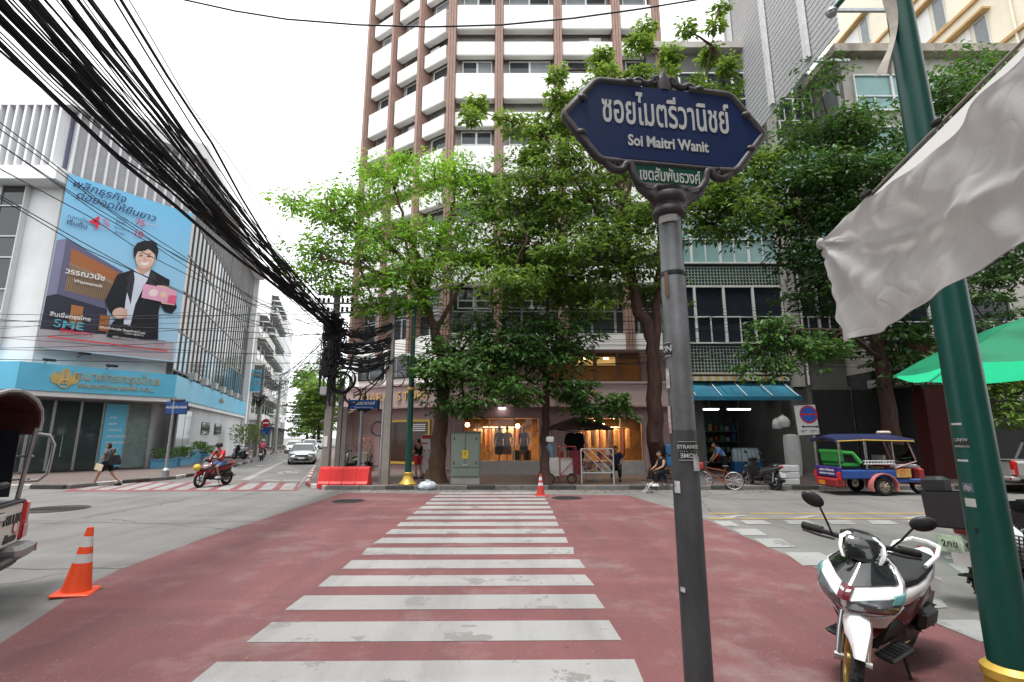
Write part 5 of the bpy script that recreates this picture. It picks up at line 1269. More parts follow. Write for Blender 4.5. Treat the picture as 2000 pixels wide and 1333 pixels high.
# electrical cabinet
CG = mat('cabinet_green', (.19, .235, .195), .55, .1, var=.08, scale=2, dirt=.25)
t = thing('electrical_cabinet', 'pale green electrical cabinet with a yellow warning label', 'cabinet', G(909, 946, .13))
B().bbox((0, 0, .12), (1.08, .5, .24), .01).build('plinth', CONC, t)
B().bbox((0, 0, 1.08), (1.1, .52, 1.68), .015).build('body', CG, t)
B().bbox((0, 0, 1.95), (1.16, .58, .07), .02).build('top_cap', mat('cabinet_top', (.1, .12, .1), .6), t)
d = B().bbox((0, -.27, 1.25), (1.0, .03, 1.22), .008).build('door', CG, t)
B().cbox((-.0, -.29, 1.25), (.012, .012, 1.2)).build('door_seam', BLACK, d)
B().cbox((0, -.295, 1.12), (.24, .006, .32)).build('warning_label', mat('label_yellow', (.55, .4, .03), .6), d)
B().prism([(-.06, 1.06), (.03, 1.14), (-.01, 1.15), (.05, 1.24), (-.05, 1.15), (-.01, 1.13)], .004, Matrix.Translation((0, -.302, 0))).build('bolt_mark', BLACK, d)
for z in (1.7, .8):
    for x in (-.42, .42): B().cbox((x, -.292, z), (.04, .02, .1)).build('hinge', BLACK, d)
B().bbox((0, -.27, .45), (1.0, .03, .28), .008).build('lower_panel', CG, t)
text('MEA', .09, WHITE, d, Matrix.Translation((0, -.289, .73)), 'lettering', .003)
# traffic cones
OR = mat('cone_orange', (.72, .075, .02), .45, var=.08, scale=4, dirt=.1); RW = mat('cone_white', (.5, .5, .5), .35, var=.08, dirt=.12)
def cone(label, base, h, rz, tilt=0.0, om=None):
    t = thing('traffic_cone', label, 'traffic cone', base, rz); t.rotation_euler.y = tilt
    s = h / .78; om = om or OR
    rr = lambda z: (.155 - (.155 - .034) * z / .75)
    B().bbox((0, 0, .02), (.40, .40, .04), .015, Matrix.Scale(s, 4)).build('base', om, t)
    zz = [(.04, .36, om, 'cone_body'), (.36, .46, RW, 'reflective_band'), (.46, .54, om, 'cone_body'), (.54, .66, RW, 'reflective_band'), (.66, .76, om, 'cone_tip')]
    for z0, z1, m, nm in zz:
        B().lathe([(rr(z0), z0), (rr(z1), z1)], n=24, M=Matrix.Scale(s, 4)).build(nm, m, t, smooth=True)
cone('large orange traffic cone standing by the white pickup', G(147, 1160), .80, .35, R(4))
cone('small red traffic cone at the end of the zebra crossing', G(1056, 969), .72, .2, 0, mat('cone_red', (.45, .035, .03), .5, var=.1, dirt=.2))
# white crumpled rubbish bag
p = G(834, 957); bag('rubbish_bag', 'crumpled translucent white rubbish bag in the gutter by the tree', (p.x, p.y, .004), .34, .34, crumple=True, mm=mat('rubbish_bag', (.36, .41, .43), .35, var=.35, scale=7, bump=1.0, bscale=9))
# roll-up banner
t = thing('rollup_banner', 'upright advertising banner with red header beside the leaning tree', 'banner', G(833, 934, .13))
B().bbox((0, 0, .95), (.55, .03, 1.85), .01).build('sheet', mat('banner_white', (.6, .57, .56), .5), t)
B().cbox((0, -.018, 1.78), (.53, .006, .16)).build('red_header', mat('banner_red', (.35, .03, .03), .5), t)
B().cbox((0, -.018, .1), (.53, .006, .18)).build('red_footer', mat('banner_red'), t)
B().cbox((-.12, -.018, 1.5), (.3, .006, .06)).build('red_strip', mat('banner_red'), t)
for x, c in ((-.12, (.1, .12, .3)), (.06, (.35, .25, .22))):
    B().prism([(x - .09, .75), (x + .09, .75), (x + .07, 1.1), (x - .07, 1.1)], .005, Matrix.Translation((0, -.021, 0))).build('printed_figure', mat('fig%d' % (c[0] * 100), (.5, .47, .5), .6), t)
    B().lathe([(.055, 0), (.055, .004)], n=12, M=Matrix.Translation((x, -.017, 1.18)) @ Matrix.Rotation(PI / 2, 4, 'X')).build('printed_head', mat('skin_print', (.35, .2, .14), .6), t)
B().lathe([(.12, 0), (.12, .004)], n=16, M=Matrix.Translation((.14, -.022, .72)) @ Matrix.Rotation(PI / 2, 4, 'X')).build('orange_disc', mat('banner_orange', (.6, .22, .03), .6), t)
B().cbox((0, 0, .02), (.6, .25, .04)).build('stand', STEEL, t)
# flower pot on plinth
t = thing('flower_vase', 'tall white vase with pink dried flowers against the pink wall', 'vase', MW2 @ Vector((1.9, -.5, .13)))
B().lathe([(.2, 0), (.22, .1), (.26, .9), (.3, .95)], n=14).build('vase', WHITE, t, smooth=True)
shrub(t, (0, 0, .95), .4, .35, .75, 330, leafmat('pink_flower', (.30, .17, .14), .2), .12, 5, 'flowers')['kind'] = 'stuff'
# ---------------- snack cart group
YK = 20.7
ct = thing('food_cart', 'white food cart with red tube frame and water jug under the trees', 'cart', G(1100, 944, .13))
B().bbox((-.15, 0, .62), (1.15, .6, .7), .02).build('cart_body', mat('cart_white', (.5, .48, .45), .6, dirt=.2), ct)
REDT_ = mat('red_tube', (.28, .03, .04), .5, var=.2)
b = B()
for x in (-.15, .48):
    for y in (-.36, .36): b.tube([(x, y, .1), (x, y, 1.4)], .022, 6)
for y in (-.36, .36):
    for z in (.32, 1.4, .98): b.tube([(-.15, y, z), (.48, y, z)], .02, 6)
    b.tube([(-.15, y, .32), (.48, y, .98)], .015, 6)
for x in (-.15, .48): b.tube([(x, -.36, 1.4), (x, .36, 1.4)], .02, 6)
b.build('red_frame', REDT_, ct)
for x in (-.55, .3): B().torus((x, -.38, .2), .17, .03, 18, 6).build('wheel', RUBBER, ct)
B().lathe([(.17, 0), (.19, .08), (.19, .42), (.1, .5), (.06, .6)], (-.5, 0, .97), 16).build('water_jug', mat('jug_blue', (.16, .26, .34), .2, trans=.3), ct, smooth=True)
B().bbox((-.5, 0, 1.68), (.3, .25, .22), .03).build('paper_packs', WHITE, ct)
for k in range(5): B().bbox((-.05 + k * .14, U(-.1, .1), 1.1), (.12, .3, U(.15, .3)), .03).build('snack_pack', mat('snack%d' % (k % 3), [(.22, .03, .04), (.3, .2, .1), (.1, .06, .05)][k % 3], .6, var=.3, scale=12), ct)
st = thing('snack_stall', 'white lattice stall front hung with snack packets under dark umbrella', 'stall', G(1168, 946, .13))
b = B()
for x in (-.62, .62): b.tube([(x, 0, 0), (x, 0, 1.32)], .022, 6)
for z in (.42, 1.32): b.tube([(-.62, 0, z), (.62, 0, z)], .02, 6)
for k in range(4): b.tube([(-.62 + k * .31, 0, 1.32), (min(.62, -.62 + k * .31 + .9), 0, .42 + max(0, k - 1) * .31)], .014, 5)
b.build('lattice_frame', mat('lattice_white', (.55, .53, .5), .6), st)
B().cbox((0, .35, .8), (1.3, .6, .05)).build('table_top', mat('table_brown', (.12, .06, .04), .7), st)
for x in (-.6, .6):
    for y in (.1, .6): B().tube([(x, y, 0), (x, y, .8)], .02, 6).build('leg', STEEL, st)
random.seed(8)
for k in range(26):
    B().bbox((U(-.55, .55), .08 + U(0, .08), U(.5, 1.2)), (U(.1, .2), .08, U(.1, .22)), .03).build('snack_packet', mat('pkt%d' % (k % 5), [(.2, .03, .03), (.35, .25, .12), (.4, .36, .3), (.12, .05, .05), (.25, .12, .06)][k % 5], .6, var=.3, scale=14), st)
B().prism([(-.92, .35), (-.62, .35), (-.62, 1.28), (-.95, 1.2)], .1, Matrix.Translation((0, .05, 0))).build('red_cloth', mat('red_cloth', (.12, .02, .025), .9, var=.5, scale=8), st)
def umbrella(label, base, R_, h, rise, m, name='market_umbrella', ribs=8, rot=0.0, val=.12, lean=(0, 0)):
    t = thing(name, label, 'umbrella', base)
    apex = Vector((lean[0], lean[1], h + rise)); n = ribs * 2
    for k in range(ribs):
        b = B(); NU = 5; NV = 6; vs = []
        for j in range(NV + 1):
            for i in range(NU + 1):
                a = rot + 2 * PI * (k + i / NU) / ribs; f = j / NV
                flat = math.cos(PI / ribs) / math.cos((i / NU - .5) * 2 * PI / ribs)
                r = R_ * f * flat; z = h + rise * (1 - f ** 1.5) - .06 * math.sin(PI * i / NU) * f
                vs.append((lean[0] + r * math.cos(a), lean[1] + r * math.sin(a), z))
        fs = [(j * (NU + 1) + i, j * (NU + 1) + i + 1, (j + 1) * (NU + 1) + i + 1, (j + 1) * (NU + 1) + i) for j in range(NV) for i in range(NU)]
        b.add(vs, fs); b.build('canopy_panel', m, t, smooth=True)
        a = rot + 2 * PI * k / ribs
        B().tube([(lean[0] + R_ * f * math.cos(a), lean[1] + R_ * f * math.sin(a), h + rise * (1 - f ** 1.5) - .03) for f in (.02, .3, .6, 1)], .012, 5).build('rib', STEEL, t)
        B().tube([(lean[0] + .03 * math.cos(a), lean[1] + .03 * math.sin(a), h - .1), (lean[0] + R_ * .5 * math.cos(a), lean[1] + R_ * .5 * math.sin(a), h + rise * .62)], .009, 4).build('stretcher', STEEL, t)
    B().tube([(0, 0, 0), (lean[0], lean[1], h + rise + .05)], .028, 8).build('pole', mat('umbrella_pole', (.45, .44, .42), .5, .3), t)
    B().lathe([(.28, 0), (.28, .06), (.05, .12)], n=14).build('base', CONC, t)
    return t
umbrella('dark maroon umbrella shading the snack stall', (G(1160, 940, .13).x, 21.0, .13), 1.45, 2.1, .48, mat('umbrella_dark', (.03, .014, .013), .85, var=.2), lean=(-.55, 0))
GRU = bpy.data.materials.new('umbrella_green'); GRU.use_nodes = True; N = GRU.node_tree.nodes; L = GRU.node_tree.links
tr = N.new('ShaderNodeBsdfTranslucent'); tr.inputs[0].default_value = (.03, .62, .30, 1); xx = N.new('ShaderNodeMixShader'); xx.inputs[0].default_value = .6
nz = N.new('ShaderNodeTexNoise'); nz.inputs['Scale'].default_value = 3; rp = N.new('ShaderNodeValToRGB'); rp.color_ramp.elements[0].color = (.005, .10, .06, 1); rp.color_ramp.elements[0].position = .3; rp.color_ramp.elements[1].color = (.02, .28, .15, 1); rp.color_ramp.elements[1].position = .5
L.new(nz.outputs[0], rp.inputs[0]); L.new(rp.outputs[0], N['Principled BSDF'].inputs['Base Color'])
L.new(N['Principled BSDF'].outputs[0], xx.inputs[1]); L.new(tr.outputs[0], xx.inputs[2]); L.new(xx.outputs[0], N['Material Output'].inputs[0])
umbrella('bright green market umbrella behind the near lamp post', (8.2, 7.3, 0), 2.05, 2.92, .85, GRU, rot=.2)
# stool + hanging black shirts
t = thing('clothes_stand', 'rack with black shirts hanging under the dark umbrella', 'clothes rack', (G(1128, 940, .13).x, 21.4, .13))
for x in (-.4, .4): B().tube([(x, 0, 0), (x, 0, 2.0)], .02, 6).build('post', STEEL, t)
B().tube([(-.4, 0, 2.0), (.4, 0, 2.0)], .018, 6).build('rail', STEEL, t)
for k, x in enumerate((-.2, .15)):
    B().prism([(x - .3, 1.5), (x - .22, 1.85), (x - .08, 1.95), (x + .08, 1.95), (x + .22, 1.85), (x + .3, 1.5), (x + .2, 1.48), (x + .2, .7), (x - .2, .7), (x - .2, 1.48)], .1, Matrix.Translation((0, -.08 + k * .12, 0))).build('black_shirt', mat('black_cotton', (.012, .012, .016), .95), t)
t = thing('folding_stool', 'small metal stool with crossed legs at the kerb by the seated man', 'stool', G(1266, 963))
B().bbox((0, 0, .42), (.36, .3, .04), .015).build('seat', BLACK, t)
for s in (-1, 1):
    B().tube([(-.16, .12 * s, 0), (.16, .12 * s, .4)], .014, 5).build('leg', CHROME, t); B().tube([(.16, .12 * s, 0), (-.16, .12 * s, .4)], .014, 5).build('leg', CHROME, t)
for k in range(2):
    p = G(1312, 945, .13)
    t = thing('water_cask', 'ribbed blue plastic water bottle, %s of two stacked by the big tree trunk' % ('lower', 'upper')[k], 'water bottle', (p.x + .05, p.y + .2, .75 + .0 + .45 * k - (.0 if k else 0)))
    B().lathe([(.14, 0), (.16, .03), (.155, .1), (.165, .15), (.155, .2), (.165, .25), (.155, .3), (.165, .36), (.06, .43), (.06, .45)], n=16).build('bottle', mat('cask_blue', (.04, .17, .36), .2, trans=.2), t, smooth=True)
t = thing('wooden_crate', 'dark crate holding the two blue water bottles', 'crate', (p.x + .05, p.y + .2, .13))
for z in (.08, .3, .52): 
    for s in (-1, 1): B().cbox((0, s * .22, z), (.5, .03, .12)).build('slat', mat('crate_wood', (.1, .06, .04), .9, var=.3), t)
B().cbox((0, 0, .6), (.5, .47, .04)).build('lid', mat('crate_wood'), t)
# ================================================================ TWO-WHEELERS
def lerp_tab(tab, z):
    if z <= tab[0][0]: return tab[0][1:]
    for a, b in zip(tab[:-1], tab[1:]):
        if z <= b[0]:
            f = (z - a[0]) / (b[0] - a[0]); return tuple(p + (q - p) * f for p, q in zip(a[1:], b[1:]))
    return tab[-1][1:]
APR = [(.36, .50, .36, .08), (.48, .55, .37, .15), (.58, .62, .38, .19), (.655, .72, .38, .235), (.72, .745, .37, .265), (.80, .69, .36, .275), (.88, .60, .35, .25), (.96, .51, .34, .18), (1.0, .47, .34, .12)]
def apr(z, s, off=0.0):
    xf, xb, w = lerp_tab(APR, z); a = abs(s); sg = 1 if s >= 0 else -1
    pts = [(xf, 0), (xf - .035, w * .38), (xf - .12, w * .8), ((xf + xb) / 2 - .03, w), (xb, w * .92)]
    k = min(3.999, a * 4); i = int(k); f = k - i
    x = pts[i][0] + (pts[i + 1][0] - pts[i][0]) * f; y = pts[i][1] + (pts[i + 1][1] - pts[i][1]) * f
    nx, ny = (1, .25) if a < .5 else (.45, 1)
    return Vector((x + nx * off, sg * (y + ny * off * (a > .02)), z))
def patch(z0, z1, s0, s1, off=.006, n=8, m=4):
    """curved shell lying on the front apron; z0, z1 functions of s"""
    b = B(); vs = []
    for i in range(n + 1):
        s = s0 + (s1 - s0) * i / n
        for j in range(m + 1):
            z = z0(s) + (z1(s) - z0(s)) * j / m; vs.append(apr(z, s, off))
    fs = [(i * (m + 1) + j, (i + 1) * (m + 1) + j, (i + 1) * (m + 1) + j + 1, i * (m + 1) + j + 1) for i in range(n) for j in range(m)]
    k = len(vs)
    vs2 = []
    for i in range(n + 1):
        s = s0 + (s1 - s0) * i / n
        for j in range(m + 1):
            z = z0(s) + (z1(s) - z0(s)) * j / m; vs2.append(apr(z, s, off - .012))
    fs2 = [tuple(reversed([k + q for q in f])) for f in fs]
    edge = []
    for i in range(n): edge += [(i * (m + 1), (i + 1) * (m + 1)), ((i + 1) * (m + 1) + m, i * (m + 1) + m)]
    for j in range(m): edge += [(j + 1, j), (n * (m + 1) + j, n * (m + 1) + j + 1)]
    b.add(vs + vs2, fs + fs2 + [(a, c, c + k, a + k) for a, c in edge]); return b
def ringx(x, top, bot, w, n=14, sq=.75):
    c = (top + bot) / 2; h = (top - bot) / 2; out = []
    for k in range(n):
        a = 2 * PI * k / n; ca, sa = math.cos(a), math.sin(a)
        out.append((x, w * math.copysign(abs(ca) ** sq, ca), c + h * math.copysign(abs(sa) ** sq, sa)))
    return out
GLOSSW = mat('gloss_white', (.74, .75, .76), .22, var=.02, coat=.6)
BURG = mat('gloss_burgundy', (.10, .008, .014), .25, var=.1, coat=.5)
SATB = mat('satin_black', (.018, .018, .02), .4, var=.15, scale=20)
SEATB = mat('seat_vinyl', (.022, .022, .024), .55, var=.2, scale=30, bump=.1, bscale=120)
GOLDR = mat('gold_rim', (.42, .29, .10), .35, .8, var=.08)
LENS = mat('lamp_lens', (.12, .135, .145), .06, .3, var=.25, scale=40, coat=1)
AMBER = mat('amber_lens', (.6, .22, .02), .2); REDL = mat('red_lens', (.42, .01, .01), .2, coat=.5)
def wheel(par, c, r, rim, M, width=.09, spokes=5, tr=None, name='wheel'):
    T = M @ Matrix.Translation(c); t = tr or width / 2
    w = B().torus((0, 0, 0), r - t, t, 40, 10, T, .95).build(name, RUBBER, par, smooth=True)
    b = B()
    for i in range(48):
        a = 2 * PI * i / 48; Mm = T @ Matrix.Rotation(-a, 4, 'Y'); s = 1 if i % 2 else -1
        b.box(r - .006, r + .001, *sorted((0, s * t * .75)), -.008, .008, Mm)
    o = b.build('tread', RUBBER, w); o['kind'] = 'stuff'
    B().torus((0, 0, 0), r - 2 * t + .004, .02, 36, 8, T, 1.6).build('rim', rim, w, smooth=True)
    b = B().lathe([(.05, -.04), (.055, -.03), (.055, .03), (.05, .04)], n=14, M=T @ Matrix.Rotation(PI / 2, 4, 'X'))
    for i in range(spokes):
        a = 2 * PI * i / spokes
        for da in (-.13, .13):
            b.tube([(.03 * math.cos(a), 0, .03 * math.sin(a)), ((r - 2 * t) * math.cos(a + da), 0, (r - 2 * t) * math.sin(a + da))], [.013, .009], 6, T)
    b.build('spokes', rim, w, smooth=True)
    B().torus((0, .05, 0), .1, .014, 24, 4, T, .15).build('brake_disc', STEEL, w)
    return w
def scooter(name, label, cat, loc, heading, steer=0.0, lean=0.0, body=GLOSSW, low=BURG, rim=GOLDR, basket=False, detail=True, scale=1.0, group=None):
    t = thing(name, label, cat, loc, heading, group); t.rotation_euler.x = lean; t.scale = (scale,) * 3
    I = Matrix.Identity(4)
    SM = Matrix.Translation((.5, 0, 0)) @ Matrix.Rotation(steer, 4, 'Z') @ Matrix.Translation((-.5, 0, 0))
    rw = .285
    wheel(t, (.66, 0, rw), rw, rim, SM); wheel(t, (-.62, 0, rw), rw, rim, I, .1)
    for s in (-1, 1):
        B().tube([(.66, .085 * s, rw), (.6, .085 * s, .46), (.53, .075 * s, .66)], [.024, .026, .024], 10, SM).build('fork', CHROME, t, smooth=True)
        B().lathe([(.03, -.03), (.03, .03)], (0, 0, 0), 10, SM @ Matrix.Translation((.66, .085 * s, rw)) @ Matrix.Rotation(PI / 2, 4, 'X')).build('axle_nut', CHROME, t)
    # front mudguard: shell sweeping over the wheel
    rings = []
    for i in range(11):
        a = R(158 - i * 13.2); rr = rw + .045; w = .07 + .012 * math.sin(i / 10 * PI); cxx = .66 + rr * math.cos(a); cz = rw + rr * math.sin(a); n2 = (math.cos(a), math.sin(a))
        pr = [(-w, -.10), (-w * 1.02, -.05), (-w * .75, .0), (0, .022), (w * .75, .0), (w * 1.02, -.05), (w, -.10), (w * .9, -.09), (w * .6, -.012), (0, .008), (-w * .6, -.012), (-w * .9, -.09)]
        f = 1 if i < 8 else 1 - (i - 7) * .22
        rings.append([(cxx + n2[0] * q * f, y * (1 if i < 8 else 1 - (i - 7) * .18), cz + n2[1] * q * f) for y, q in pr])
    B().loft(rings, SM).build('front_mudguard', body, t, smooth=True)
    # front apron
    rings = []
    for z in [.36 + .02 * i for i in range(33)]:
        rings.append([tuple(apr(z, s / 12)) for s in range(-12, 13)])
    B().loft(rings).build('front_apron', body, t, smooth=True, ang=30)
    patch(lambda s: .37, lambda s: .60 + .02 * abs(s) - .05 * (abs(s) < .2), -.8, .8, .004, 24, 6).build('lower_apron', low, t, smooth=True)
    for s in (-1, 1):
        hl = patch(lambda q: .645 + .10 * abs(q) ** 1.2, lambda q: .70 + .17 * abs(q), s * .06, s * .74, .010, 14, 5).build('headlamp', LENS, t, smooth=True)
        patch(lambda q: .75 + .08 * (abs(q) - .5), lambda q: .80 + .12 * (abs(q) - .5), s * .58, s * .80, .014, 5, 2).build('indicator', mat('teal_lens', (.12, .3, .3), .08, .2), hl, smooth=True)
        patch(lambda q: .625 + .09 * abs(q), lambda q: .65 + .10 * abs(q), s * .03, s * .8, .009, 12, 2).build('lamp_lip', low, t, smooth=True)
        patch(lambda q: .50 + .10 * (abs(q) - .3), lambda q: .62 + .14 * (abs(q) - .3), s * .35, s * .98, .016, 8, 3).build('side_wing', body, t, smooth=True)
    patch(lambda s: .80 + .14 * abs(s), lambda s: .985 + .0 * s, -.62, .62, .014, 24, 6).build('black_visor', mat('visor_black', (.01, .012, .013), .06, coat=1), t, smooth=True)
    patch(lambda s: .715 + .0 * s, lambda s: .81 + .0 * s, -.09, .09, .018, 8, 4).build('nose_panel', low, t, smooth=True)
    for s in (-1, 1): patch(lambda q: .765 + .12 * (abs(q)), lambda q: .782 + .14 * abs(q), s * .015, s * .07, .023, 4, 1).build('wing_badge', CHROME, t)
    # inner legshield, tunnel, floorboards
    B().loft([[(x, -w, z), (x, w, z), (x - .05, w * .9, z), (x - .05, -w * .9, z)] for x, w, z in ((.37, .13, .33), (.36, .2, .6), (.35, .22, .8), (.33, .14, .98))]).build('inner_shield', SATB, t)
    B().loft([ringx(.38, .42, .28, .1), ringx(.2, .46, .27, .12), ringx(0, .52, .27, .13), ringx(-.1, .6, .3, .14)]).build('centre_tunnel', SATB, t, smooth=True)
    for s in (-1, 1):
        fb = B().bbox((.16, .17 * s, .285), (.42, .13, .03), .012).build('footboard', SATB, t)
        for k in range(5): B().cbox((.03 + k * .065, .17 * s, .303), (.02, .1, .008)).build('grip_rib', RUBBER, fb)
    B().loft([ringx(.02, .56, .36, .11), ringx(-.12, .66, .36, .165), ringx(-.35, .68, .38, .17), ringx(-.6, .7, .5, .15), ringx(-.72, .7, .62, .1)]).build('lower_side_panel', low, t, smooth=True)
    B().loft([ringx(.06, .64, .5, .09), ringx(-.1, .73, .55, .16), ringx(-.35, .77, .58, .18), ringx(-.6, .82, .64, .155), ringx(-.8, .86, .74, .1), ringx(-.92, .88, .82, .05)]).build('tail_panel', body, t, smooth=True)
    B().loft([ringx(.08, .72, .66, .07), ringx(-.02, .78, .66, .115), ringx(-.25, .79, .68, .15), ringx(-.4, .83, .70, .155), ringx(-.6, .86, .74, .14), ringx(-.76, .87, .8, .1)]).build('seat', SEATB, t, smooth=True)
    B().tube([(-.45, .13, .83), (-.62, .15, .9), (-.86, .1, .93), (-.92, 0, .93), (-.86, -.1, .93), (-.62, -.15, .9), (-.45, -.13, .83)], .018, 8).build('grab_rail', body, t, smooth=True)
    B().bbox((-.92, 0, .84), (.05, .14, .07), .015).build('tail_lamp', REDL, t)
    B().loft([ringx(-.2, .4, .2, .13), ringx(-.4, .42, .2, .15), ringx(-.62, .38, .2, .12)]).build('engine', mat('engine_alloy', (.12, .12, .12), .5, .6), t, smooth=True)
    B().bbox((-.45, .17, .43), (.34, .09, .18), .04).build('air_cleaner', SATB, t)
    B().tube([(-.2, -.14, .25), (-.5, -.17, .27), (-.86, -.17, .36)], [.03, .055, .055], 12).build('exhaust', SATB, t, smooth=True)
    for s in (-1, 1): B().tube([(-.62, .12 * s, .3), (-.66, .13 * s, .6)], .028, 8).build('shock_absorber', STEEL, t)
    B().tube([(-.08, .13, .26), (-.02, .26, .02)], .012, 6).build('side_stand', SATB, t)
    B().tube([(-.6, 0, .56), (-.85, 0, .48), (-1.0, 0, .3)], .02, 6).box(-1.01, -.86, -.08, .08, .36, .38).build('rear_mudguard', SATB, t)
    pl = B().cbox((-.98, 0, .55), (.012, .22, .16)).build('number_plate', WHITE, t)
    # handlebar assembly
    B().loft([[(x - .07, -w, z), (x + .07, -w * .8, z), (x + .09, 0, z), (x + .07, w * .8, z), (x - .07, w, z), (x - .09, 0, z)] for x, w, z in ((.42, .09, .98), (.40, .14, 1.04), (.36, .13, 1.10), (.33, .06, 1.12))], SM).build('handlebar_cowl', SATB, t, smooth=True)
    B().loft([[(x, -w, z), (x + .03, 0, z), (x, w, z), (x - .03, w * .9, z), (x - .03, -w * .9, z)] for x, w, z in ((.51, .075, .96), (.50, .10, 1.03), (.45, .09, 1.10), (.40, .05, 1.135))], SM).build('meter_visor', mat('visor_black'), t, smooth=True)
    for s in (-1, 1): B().loft([[(x, (w - .03) * s, z), (x + .04, (w - .02) * s, z), (x + .03, w * s, z), (x - .02, w * s, z)] for x, w, z in ((.47, .125, .955), (.45, .15, 1.02), (.40, .145, 1.08), (.36, .09, 1.115))], SM).build('cowl_cheek', body, t, smooth=True)
    B().bbox((.325, 0, 1.09), (.09, .16, .06), .02, SM).build('instrument_panel', SATB, t)
    for s in (-1, 1):
        B().tube([(.37, .1 * s, 1.06), (.33, .22 * s, 1.06), (.26, .36 * s, 1.05)], .02, 8, SM).build('handlebar', SATB, t, smooth=True)
        B().tube([(.305, .25 * s, 1.06), (.235, .385 * s, 1.048)], .03, 10, SM).build('grip', RUBBER, t, smooth=True)
        B().tube([(.40, .17 * s, 1.04), (.38, .28 * s, 1.035), (.31, .385 * s, 1.03)], .009, 6, SM).build('brake_lever', SATB, t, smooth=True)
        B().tube([(.36, .19 * s, 1.07), (.42, .235 * s, 1.16), (.40, .30 * s, 1.27)], .008, 6, SM).build('mirror_stalk', SATB, t, smooth=True)
        m_ = B().ball((.40, .35 * s, 1.31), (.028, .085, .055), 18, 10, SM @ Matrix.Translation((.40, .35 * s, 1.31)) @ Matrix.Rotation(.35 * s, 4, 'X') @ Matrix.Translation((-.40, -.35 * s, -1.31))).build('mirror', SATB, t, smooth=True)
    if basket:
        b = B()
        for k in range(9):
            z = .86 + k * .03; b.tube([(.62, -.17, z), (.86, -.15, z), (.86, .15, z), (.62, .17, z), (.62, -.17, z)], .006, 4)
        for k in range(12):
            y = -.17 + k * .031; b.tube([(.86, y * .9, .86), (.87, y * .95, 1.1)], .006, 4); b.tube([(.62, y, .86), (.61, y, 1.1)], .006, 4)
        b.box(.61, .87, -.16, .16, .85, .862)
        o = b.build('wire_basket', SATB, t); o['kind'] = 'stuff'
    return t
a0 = Vector((-.82, -.57, 0)).normalized()
WS = scooter('scooter', 'white and burgundy scooter with gold wheels parked on the red paint', 'scooter', (3.0, 4.58, .0), math.atan2(a0.y, a0.x), R(27), R(-13), scale=1.03)
BLK = mat('gloss_black', (.012, .012, .014), .2, coat=.6, var=0); GRY = mat('gloss_grey', (.2, .21, .22), .25, coat=.5)
BRIM = mat('black_rim', (.02, .02, .02), .4, .5)
s2 = scooter('scooter', 'black scooter with crate behind the near green lamp post', 'scooter', (6.05, 6.3, 0), R(20), 0, R(-4), BLK, BLK, BRIM)
bx = B()
for k in range(7): bx.torus((0, 0, 0), .22, .006, 4, 4, Matrix.Translation((-.95, 0, .92 + k * .055)) @ Matrix.Rotation(PI / 2, 4, 'X') @ Matrix.Rotation(PI / 4, 4, 'Y'))
o = B().box(-1.14, -1.12, -.2, .2, .9, 1.28).box(-.78, -.76, -.2, .2, .9, 1.28).box(-1.12, -.78, .18, .2, .9, 1.28).box(-1.12, -.78, -.2, -.18, .9, 1.28).box(-1.12, -.78, -.18, .18, .88, .9).build('rear_crate', SATB, s2)
B().bbox((-1.0, .1, 1.35), (.2, .25, .2), .04).build('packed_cloth', BLACK, s2)
p_ = B().cbox((-1.155, 0, .72), (.01, .26, .18)).build('number_plate', mat('plate_green_print', (.32, .42, .3), .5, var=.5, scale=9), s2)
text('2กข', .1, BLK, p_, frame((-1.163, 0, .72), (0, -1, 0)), 'lettering', .003)
s3 = scooter('scooter', 'grey scooter with a front basket half hidden by the near lamp post', 'scooter', (4.95, 4.78, 0), R(200), R(-10), R(-4), GRY, BLK, BRIM, basket=True)
hm = thing('helmet', 'white open face helmet with dark print resting in the scooter basket', 'helmet', (4.95 + .76 * math.cos(R(200)), 4.78 + .76 * math.sin(R(200)), .93))
HW = mat('helmet_white', (.55, .57, .55), .25, var=.4, scale=12, coat=.5)
B().lathe([(.115, -.02), (.135, .04), (.135, .10), (.115, .17), (.07, .22), (.01, .235)], n=20).build('shell', HW, hm, smooth=True)
B().lathe([(.137, .03), (.142, .04), (.137, .05)], n=20).build('trim', BLACK, hm)
scooter('scooter', 'dark scooter parked facing the shop under the blue awning', 'scooter', G(1488, 955), R(110), 0, R(5), mat('gloss_dgrey', (.05, .05, .055), .25, coat=.5), BLK, BRIM)
scooter('scooter', 'white scooter parked at the far end of the bank wall', 'scooter', G(466, 898, .13), R(150), 0, R(5), GLOSSW, BLK, BRIM)
scooter('scooter', 'pale green scooter parked beside the pink shop corner', 'scooter', G(690, 922, .13), R(215), 0, R(5), mat('lime_body', (.4, .5, .3), .3, coat=.4), BLK, BRIM)
# city bicycle
by = thing('bicycle', 'orange and blue bicycle parked at the dark shopfront by the sign pole', 'bicycle', G(1405, 957), R(160))
for x in (-.52, .52): wheel(by, (x, 0, .33), .33, STEEL, Matrix.Identity(4), .035, 9)
OB = mat('bike_orange', (.2, .04, .015), .4)
for p in ([(-.52, 0, .33), (-.15, 0, .3), (.4, 0, .68)], [(-.15, 0, .3), (-.25, 0, .8)], [(-.22, 0, .68), (.38, 0, .78)], [(-.52, 0, .33), (-.24, 0, .72)], [(.52, 0, .33), (.38, 0, .82)]): B().tube(p, .02, 8).build('frame_tube', OB, by)
B().bbox((-.27, 0, .84), (.25, .14, .06), .025).build('saddle', BLACK, by)
B().tube([(.3, -.28, .98), (.42, -.1, 1.0), (.4, 0, .9), (.42, .1, 1.0), (.3, .28, .98)], .013, 6).build('handlebar', CHROME, by)
B().bbox((.62, 0, .85), (.26, .34, .24), .03).build('front_basket', mat('basket_red', (.3, .03, .03), .6), by)
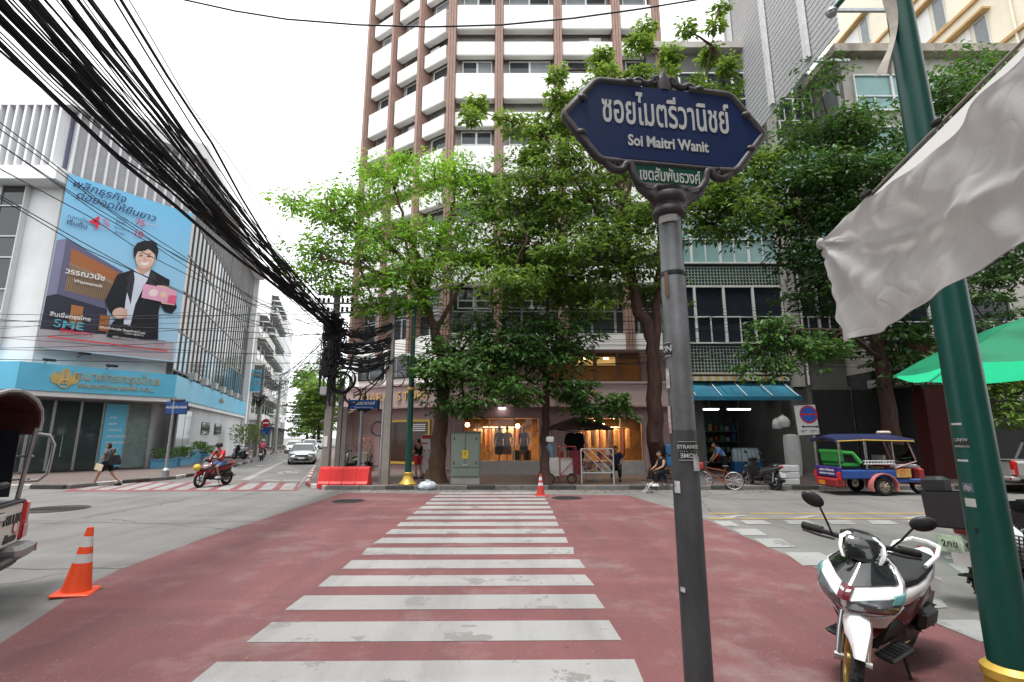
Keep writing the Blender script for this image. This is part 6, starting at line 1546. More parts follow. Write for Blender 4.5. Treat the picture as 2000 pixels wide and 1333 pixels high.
# ================================================================ CARS
def car(label, loc, heading, m, L_=4.7, W_=1.82, H_=1.45, suv=False, name='car', group=None):
    t = thing(name, label, 'car', loc, heading, group); w = W_ / 2; h0 = .2
    def ring(x, bot, sh, top, wf):
        ww = w * wf; return [(x, -ww * .92, bot), (x, -ww, bot + .18), (x, -ww, sh - .12), (x, -ww * .94, sh), (x, -ww * .6, top), (x, 0, top + .02), (x, ww * .6, top), (x, ww * .94, sh), (x, ww, sh - .12), (x, ww, bot + .18), (x, ww * .92, bot), (x, 0, bot)]
    f, r = L_ / 2, -L_ / 2; bel = .95 if not suv else 1.05
    B().loft([ring(f, .32, .55, .62, .72), ring(f - .12, .22, .68, .72, .9), ring(f - .6, .2, .8, .85, .98), ring(f - 1.2, .2, .9, bel, 1), ring(0, .2, bel - .02, bel, 1), ring(r + .9, .2, bel, bel + .03, 1), ring(r + .15, .25, bel - .05, bel, .93), ring(r, .4, .8, .85, .8)]).build('body', m, t, smooth=True, ang=35)
    # greenhouse
    g0, g1, g2, g3 = f - 1.15, f - 1.95, r + 1.15 if not suv else r + .4, r + .45 if not suv else r + .1
    zt = H_; ww = w * .92; wt = w * .7
    B().loft([[(g0, -ww, bel - .02), (g0, ww, bel - .02), (g3, ww, bel), (g3, -ww, bel)], [(g1 + .02, -wt - .01, zt - .09), (g1 + .02, wt + .01, zt - .09), (g2 - .02, wt + .01, zt - .09), (g2 - .02, -wt - .01, zt - .09)]]).build('windows', DARKGLASS, t)
    B().loft([[(g1 + .06, -wt, zt - .09), (g1 + .06, wt, zt - .09), (g2 - .05, wt, zt - .09), (g2 - .05, -wt, zt - .09)], [(g1 - .15, -wt * .85, zt), (g1 - .15, wt * .85, zt), (g2 + .15, wt * .85, zt), (g2 + .15, -wt * .85, zt)]]).build('roof', m, t, smooth=True)
    for s in (-1, 1):
        B().tube([(g0 + .03, ww * s, bel - .02), (g1 + .03, wt * s, zt - .06)], .035, 6).build('pillar', m, t)
        B().tube([((g1 + g2) / 2, ww * s, bel), ((g1 + g2) / 2, (wt + .01) * s, zt - .06)], .03, 6).build('pillar', BLACK, t)
        B().tube([(g3, ww * s, bel), (g2 - .03, wt * s, zt - .06)], .05, 6).build('pillar', m, t)
        B().bbox((f - .22, w * .68 * s, .7), (.32, .42, .15), .05).build('headlight', LENS, t)
        B().bbox((r + .08, w * .72 * s, .85), (.14, .35, .18), .04).build('tail_light', REDL, t)
        B().bbox((g0 - .1, (w + .08) * s, bel + .05), (.12, .2, .13), .04).build('wing_mirror', m, t)
        B().bbox((f - .03, w * .62 * s, .4), (.1, .22, .1), .03).build('fog_lamp', BLACK, t)
        for x in (f - .9, r + .9):
            wh = B().torus((x, (w - .1) * s, .32), .24, .085, 28, 8, None, 1.1).build('wheel', RUBBER, t, smooth=True)
            B().lathe([(.19, -.02), (.17, .03), (.05, .05)], n=16, M=Matrix.Translation((x, (w - .03) * s, .32)) @ Matrix.Rotation(-PI / 2 * s, 4, 'X')).build('rim', STEEL, wh)
    B().bbox((f + .0, 0, .62), (.06, W_ * .5, .12), .02).build('grille', BLACK, t)
    B().bbox((f - .02, 0, .38), (.1, W_ * .55, .14), .03).build('lower_intake', BLACK, t)
    B().cbox((f + .04, 0, .46), (.02, .42, .12)).build('number_plate', WHITE, t)
    B().cbox((r - .01, 0, .7), (.02, .42, .12)).build('number_plate', WHITE, t)
    return t
hd = math.atan2(-sdir.y, -sdir.x)
SILV = mat('silver_paint', (.42, .44, .45), .28, .55, var=.03, coat=.6)
p = G(588, 908); car('silver sedan driving out of the side street', p + sdir * 2.1, hd, SILV)
for i, (px, py, c, lab) in enumerate(((571, 886, (.6, .61, .6), 'white car parked at the left kerb behind the silver sedan'), (603, 884, (.55, .56, .57), 'pale car queued directly behind the silver sedan'), (617, 878, (.5, .52, .55), 'pale blue car far down the side street under the trees'))):
    q = G(px, py); car(lab, q + sdir * 2, hd if i else hd, mat('car_paint%d' % i, c, .3, .1, coat=.5, var=.02), suv=i == 1, H_=1.6 if i == 1 else 1.45)
def pickup(label, loc, heading, m, canopy=False, name='pickup_truck', letters_=False):
    """rear bumper at x = 0, pointing to +x"""
    t = thing(name, label, 'pickup', loc, heading); w = .9
    B().loft([[(x, -w * a, .5), (x, -w, .62), (x, -w, 1.02), (x, -w * .96, 1.1), (x, w * .96, 1.1), (x, w, 1.02), (x, w, .62), (x, w * a, .5)] for x, a in ((.16, .92), (.3, .97), (2.0, 1))]).build('cargo_bed', m, t)
    B().bbox((.13, 0, .83), (.07, 1.42, .5), .02).build('tailgate', m, t)
    B().bbox((.085, 0, .97), (.03, .3, .1), .02).build('tailgate_handle', mat('handle_white', (.6, .6, .6), .3), t)
    B().bbox((.13, 0, 1.1), (.1, 1.5, .04), .015).build('tailgate_cap', BLACK, t)
    for s in (-1, 1):
        tl = B().bbox((.15, .82 * s, .85), (.16, .16, .5), .035).build('tail_light', REDL, t)
        B().bbox((.068, .82 * s, .72), (.012, .13, .16), .004).build('reversing_lens', mat('pink_lens', (.5, .25, .25), .2), tl)
        B().bbox((.1, .62 * s, .5), (.32, .55, .17), .05).build('bumper_end', mat('bumper_grey', (.3, .29, .29), .45, .4, var=.15, dirt=.2), t)
        for x in (.95, 4.0):
            wh = B().torus((x, (w - .1) * s, .37), .27, .1, 28, 8, None, 1.1).build('wheel', RUBBER, t, smooth=True)
            B().lathe([(.21, -.02), (.19, .03), (.05, .05)], n=16, M=Matrix.Translation((x, (w - .02) * s, .37)) @ Matrix.Rotation(-PI / 2 * s, 4, 'X')).build('rim', STEEL, wh)
        B().cbox((-.065, .84 * s, .5), (.006, .05, .1)).build('reflector', REDL, t)
    B().bbox((.08, 0, .44), (.25, .7, .1), .03).build('bumper_step', BLACK, t)
    B().box(.3, 4.6, -.75, .75, .35, .55).build('chassis', BLACK, t)
    B().loft([[(x, -w, .45), (x, w, .45), (x, w, zz), (x, -w, zz)] for x, zz in ((2.05, 1.1), (3.6, 1.1), (4.3, 1.08), (5.1, .95), (5.2, .6))]).build('cab_lower', m, t)
    B().loft([[(2.05, -.85, 1.1), (3.95, -.85, 1.1), (3.95, .85, 1.1), (2.05, .85, 1.1)], [(2.25, -.68, 1.68), (3.25, -.68, 1.68), (3.25, .68, 1.68), (2.25, .68, 1.68)]]).build('cab_windows', DARKGLASS, t)
    B().loft([[(2.2, -.69, 1.68), (3.3, -.69, 1.68), (3.3, .69, 1.68), (2.2, .69, 1.68)], [(2.3, -.6, 1.76), (3.15, -.6, 1.76), (3.15, .6, 1.76), (2.3, .6, 1.76)]]).build('cab_roof', m, t)
    for s in (-1, 1):
        for q in (((2.05, .86 * s, 1.1), (2.25, .69 * s, 1.7)), ((3.0, .86 * s, 1.1), (2.95, .69 * s, 1.7)), ((3.95, .86 * s, 1.1), (3.25, .69 * s, 1.7))): B().tube(q, .045, 6).build('pillar', m, t)
    if letters_:
        IT = mat('badge_dark', (.03, .025, .025), .3, .5)
        text('HILUX', .15, IT, t, frame((.088, -.42, .9), (0, -1, 0)), 'lettering', .012, bold=.004, sx=1.2)
        text('Revo', .14, IT, t, frame((.088, -.42, .68), (0, -1, 0)), 'lettering', .012, shear=.35, bold=.003, sx=1.2)
        B().lathe([(.075, 0), (.075, .004)], n=20, M=Matrix.Translation((.09, -.55, .79)) @ Matrix.Rotation(-PI / 2, 4, 'Y')).build('round_sticker', mat('sticker_red', (.4, .08, .08), .5, var=.6, scale=30), t)
        B().lathe([(.05, 0), (.05, .006)], n=20, M=Matrix.Translation((.09, -.55, .79)) @ Matrix.Rotation(-PI / 2, 4, 'Y')).build('round_sticker', WHITE, t)
    if canopy:
        FRM = mat('frame_steel', (.35, .34, .34), .35, .7)
        arc = [(.86, 1.98), (.88, 2.12), (.8, 2.26), (.6, 2.37), (.3, 2.43), (0, 2.45)]; prof = arc + [(-y, z) for y, z in reversed(arc[:-1])]
        inner = [(y * .95, z - .05) for y, z in prof]
        B().loft([[(x, y, z) for y, z in prof] + [(x, y, z) for y, z in reversed(inner)] for x in (.12, 2.3)]).build('canopy_roof', mat('maroon_lining', (.055, .014, .014), .6, var=.15), t)
        B().tube([(.11, y, z) for y, z in prof], .025, 6).build('roof_rim', FRM, t, smooth=True)
        for s in (-1, 1):
            B().tube([(.2, .82 * s, 1.1), (.14, .84 * s, 2.02)], .028, 8).build('rear_post', FRM, t, smooth=True)
            B().tube([(1.9, .84 * s, 1.1), (1.9, .9 * s, 2.02)], .028, 8).build('front_post', FRM, t)
            for z in (1.35, 1.65): B().tube([(.12, .86 * s, z), (1.9, .86 * s, z)], .015, 6).build('side_rail', CHROME, t)
            B().tube([(.15, .85 * s, 1.95), (.0, .89 * s, 1.92), (-.06, .9 * s, 1.8), (-.04, .9 * s, 1.42), (.04, .88 * s, 1.33), (.19, .84 * s, 1.33)], .02, 8).build('grab_hoop', FRM, t, smooth=True)
            B().bbox((1.05, .55 * s, 1.3), (1.6, .35, .08), .03).build('bench', BLACK, t)
            B().box(.28, 1.9, .80 * s - .01, .80 * s + .01, 1.14, 1.99).build('side_curtain', mat('tinted_sheet', (.02, .022, .03), .2), t)
        B().box(1.94, 1.97, -.85, .85, 1.1, 2.1).build('front_bulkhead', mat('tinted_sheet', (.02, .022, .03), .2), t)
        for (y, z, sx_, sz_) in ((-.35, 1.7, .34, .16), (.35, 1.98, .4, .12)): B().cbox((1.93, y, z), (.01, sx_, sz_)).build('notice', mat('notice_paper', (.45, .45, .4), .6, var=.4, scale=18), t)
    return t
fw = Vector((-.89, -.455, 0))
pickup('white pickup songthaew with maroon canopy and steel grab hoops', (-5.88, 6.1, 0), math.atan2(fw.y, fw.x), mat('truck_white', (.62, .6, .55), .3, coat=.5, var=.03, dirt=.06), True, letters_=True)
p = G(1836, 950); pickup('silver pickup truck parked ahead of the tuk tuk', (p.x + .1, 18.3, 0), R(2), mat('pickup_silver', (.36, .36, .35), .3, .4, coat=.5))
# ================================================================ TUK TUK
tk = thing('tuk_tuk', 'blue three wheeled tuk tuk with green seat and pink rear mudguard', 'tuk tuk', (10.75, 17.6, 0), R(1))
TB = mat('tuk_blue', (.015, .06, .24), .35, coat=.4, var=.1, dirt=.1); TP = mat('tuk_purple', (.04, .02, .16), .4, var=.1); PKM = mat('mudguard_pink', (.5, .16, .15), .4, coat=.3, dirt=.1)
TRED = mat('tuk_red', (.26, .02, .02), .4, coat=.3, dirt=.1)
B().bbox((1.05, 0, .68), (1.9, 1.25, .3), .04).build('passenger_tub', TB, tk)
B().bbox((.1, 0, .75), (.12, 1.3, .35), .03).build('rear_panel', TP, tk)
text('คนไทย หัวใจแกร่ง', .11, WHITE, tk, frame((.035, 0, .8), (0, -1, 0)), 'lettering', .004); text('BANGKOK THAILAND', .08, WHITE, tk, frame((.035, 0, .68), (0, -1, 0)), 'lettering', .004)
B().bbox((.12, 0, .4), (.3, 1.2, .3), .06).build('rear_bumper', TRED, tk)
B().cbox((-.04, .2, .38), (.01, .34, .14)).build('number_plate', mat('plate_orange', (.6, .2, .02), .5), tk)
for s in (-1, 1):
    B().bbox((.05, .6 * s, .62), (.12, .12, .3), .03).build('tail_lamp', REDL, tk)
    rings = [[(1.45 + .42 * math.cos(a) * k, s * y, .30 + .40 * math.sin(a) * k) for k, y in ((1, .55), (1, .78), (1.08, .78), (1.08, .55))] for a in [R(200 - 22 * i) for i in range(11)]]
    B().loft(rings).build('mudguard', PKM, tk, smooth=True, ang=30)
    wh = B().torus((1.45, .66 * s, .3), .225, .075, 28, 8).build('wheel', RUBBER, tk, smooth=True)
    b = B().torus((1.45, .7 * s, .3), .16, .018, 24, 6)
    for i in range(8): b.tube([(1.45, .72 * s, .3), (1.45 + .16 * math.cos(i * PI / 4), .72 * s, .3 + .16 * math.sin(i * PI / 4))], .014, 5)
    b.build('rim', mat('rim_gold', (.45, .36, .26), .35, .7), wh)
    for x, z1 in ((.12, 1.75), (1.0, 1.78), (1.95, 1.8)): B().tube([(x, .62 * s, .85), (x, .62 * s, z1)], .02, 6).build('roof_post', CHROME, tk)
    for z in (1.02, 1.12): B().tube([(.9, .63 * s, z), (1.95, .63 * s, z)], .014, 6).build('side_rail', CHROME, tk)
    b = B()
    for k in range(10): b.tube([(.95 + k * .1, .63 * s, 1.02), (1.0 + k * .1, .63 * s, 1.12)], .008, 4)
    b.build('rail_lattice', CHROME, tk)['kind'] = 'stuff'
    B().tube([(2.0, .6 * s, .9), (2.75, .55 * s, 1.1), (2.55, .55 * s, 1.75)], .025, 6).build('cab_post', mat('cab_pink', (.5, .3, .3), .4), tk)
    B().bbox((2.3, .56 * s, .95), (.9, .06, .1), .02).build('cab_side_panel', CHROME, tk)
    B().bbox((2.25, .58 * s, .72), (.5, .05, .3), .02).build('flag_panel', mat('flag_panel', (.35, .04, .04), .5, col2=(.5, .4, .08), scale=4), tk)
B().bbox((2.3, 0, .48), (1.2, 1.15, .12), .03).build('cab_floor', TB, tk)
B().bbox((3.0, 0, .62), (.35, .8, .6), .1).build('nose', TRED, tk)
B().bbox((2.78, 0, 1.35), (.02, 1.05, .6), .005, Matrix.Translation((2.78, 0, 1.35)) @ Matrix.Rotation(R(-18), 4, 'Y') @ Matrix.Translation((-2.78, 0, -1.35))).build('windscreen', CLEAR, tk)
wf = B().torus((3.15, 0, .28), .21, .07, 26, 8).build('wheel', RUBBER, tk, smooth=True); B().torus((3.15, 0, .28), .14, .04, 20, 6).build('rim', CHROME, wf)
B().lathe([(.09, 0), (.1, .05), (.07, .1)], n=14, M=Matrix.Translation((3.18, 0, .85)) @ Matrix.Rotation(PI / 2, 4, 'Y')).build('headlamp', LENS, tk)
GS = mat('seat_green', (.03, .25, .05), .5, var=.15)
B().bbox((.55, 0, .98), (.6, 1.1, .14), .05).build('passenger_seat', GS, tk)
B().bbox((.28, 0, 1.22), (.16, 1.1, .36), .06).build('seat_back', GS, tk)
B().tube([(.25, -.55, 1.42), (.25, .55, 1.42)], .07, 10).build('seat_roll', mat('seat_lime', (.06, .42, .08), .45), tk, smooth=True)
for s in (-1, 1): B().tube([(.25, .56 * s, 1.4), (.6, .58 * s, 1.38), (.85, .58 * s, 1.05)], .06, 8).build('arm_roll', mat('seat_lime'), tk, smooth=True)
B().bbox((2.05, 0, .95), (.4, .6, .1), .04).build('driver_seat', TRED, tk)
B().bbox((1.9, 0, 1.15), (.08, .6, .3), .03).build('driver_backrest', mat('notice_paper'), tk)
B().tube([(2.75, -.3, 1.1), (2.6, 0, 1.05), (2.75, .3, 1.1)], .016, 6).build('handlebar', CHROME, tk)
rings = []
for x, d in ((0, .06), (.3, .0), (1.4, -.01), (2.3, .0), (2.7, .07)): rings.append([(x, -.7, 1.78 - d), (x, -.66, 1.9 - d), (x, 0, 2.0 - d), (x, .66, 1.9 - d), (x, .7, 1.78 - d), (x, .6, 1.79 - d), (x, 0, 1.93 - d), (x, -.6, 1.79 - d)])
B().loft(rings).build('canopy_roof', mat('roof_navy', (.015, .02, .07), .5, var=.1), tk, smooth=True)
for s in (-1, 1):
    B().tube([(.05, .7 * s, 1.76), (1.0, .7 * s, 1.80), (2.65, .7 * s, 1.76)], .02, 6).build('yellow_trim', mat('trim_yellow', (.5, .32, .03), .5), tk)
B().bbox((2.2, 0, 2.05), (.4, .25, .12), .04).build('roof_lamp', mat('roof_lamp', (.5, .42, .35), .4), tk)
# ================================================================ PEOPLE
SKIN = mat('skin', (.34, .19, .125), .55, var=.06); HAIR = mat('hair_black', (.012, .01, .01), .5, var=.3, scale=40, stretch=(1, 1, 6))
def skin_mesh(name, J, E_, rad, root):
    me = bpy.data.meshes.new(name); keys = list(J); ix = {k: i for i, k in enumerate(keys)}
    me.from_pydata([J[k] for k in keys], [(ix[a], ix[b]) for a, b in E_], [])
    o = bpy.data.objects.new(name, me); COL.objects.link(o)
    sk = o.modifiers.new('s', 'SKIN'); sk.use_smooth_shade = True
    for k in keys:
        d = me.skin_vertices[0].data[ix[k]]; r = rad[k]; d.radius = r if isinstance(r, tuple) else (r, r); d.use_root = (k == root)
    sb = o.modifiers.new('u', 'SUBSURF'); sb.levels = 2; sb.render_levels = 2
    dg = bpy.context.evaluated_depsgraph_get(); dg.update()
    m2 = bpy.data.meshes.new_from_object(o.evaluated_get(dg)); bpy.data.objects.remove(o); bpy.data.meshes.remove(me)
    m2.materials.clear(); m2.name = name; return m2
def person(label, loc, heading, pose, shirt, legs, shoes=None, hair=HAIR, long_legs=False, helmet=None, long_hair=False, sleeve=True, scale=1.0):
    t = thing('person', label, 'person', loc, heading); t.scale = (scale,) * 3; bag_ = 1.25 if long_hair else 1.0
    P = {k: Vector(v) for k, v in pose.items()}
    J = {}; E_ = []; r = {}
    def add(k, p, rad): J[k] = tuple(p); r[k] = rad
    add('pelvis', P['pelvis'], (.13, .105)); add('waist', P['pelvis'].lerp(P['chest'], .45), (.115, .09)); add('chest', P['chest'], (.145, .1)); add('neck', P['neck'], .05)
    add('head0', P['head'] - Vector((0, 0, .06)), .06)
    E_ += [('pelvis', 'waist'), ('waist', 'chest'), ('chest', 'neck'), ('neck', 'head0')]
    for s in 'lr':
        sh, el, wr = P['sh_' + s], P['el_' + s], P['wr_' + s]; kn, an, hp = P['kn_' + s], P['an_' + s], P['hp_' + s]
        add('sh' + s, sh, .06); add('el' + s, el, .042); add('wr' + s, wr, .028); d = (wr - el).normalized(); pm = wr + d * .07; add('pm' + s, pm, (.036, .02))
        E_ += [('chest', 'sh' + s), ('sh' + s, 'el' + s), ('el' + s, 'wr' + s), ('wr' + s, 'pm' + s)]
        sdv = d.orthogonal().normalized(); dn = d.cross(sdv)
        for i, (o_, ln) in enumerate(((-.024, .065), (-.008, .078), (.008, .073), (.024, .058))):
            a = pm + sdv * o_ + d * .04; add('f%s%d' % (s, i), a, .009); add('g%s%d' % (s, i), a + d * ln * .6 + dn * .02, .008); E_ += [('pm' + s, 'f%s%d' % (s, i)), ('f%s%d' % (s, i), 'g%s%d' % (s, i))]
        a = wr + d * .04 + sdv * .04; add('th' + s, a, .011); add('ti' + s, a + d * .04 + sdv * .015, .009); E_ += [('wr' + s, 'th' + s), ('th' + s, 'ti' + s)]
        add('hp' + s, hp, .085); add('kn' + s, kn, .056); add('cf' + s, kn.lerp(an, .3), .055); add('an' + s, an, .036); add('he' + s, P['to_' + s].lerp(an, .75) * 1.0, .036); add('to' + s, P['to_' + s], .03)
        E_ += [('pelvis', 'hp' + s), ('hp' + s, 'kn' + s), ('kn' + s, 'cf' + s), ('cf' + s, 'an' + s), ('an' + s, 'to' + s)]
        del J['he' + s], r['he' + s]
    obj('body', skin_mesh('body', J, E_, r, 'pelvis'), SKIN, t)
    # shirt
    Js = {k: J[k] for k in ('pelvis', 'waist', 'chest')}; rs = {'pelvis': (.15 * bag_, .125 * bag_), 'waist': (.14 * bag_, .112 * bag_), 'chest': (.165 * bag_, .12 * bag_)}
    Es = [('pelvis', 'waist'), ('waist', 'chest')]
    nk = P['chest'].lerp(P['neck'], .6); Js['nk'] = tuple(nk); rs['nk'] = .075; Es.append(('chest', 'nk'))
    for s in 'lr':
        Js['s' + s] = J['sh' + s]; rs['s' + s] = .078 * bag_; e = P['sh_' + s].lerp(P['el_' + s], .75 if sleeve else .2); Js['e' + s] = tuple(e); rs['e' + s] = .066 * bag_; Es += [('chest', 's' + s), ('s' + s, 'e' + s)]
    obj('shirt', skin_mesh('shirt', Js, Es, rs, 'chest'), shirt, t)
    Jl = {'p': J['pelvis']}; rl = {'p': (.145, .12)}; El = []
    for s in 'lr':
        f = .98 if long_legs else .82
        Jl['h' + s] = J['hp' + s]; rl['h' + s] = .105; Jl['k' + s] = tuple(P['hp_' + s].lerp(P['kn_' + s], f)); rl['k' + s] = .082 * bag_; El += [('p', 'h' + s), ('h' + s, 'k' + s)]
        if long_legs: Jl['a' + s] = tuple(P['kn_' + s].lerp(P['an_' + s], .92)); rl['a' + s] = .06; El.append(('k' + s, 'a' + s))
    obj('trousers' if long_legs else 'shorts', skin_mesh('shorts', Jl, El, rl, 'p'), legs, t)
    h = P['head']
    hb = B().ball(tuple(h), (.088, .073, .112), 18, 12); hb.ball((h.x + .088, h.y, h.z - .012), (.016, .012, .022), 8, 6)
    for s in (-1, 1): hb.ball((h.x - .005, h.y + .075 * s, h.z - .01), (.02, .01, .03), 8, 6)
    hd_ = hb.build('head', SKIN, t, smooth=True)
    for s in (-1, 1): B().ball((h.x + .08, h.y + .028 * s, h.z + .012), (.008, .012, .006), 8, 6).build('eye', BLACK, hd_)
    B().ball((h.x + .078, h.y, h.z - .052), (.01, .024, .006), 8, 6).build('mouth', mat('lips', (.25, .08, .07), .5), hd_)
    if helmet:
        B().lathe([(.125, -.02), (.135, .04), (.12, .1), (.07, .145), (.01, .155)], tuple(h + Vector((-.01, 0, .01))), 18).build('helmet', helmet, t, smooth=True)
        B().bbox((h.x + .13, h.y, h.z + .045), (.1, .18, .02), .008).build('helmet_peak', helmet, t)
    else:
        b = B()
        vs = B().ball((h.x - .014, h.y, h.z + .02), (.095, .083, .108), 18, 12)
        keep = [f for f in vs.f if sum(vs.v[i][2] > h.z + .02 or vs.v[i][0] < h.x - .02 for i in f) == len(f)]
        vs.f = keep; vs.build('hair', hair, t, smooth=True)
        if long_hair: B().loft([[(h.x - .05 + .06 * math.cos(a) * k, h.y + .085 * math.sin(a) * k, h.z + z) for a in [2 * PI * i / 12 for i in range(12)]] for k, z in ((.9, .06), (1.05, -.05), (1, -.16), (.7, -.24))]).build('long_hair', hair, t, smooth=True)
    for s in 'lr':
        an, to = P['an_' + s], P['to_' + s]; d = (to - an); d.z = 0; d = d.normalized() if d.length > .01 else Vector((1, 0, 0))
        M = frame((an.x, an.y, min(an.z - .07, to.z - .02)), d)
        B().loft([[(x, -w, 0), (x, w, 0), (x, w * .9, hh), (x, -w * .9, hh)] for x, w, hh in ((-.07, .035, .07), (0, .042, .1), (.1, .045, .07), (.19, .03, .04))], M).build('shoe', shoes or BLACK, t, smooth=True)
    return t
def pose(**k):
    p = dict(pelvis=(0, 0, .92), chest=(.0, 0, 1.28), neck=(.01, 0, 1.45), head=(.03, 0, 1.58), sh_l=(0, .17, 1.38), sh_r=(0, -.17, 1.38), el_l=(-.03, .22, 1.12), el_r=(-.03, -.22, 1.12), wr_l=(.04, .23, .88), wr_r=(.04, -.23, .88),
             hp_l=(0, .09, .88), hp_r=(0, -.09, .88), kn_l=(.02, .1, .48), kn_r=(.02, -.1, .48), an_l=(-.02, .1, .08), an_r=(-.02, -.1, .08), to_l=(.13, .1, .03), to_r=(.13, -.1, .03)); p.update(k); return p
GRYT = mat('grey_tshirt', (.11, .105, .115), .95, var=.2, scale=9); BLKC = mat('black_cloth', (.012, .012, .015), .95, var=.2)
walkp = pose(pelvis=(0, 0, .88), hp_l=(0, .09, .85), hp_r=(0, -.09, .85), kn_l=(.24, .09, .5), an_l=(.36, .09, .09), to_l=(.52, .09, .06), kn_r=(-.14, -.09, .47), an_r=(-.46, -.09, .16), to_r=(-.34, -.09, .04), el_r=(.06, -.23, 1.12), wr_r=(.2, -.2, .93), el_l=(.08, .24, 1.12), wr_l=(.16, .23, .9), chest=(.03, 0, 1.25), neck=(.05, 0, 1.42), head=(.08, 0, 1.55))
pw = G(205, 950); wm = person('person in grey shirt and black shorts walking past the bank', pw, R(188), walkp, GRYT, BLKC, BLACK, long_hair=True)
bg_ = thing('shoulder_bag', 'black shoulder bag swinging behind the walking person', 'bag', (pw.x + .34, pw.y - .12, .82))
B().loft([[(-.22 * k, -.06, z), (.22 * k, -.06, z), (.22 * k, .06, z), (-.22 * k, .06, z)] for k, z in ((.8, 0), (1, .1), (.55, .38))]).build('bag_body', BLKC, bg_)
B().tube([(-.1, 0, .36), (-.22, 0, .6), (-.12, 0, .36)], .012, 5).build('strap', BLKC, bg_)
pp = thing('paper_bag', 'pale yellow paper held by the walking person', 'paper', (pw.x - .16, pw.y - .28, .62))
B().bbox((0, 0, .12), (.3, .02, .24), .004, Matrix.Rotation(.25, 4, 'Y')).build('sheet', mat('paper_cream', (.6, .52, .36), .8), pp)
# rider in red
ride = pose(pelvis=(-.28, 0, .93), chest=(-.18, 0, 1.27), neck=(-.12, 0, 1.43), head=(-.07, 0, 1.56), sh_l=(-.16, .17, 1.36), sh_r=(-.16, -.17, 1.36), el_l=(.04, .26, 1.14), el_r=(.04, -.26, 1.14), wr_l=(.24, .3, 1.08), wr_r=(.24, -.3, 1.08),
            hp_l=(-.24, .1, .88), hp_r=(-.24, -.1, .88), kn_l=(.12, .18, .78), kn_r=(.12, -.18, .78), an_l=(-.02, .19, .38), an_r=(-.02, -.19, .38), to_l=(.12, .19, .34), to_r=(.12, -.19, .34))
REDS = mat('red_shirt', (.55, .03, .05), .9, var=.1)
pr_ = Vector((-11.75, 20.3, 0)); hdg = R(256)
scooter('motorcycle', 'red motorcycle crossing the zebra stripes before the bank', 'motorcycle', pr_, hdg, R(3), 0, mat('bike_red', (.24, .012, .015), .3, coat=.5), BLK, BRIM, basket=False, scale=1.02)
person('person in red shirt and cap riding the red motorcycle', pr_, hdg, ride, REDS, mat('blue_shorts', (.08, .13, .3), .9, var=.3, scale=14), WHITE, helmet=BLACK, scale=.98)
hb = thing('yellow_bundle', 'yellow bag hung on the front of the red motorcycle', 'bag', pr_ + Vector((.86 * math.cos(hdg), .86 * math.sin(hdg), .68)))
B().ball((0, 0, .08), (.14, .13, .13), 12, 8).build('bag_body', mat('bag_yellow', (.5, .38, .06), .5, var=.2), hb, smooth=True)
pk_ = G(509, 901); ha = math.atan2(sdir.y, sdir.x)
scooter('motorcycle', 'dark motorcycle riding away up the side street', 'motorcycle', pk_ + sdir * .6, ha, 0, 0, BLK, BLK, BRIM)
person('person in pink jacket riding away up the side street', pk_ + sdir * .6, ha, ride, mat('pink_jacket', (.55, .08, .14), .9, var=.1), BLKC, BLACK, helmet=mat('helmet_pink', (.6, .35, .36), .3), long_legs=True)
pm_ = G(815, 936, .13)
person('person in black shirt and red shorts standing by the roll up banner', pm_, R(150), pose(an_r=(-.2, -.1, .1), to_r=(-.06, -.1, .04), kn_r=(-.06, -.1, .48), el_l=(.02, .24, 1.14), wr_l=(.22, .2, 1.1)), BLKC, mat('red_shorts', (.45, .03, .04), .9), BLACK)
sit = pose(pelvis=(0, 0, .52), chest=(.06, 0, .86), neck=(.1, 0, 1.02), head=(.16, 0, 1.14), sh_l=(.06, .17, .96), sh_r=(.06, -.17, .96), el_l=(.16, .24, .72), el_r=(.16, -.24, .72), wr_l=(.36, .16, .62), wr_r=(.36, -.16, .62), hp_l=(.02, .1, .5), hp_r=(.02, -.1, .5), kn_l=(.42, .14, .5), kn_r=(.42, -.14, .5), an_l=(.4, .14, .09), an_r=(.46, -.14, .09), to_l=(.55, .14, .04), to_r=(.6, -.14, .04))
ps = G(1298, 950, .13)
person('person in black clothes sitting on a stool beside the big tree', ps, R(195), sit, BLKC, BLKC, WHITE, long_legs=True, sleeve=False)
o = thing('stool', 'plastic stool under the seated person in black by the big tree', 'stool', ps)
STP = mat('stool_plastic', (.06, .07, .12), .5)
B().lathe([(.17, .40), (.18, .42), (.17, .44)], n=16).build('seat', STP, o, smooth=True)
for k in range(4): B().tube([(.2 * math.cos(k * PI / 2 + .8), .2 * math.sin(k * PI / 2 + .8), 0), (.13 * math.cos(k * PI / 2 + .8), .13 * math.sin(k * PI / 2 + .8), .41)], .02, 6).build('leg', STP, o)
pv = Vector((G(1218, 945, .13).x, 21.2, .13))
person('person in dark clothes seated behind the snack stall', pv, R(255), sit, mat('navy_cloth', (.015, .02, .05), .95), BLKC, BLACK, long_legs=True, scale=1.12)
o2 = copy_tree(o); o2.location = pv; tag(o2, 'plastic stool under the seated vendor behind the snack stall', 'stool')
pb = Vector((G(1492, 950, .13).x, 22.2, .13))
person('person in light blue shirt stooping behind the dark scooter', pb, R(175), pose(chest=(.22, 0, 1.2), neck=(.34, 0, 1.33), head=(.42, 0, 1.42), sh_l=(.26, .17, 1.28), sh_r=(.26, -.17, 1.28), el_l=(.36, .2, 1.02), el_r=(.36, -.2, 1.02), wr_l=(.5, .16, .86), wr_r=(.5, -.16, .86)), mat('sky_shirt', (.12, .24, .48), .9, var=.1), BLKC, BLACK, long_legs=True)
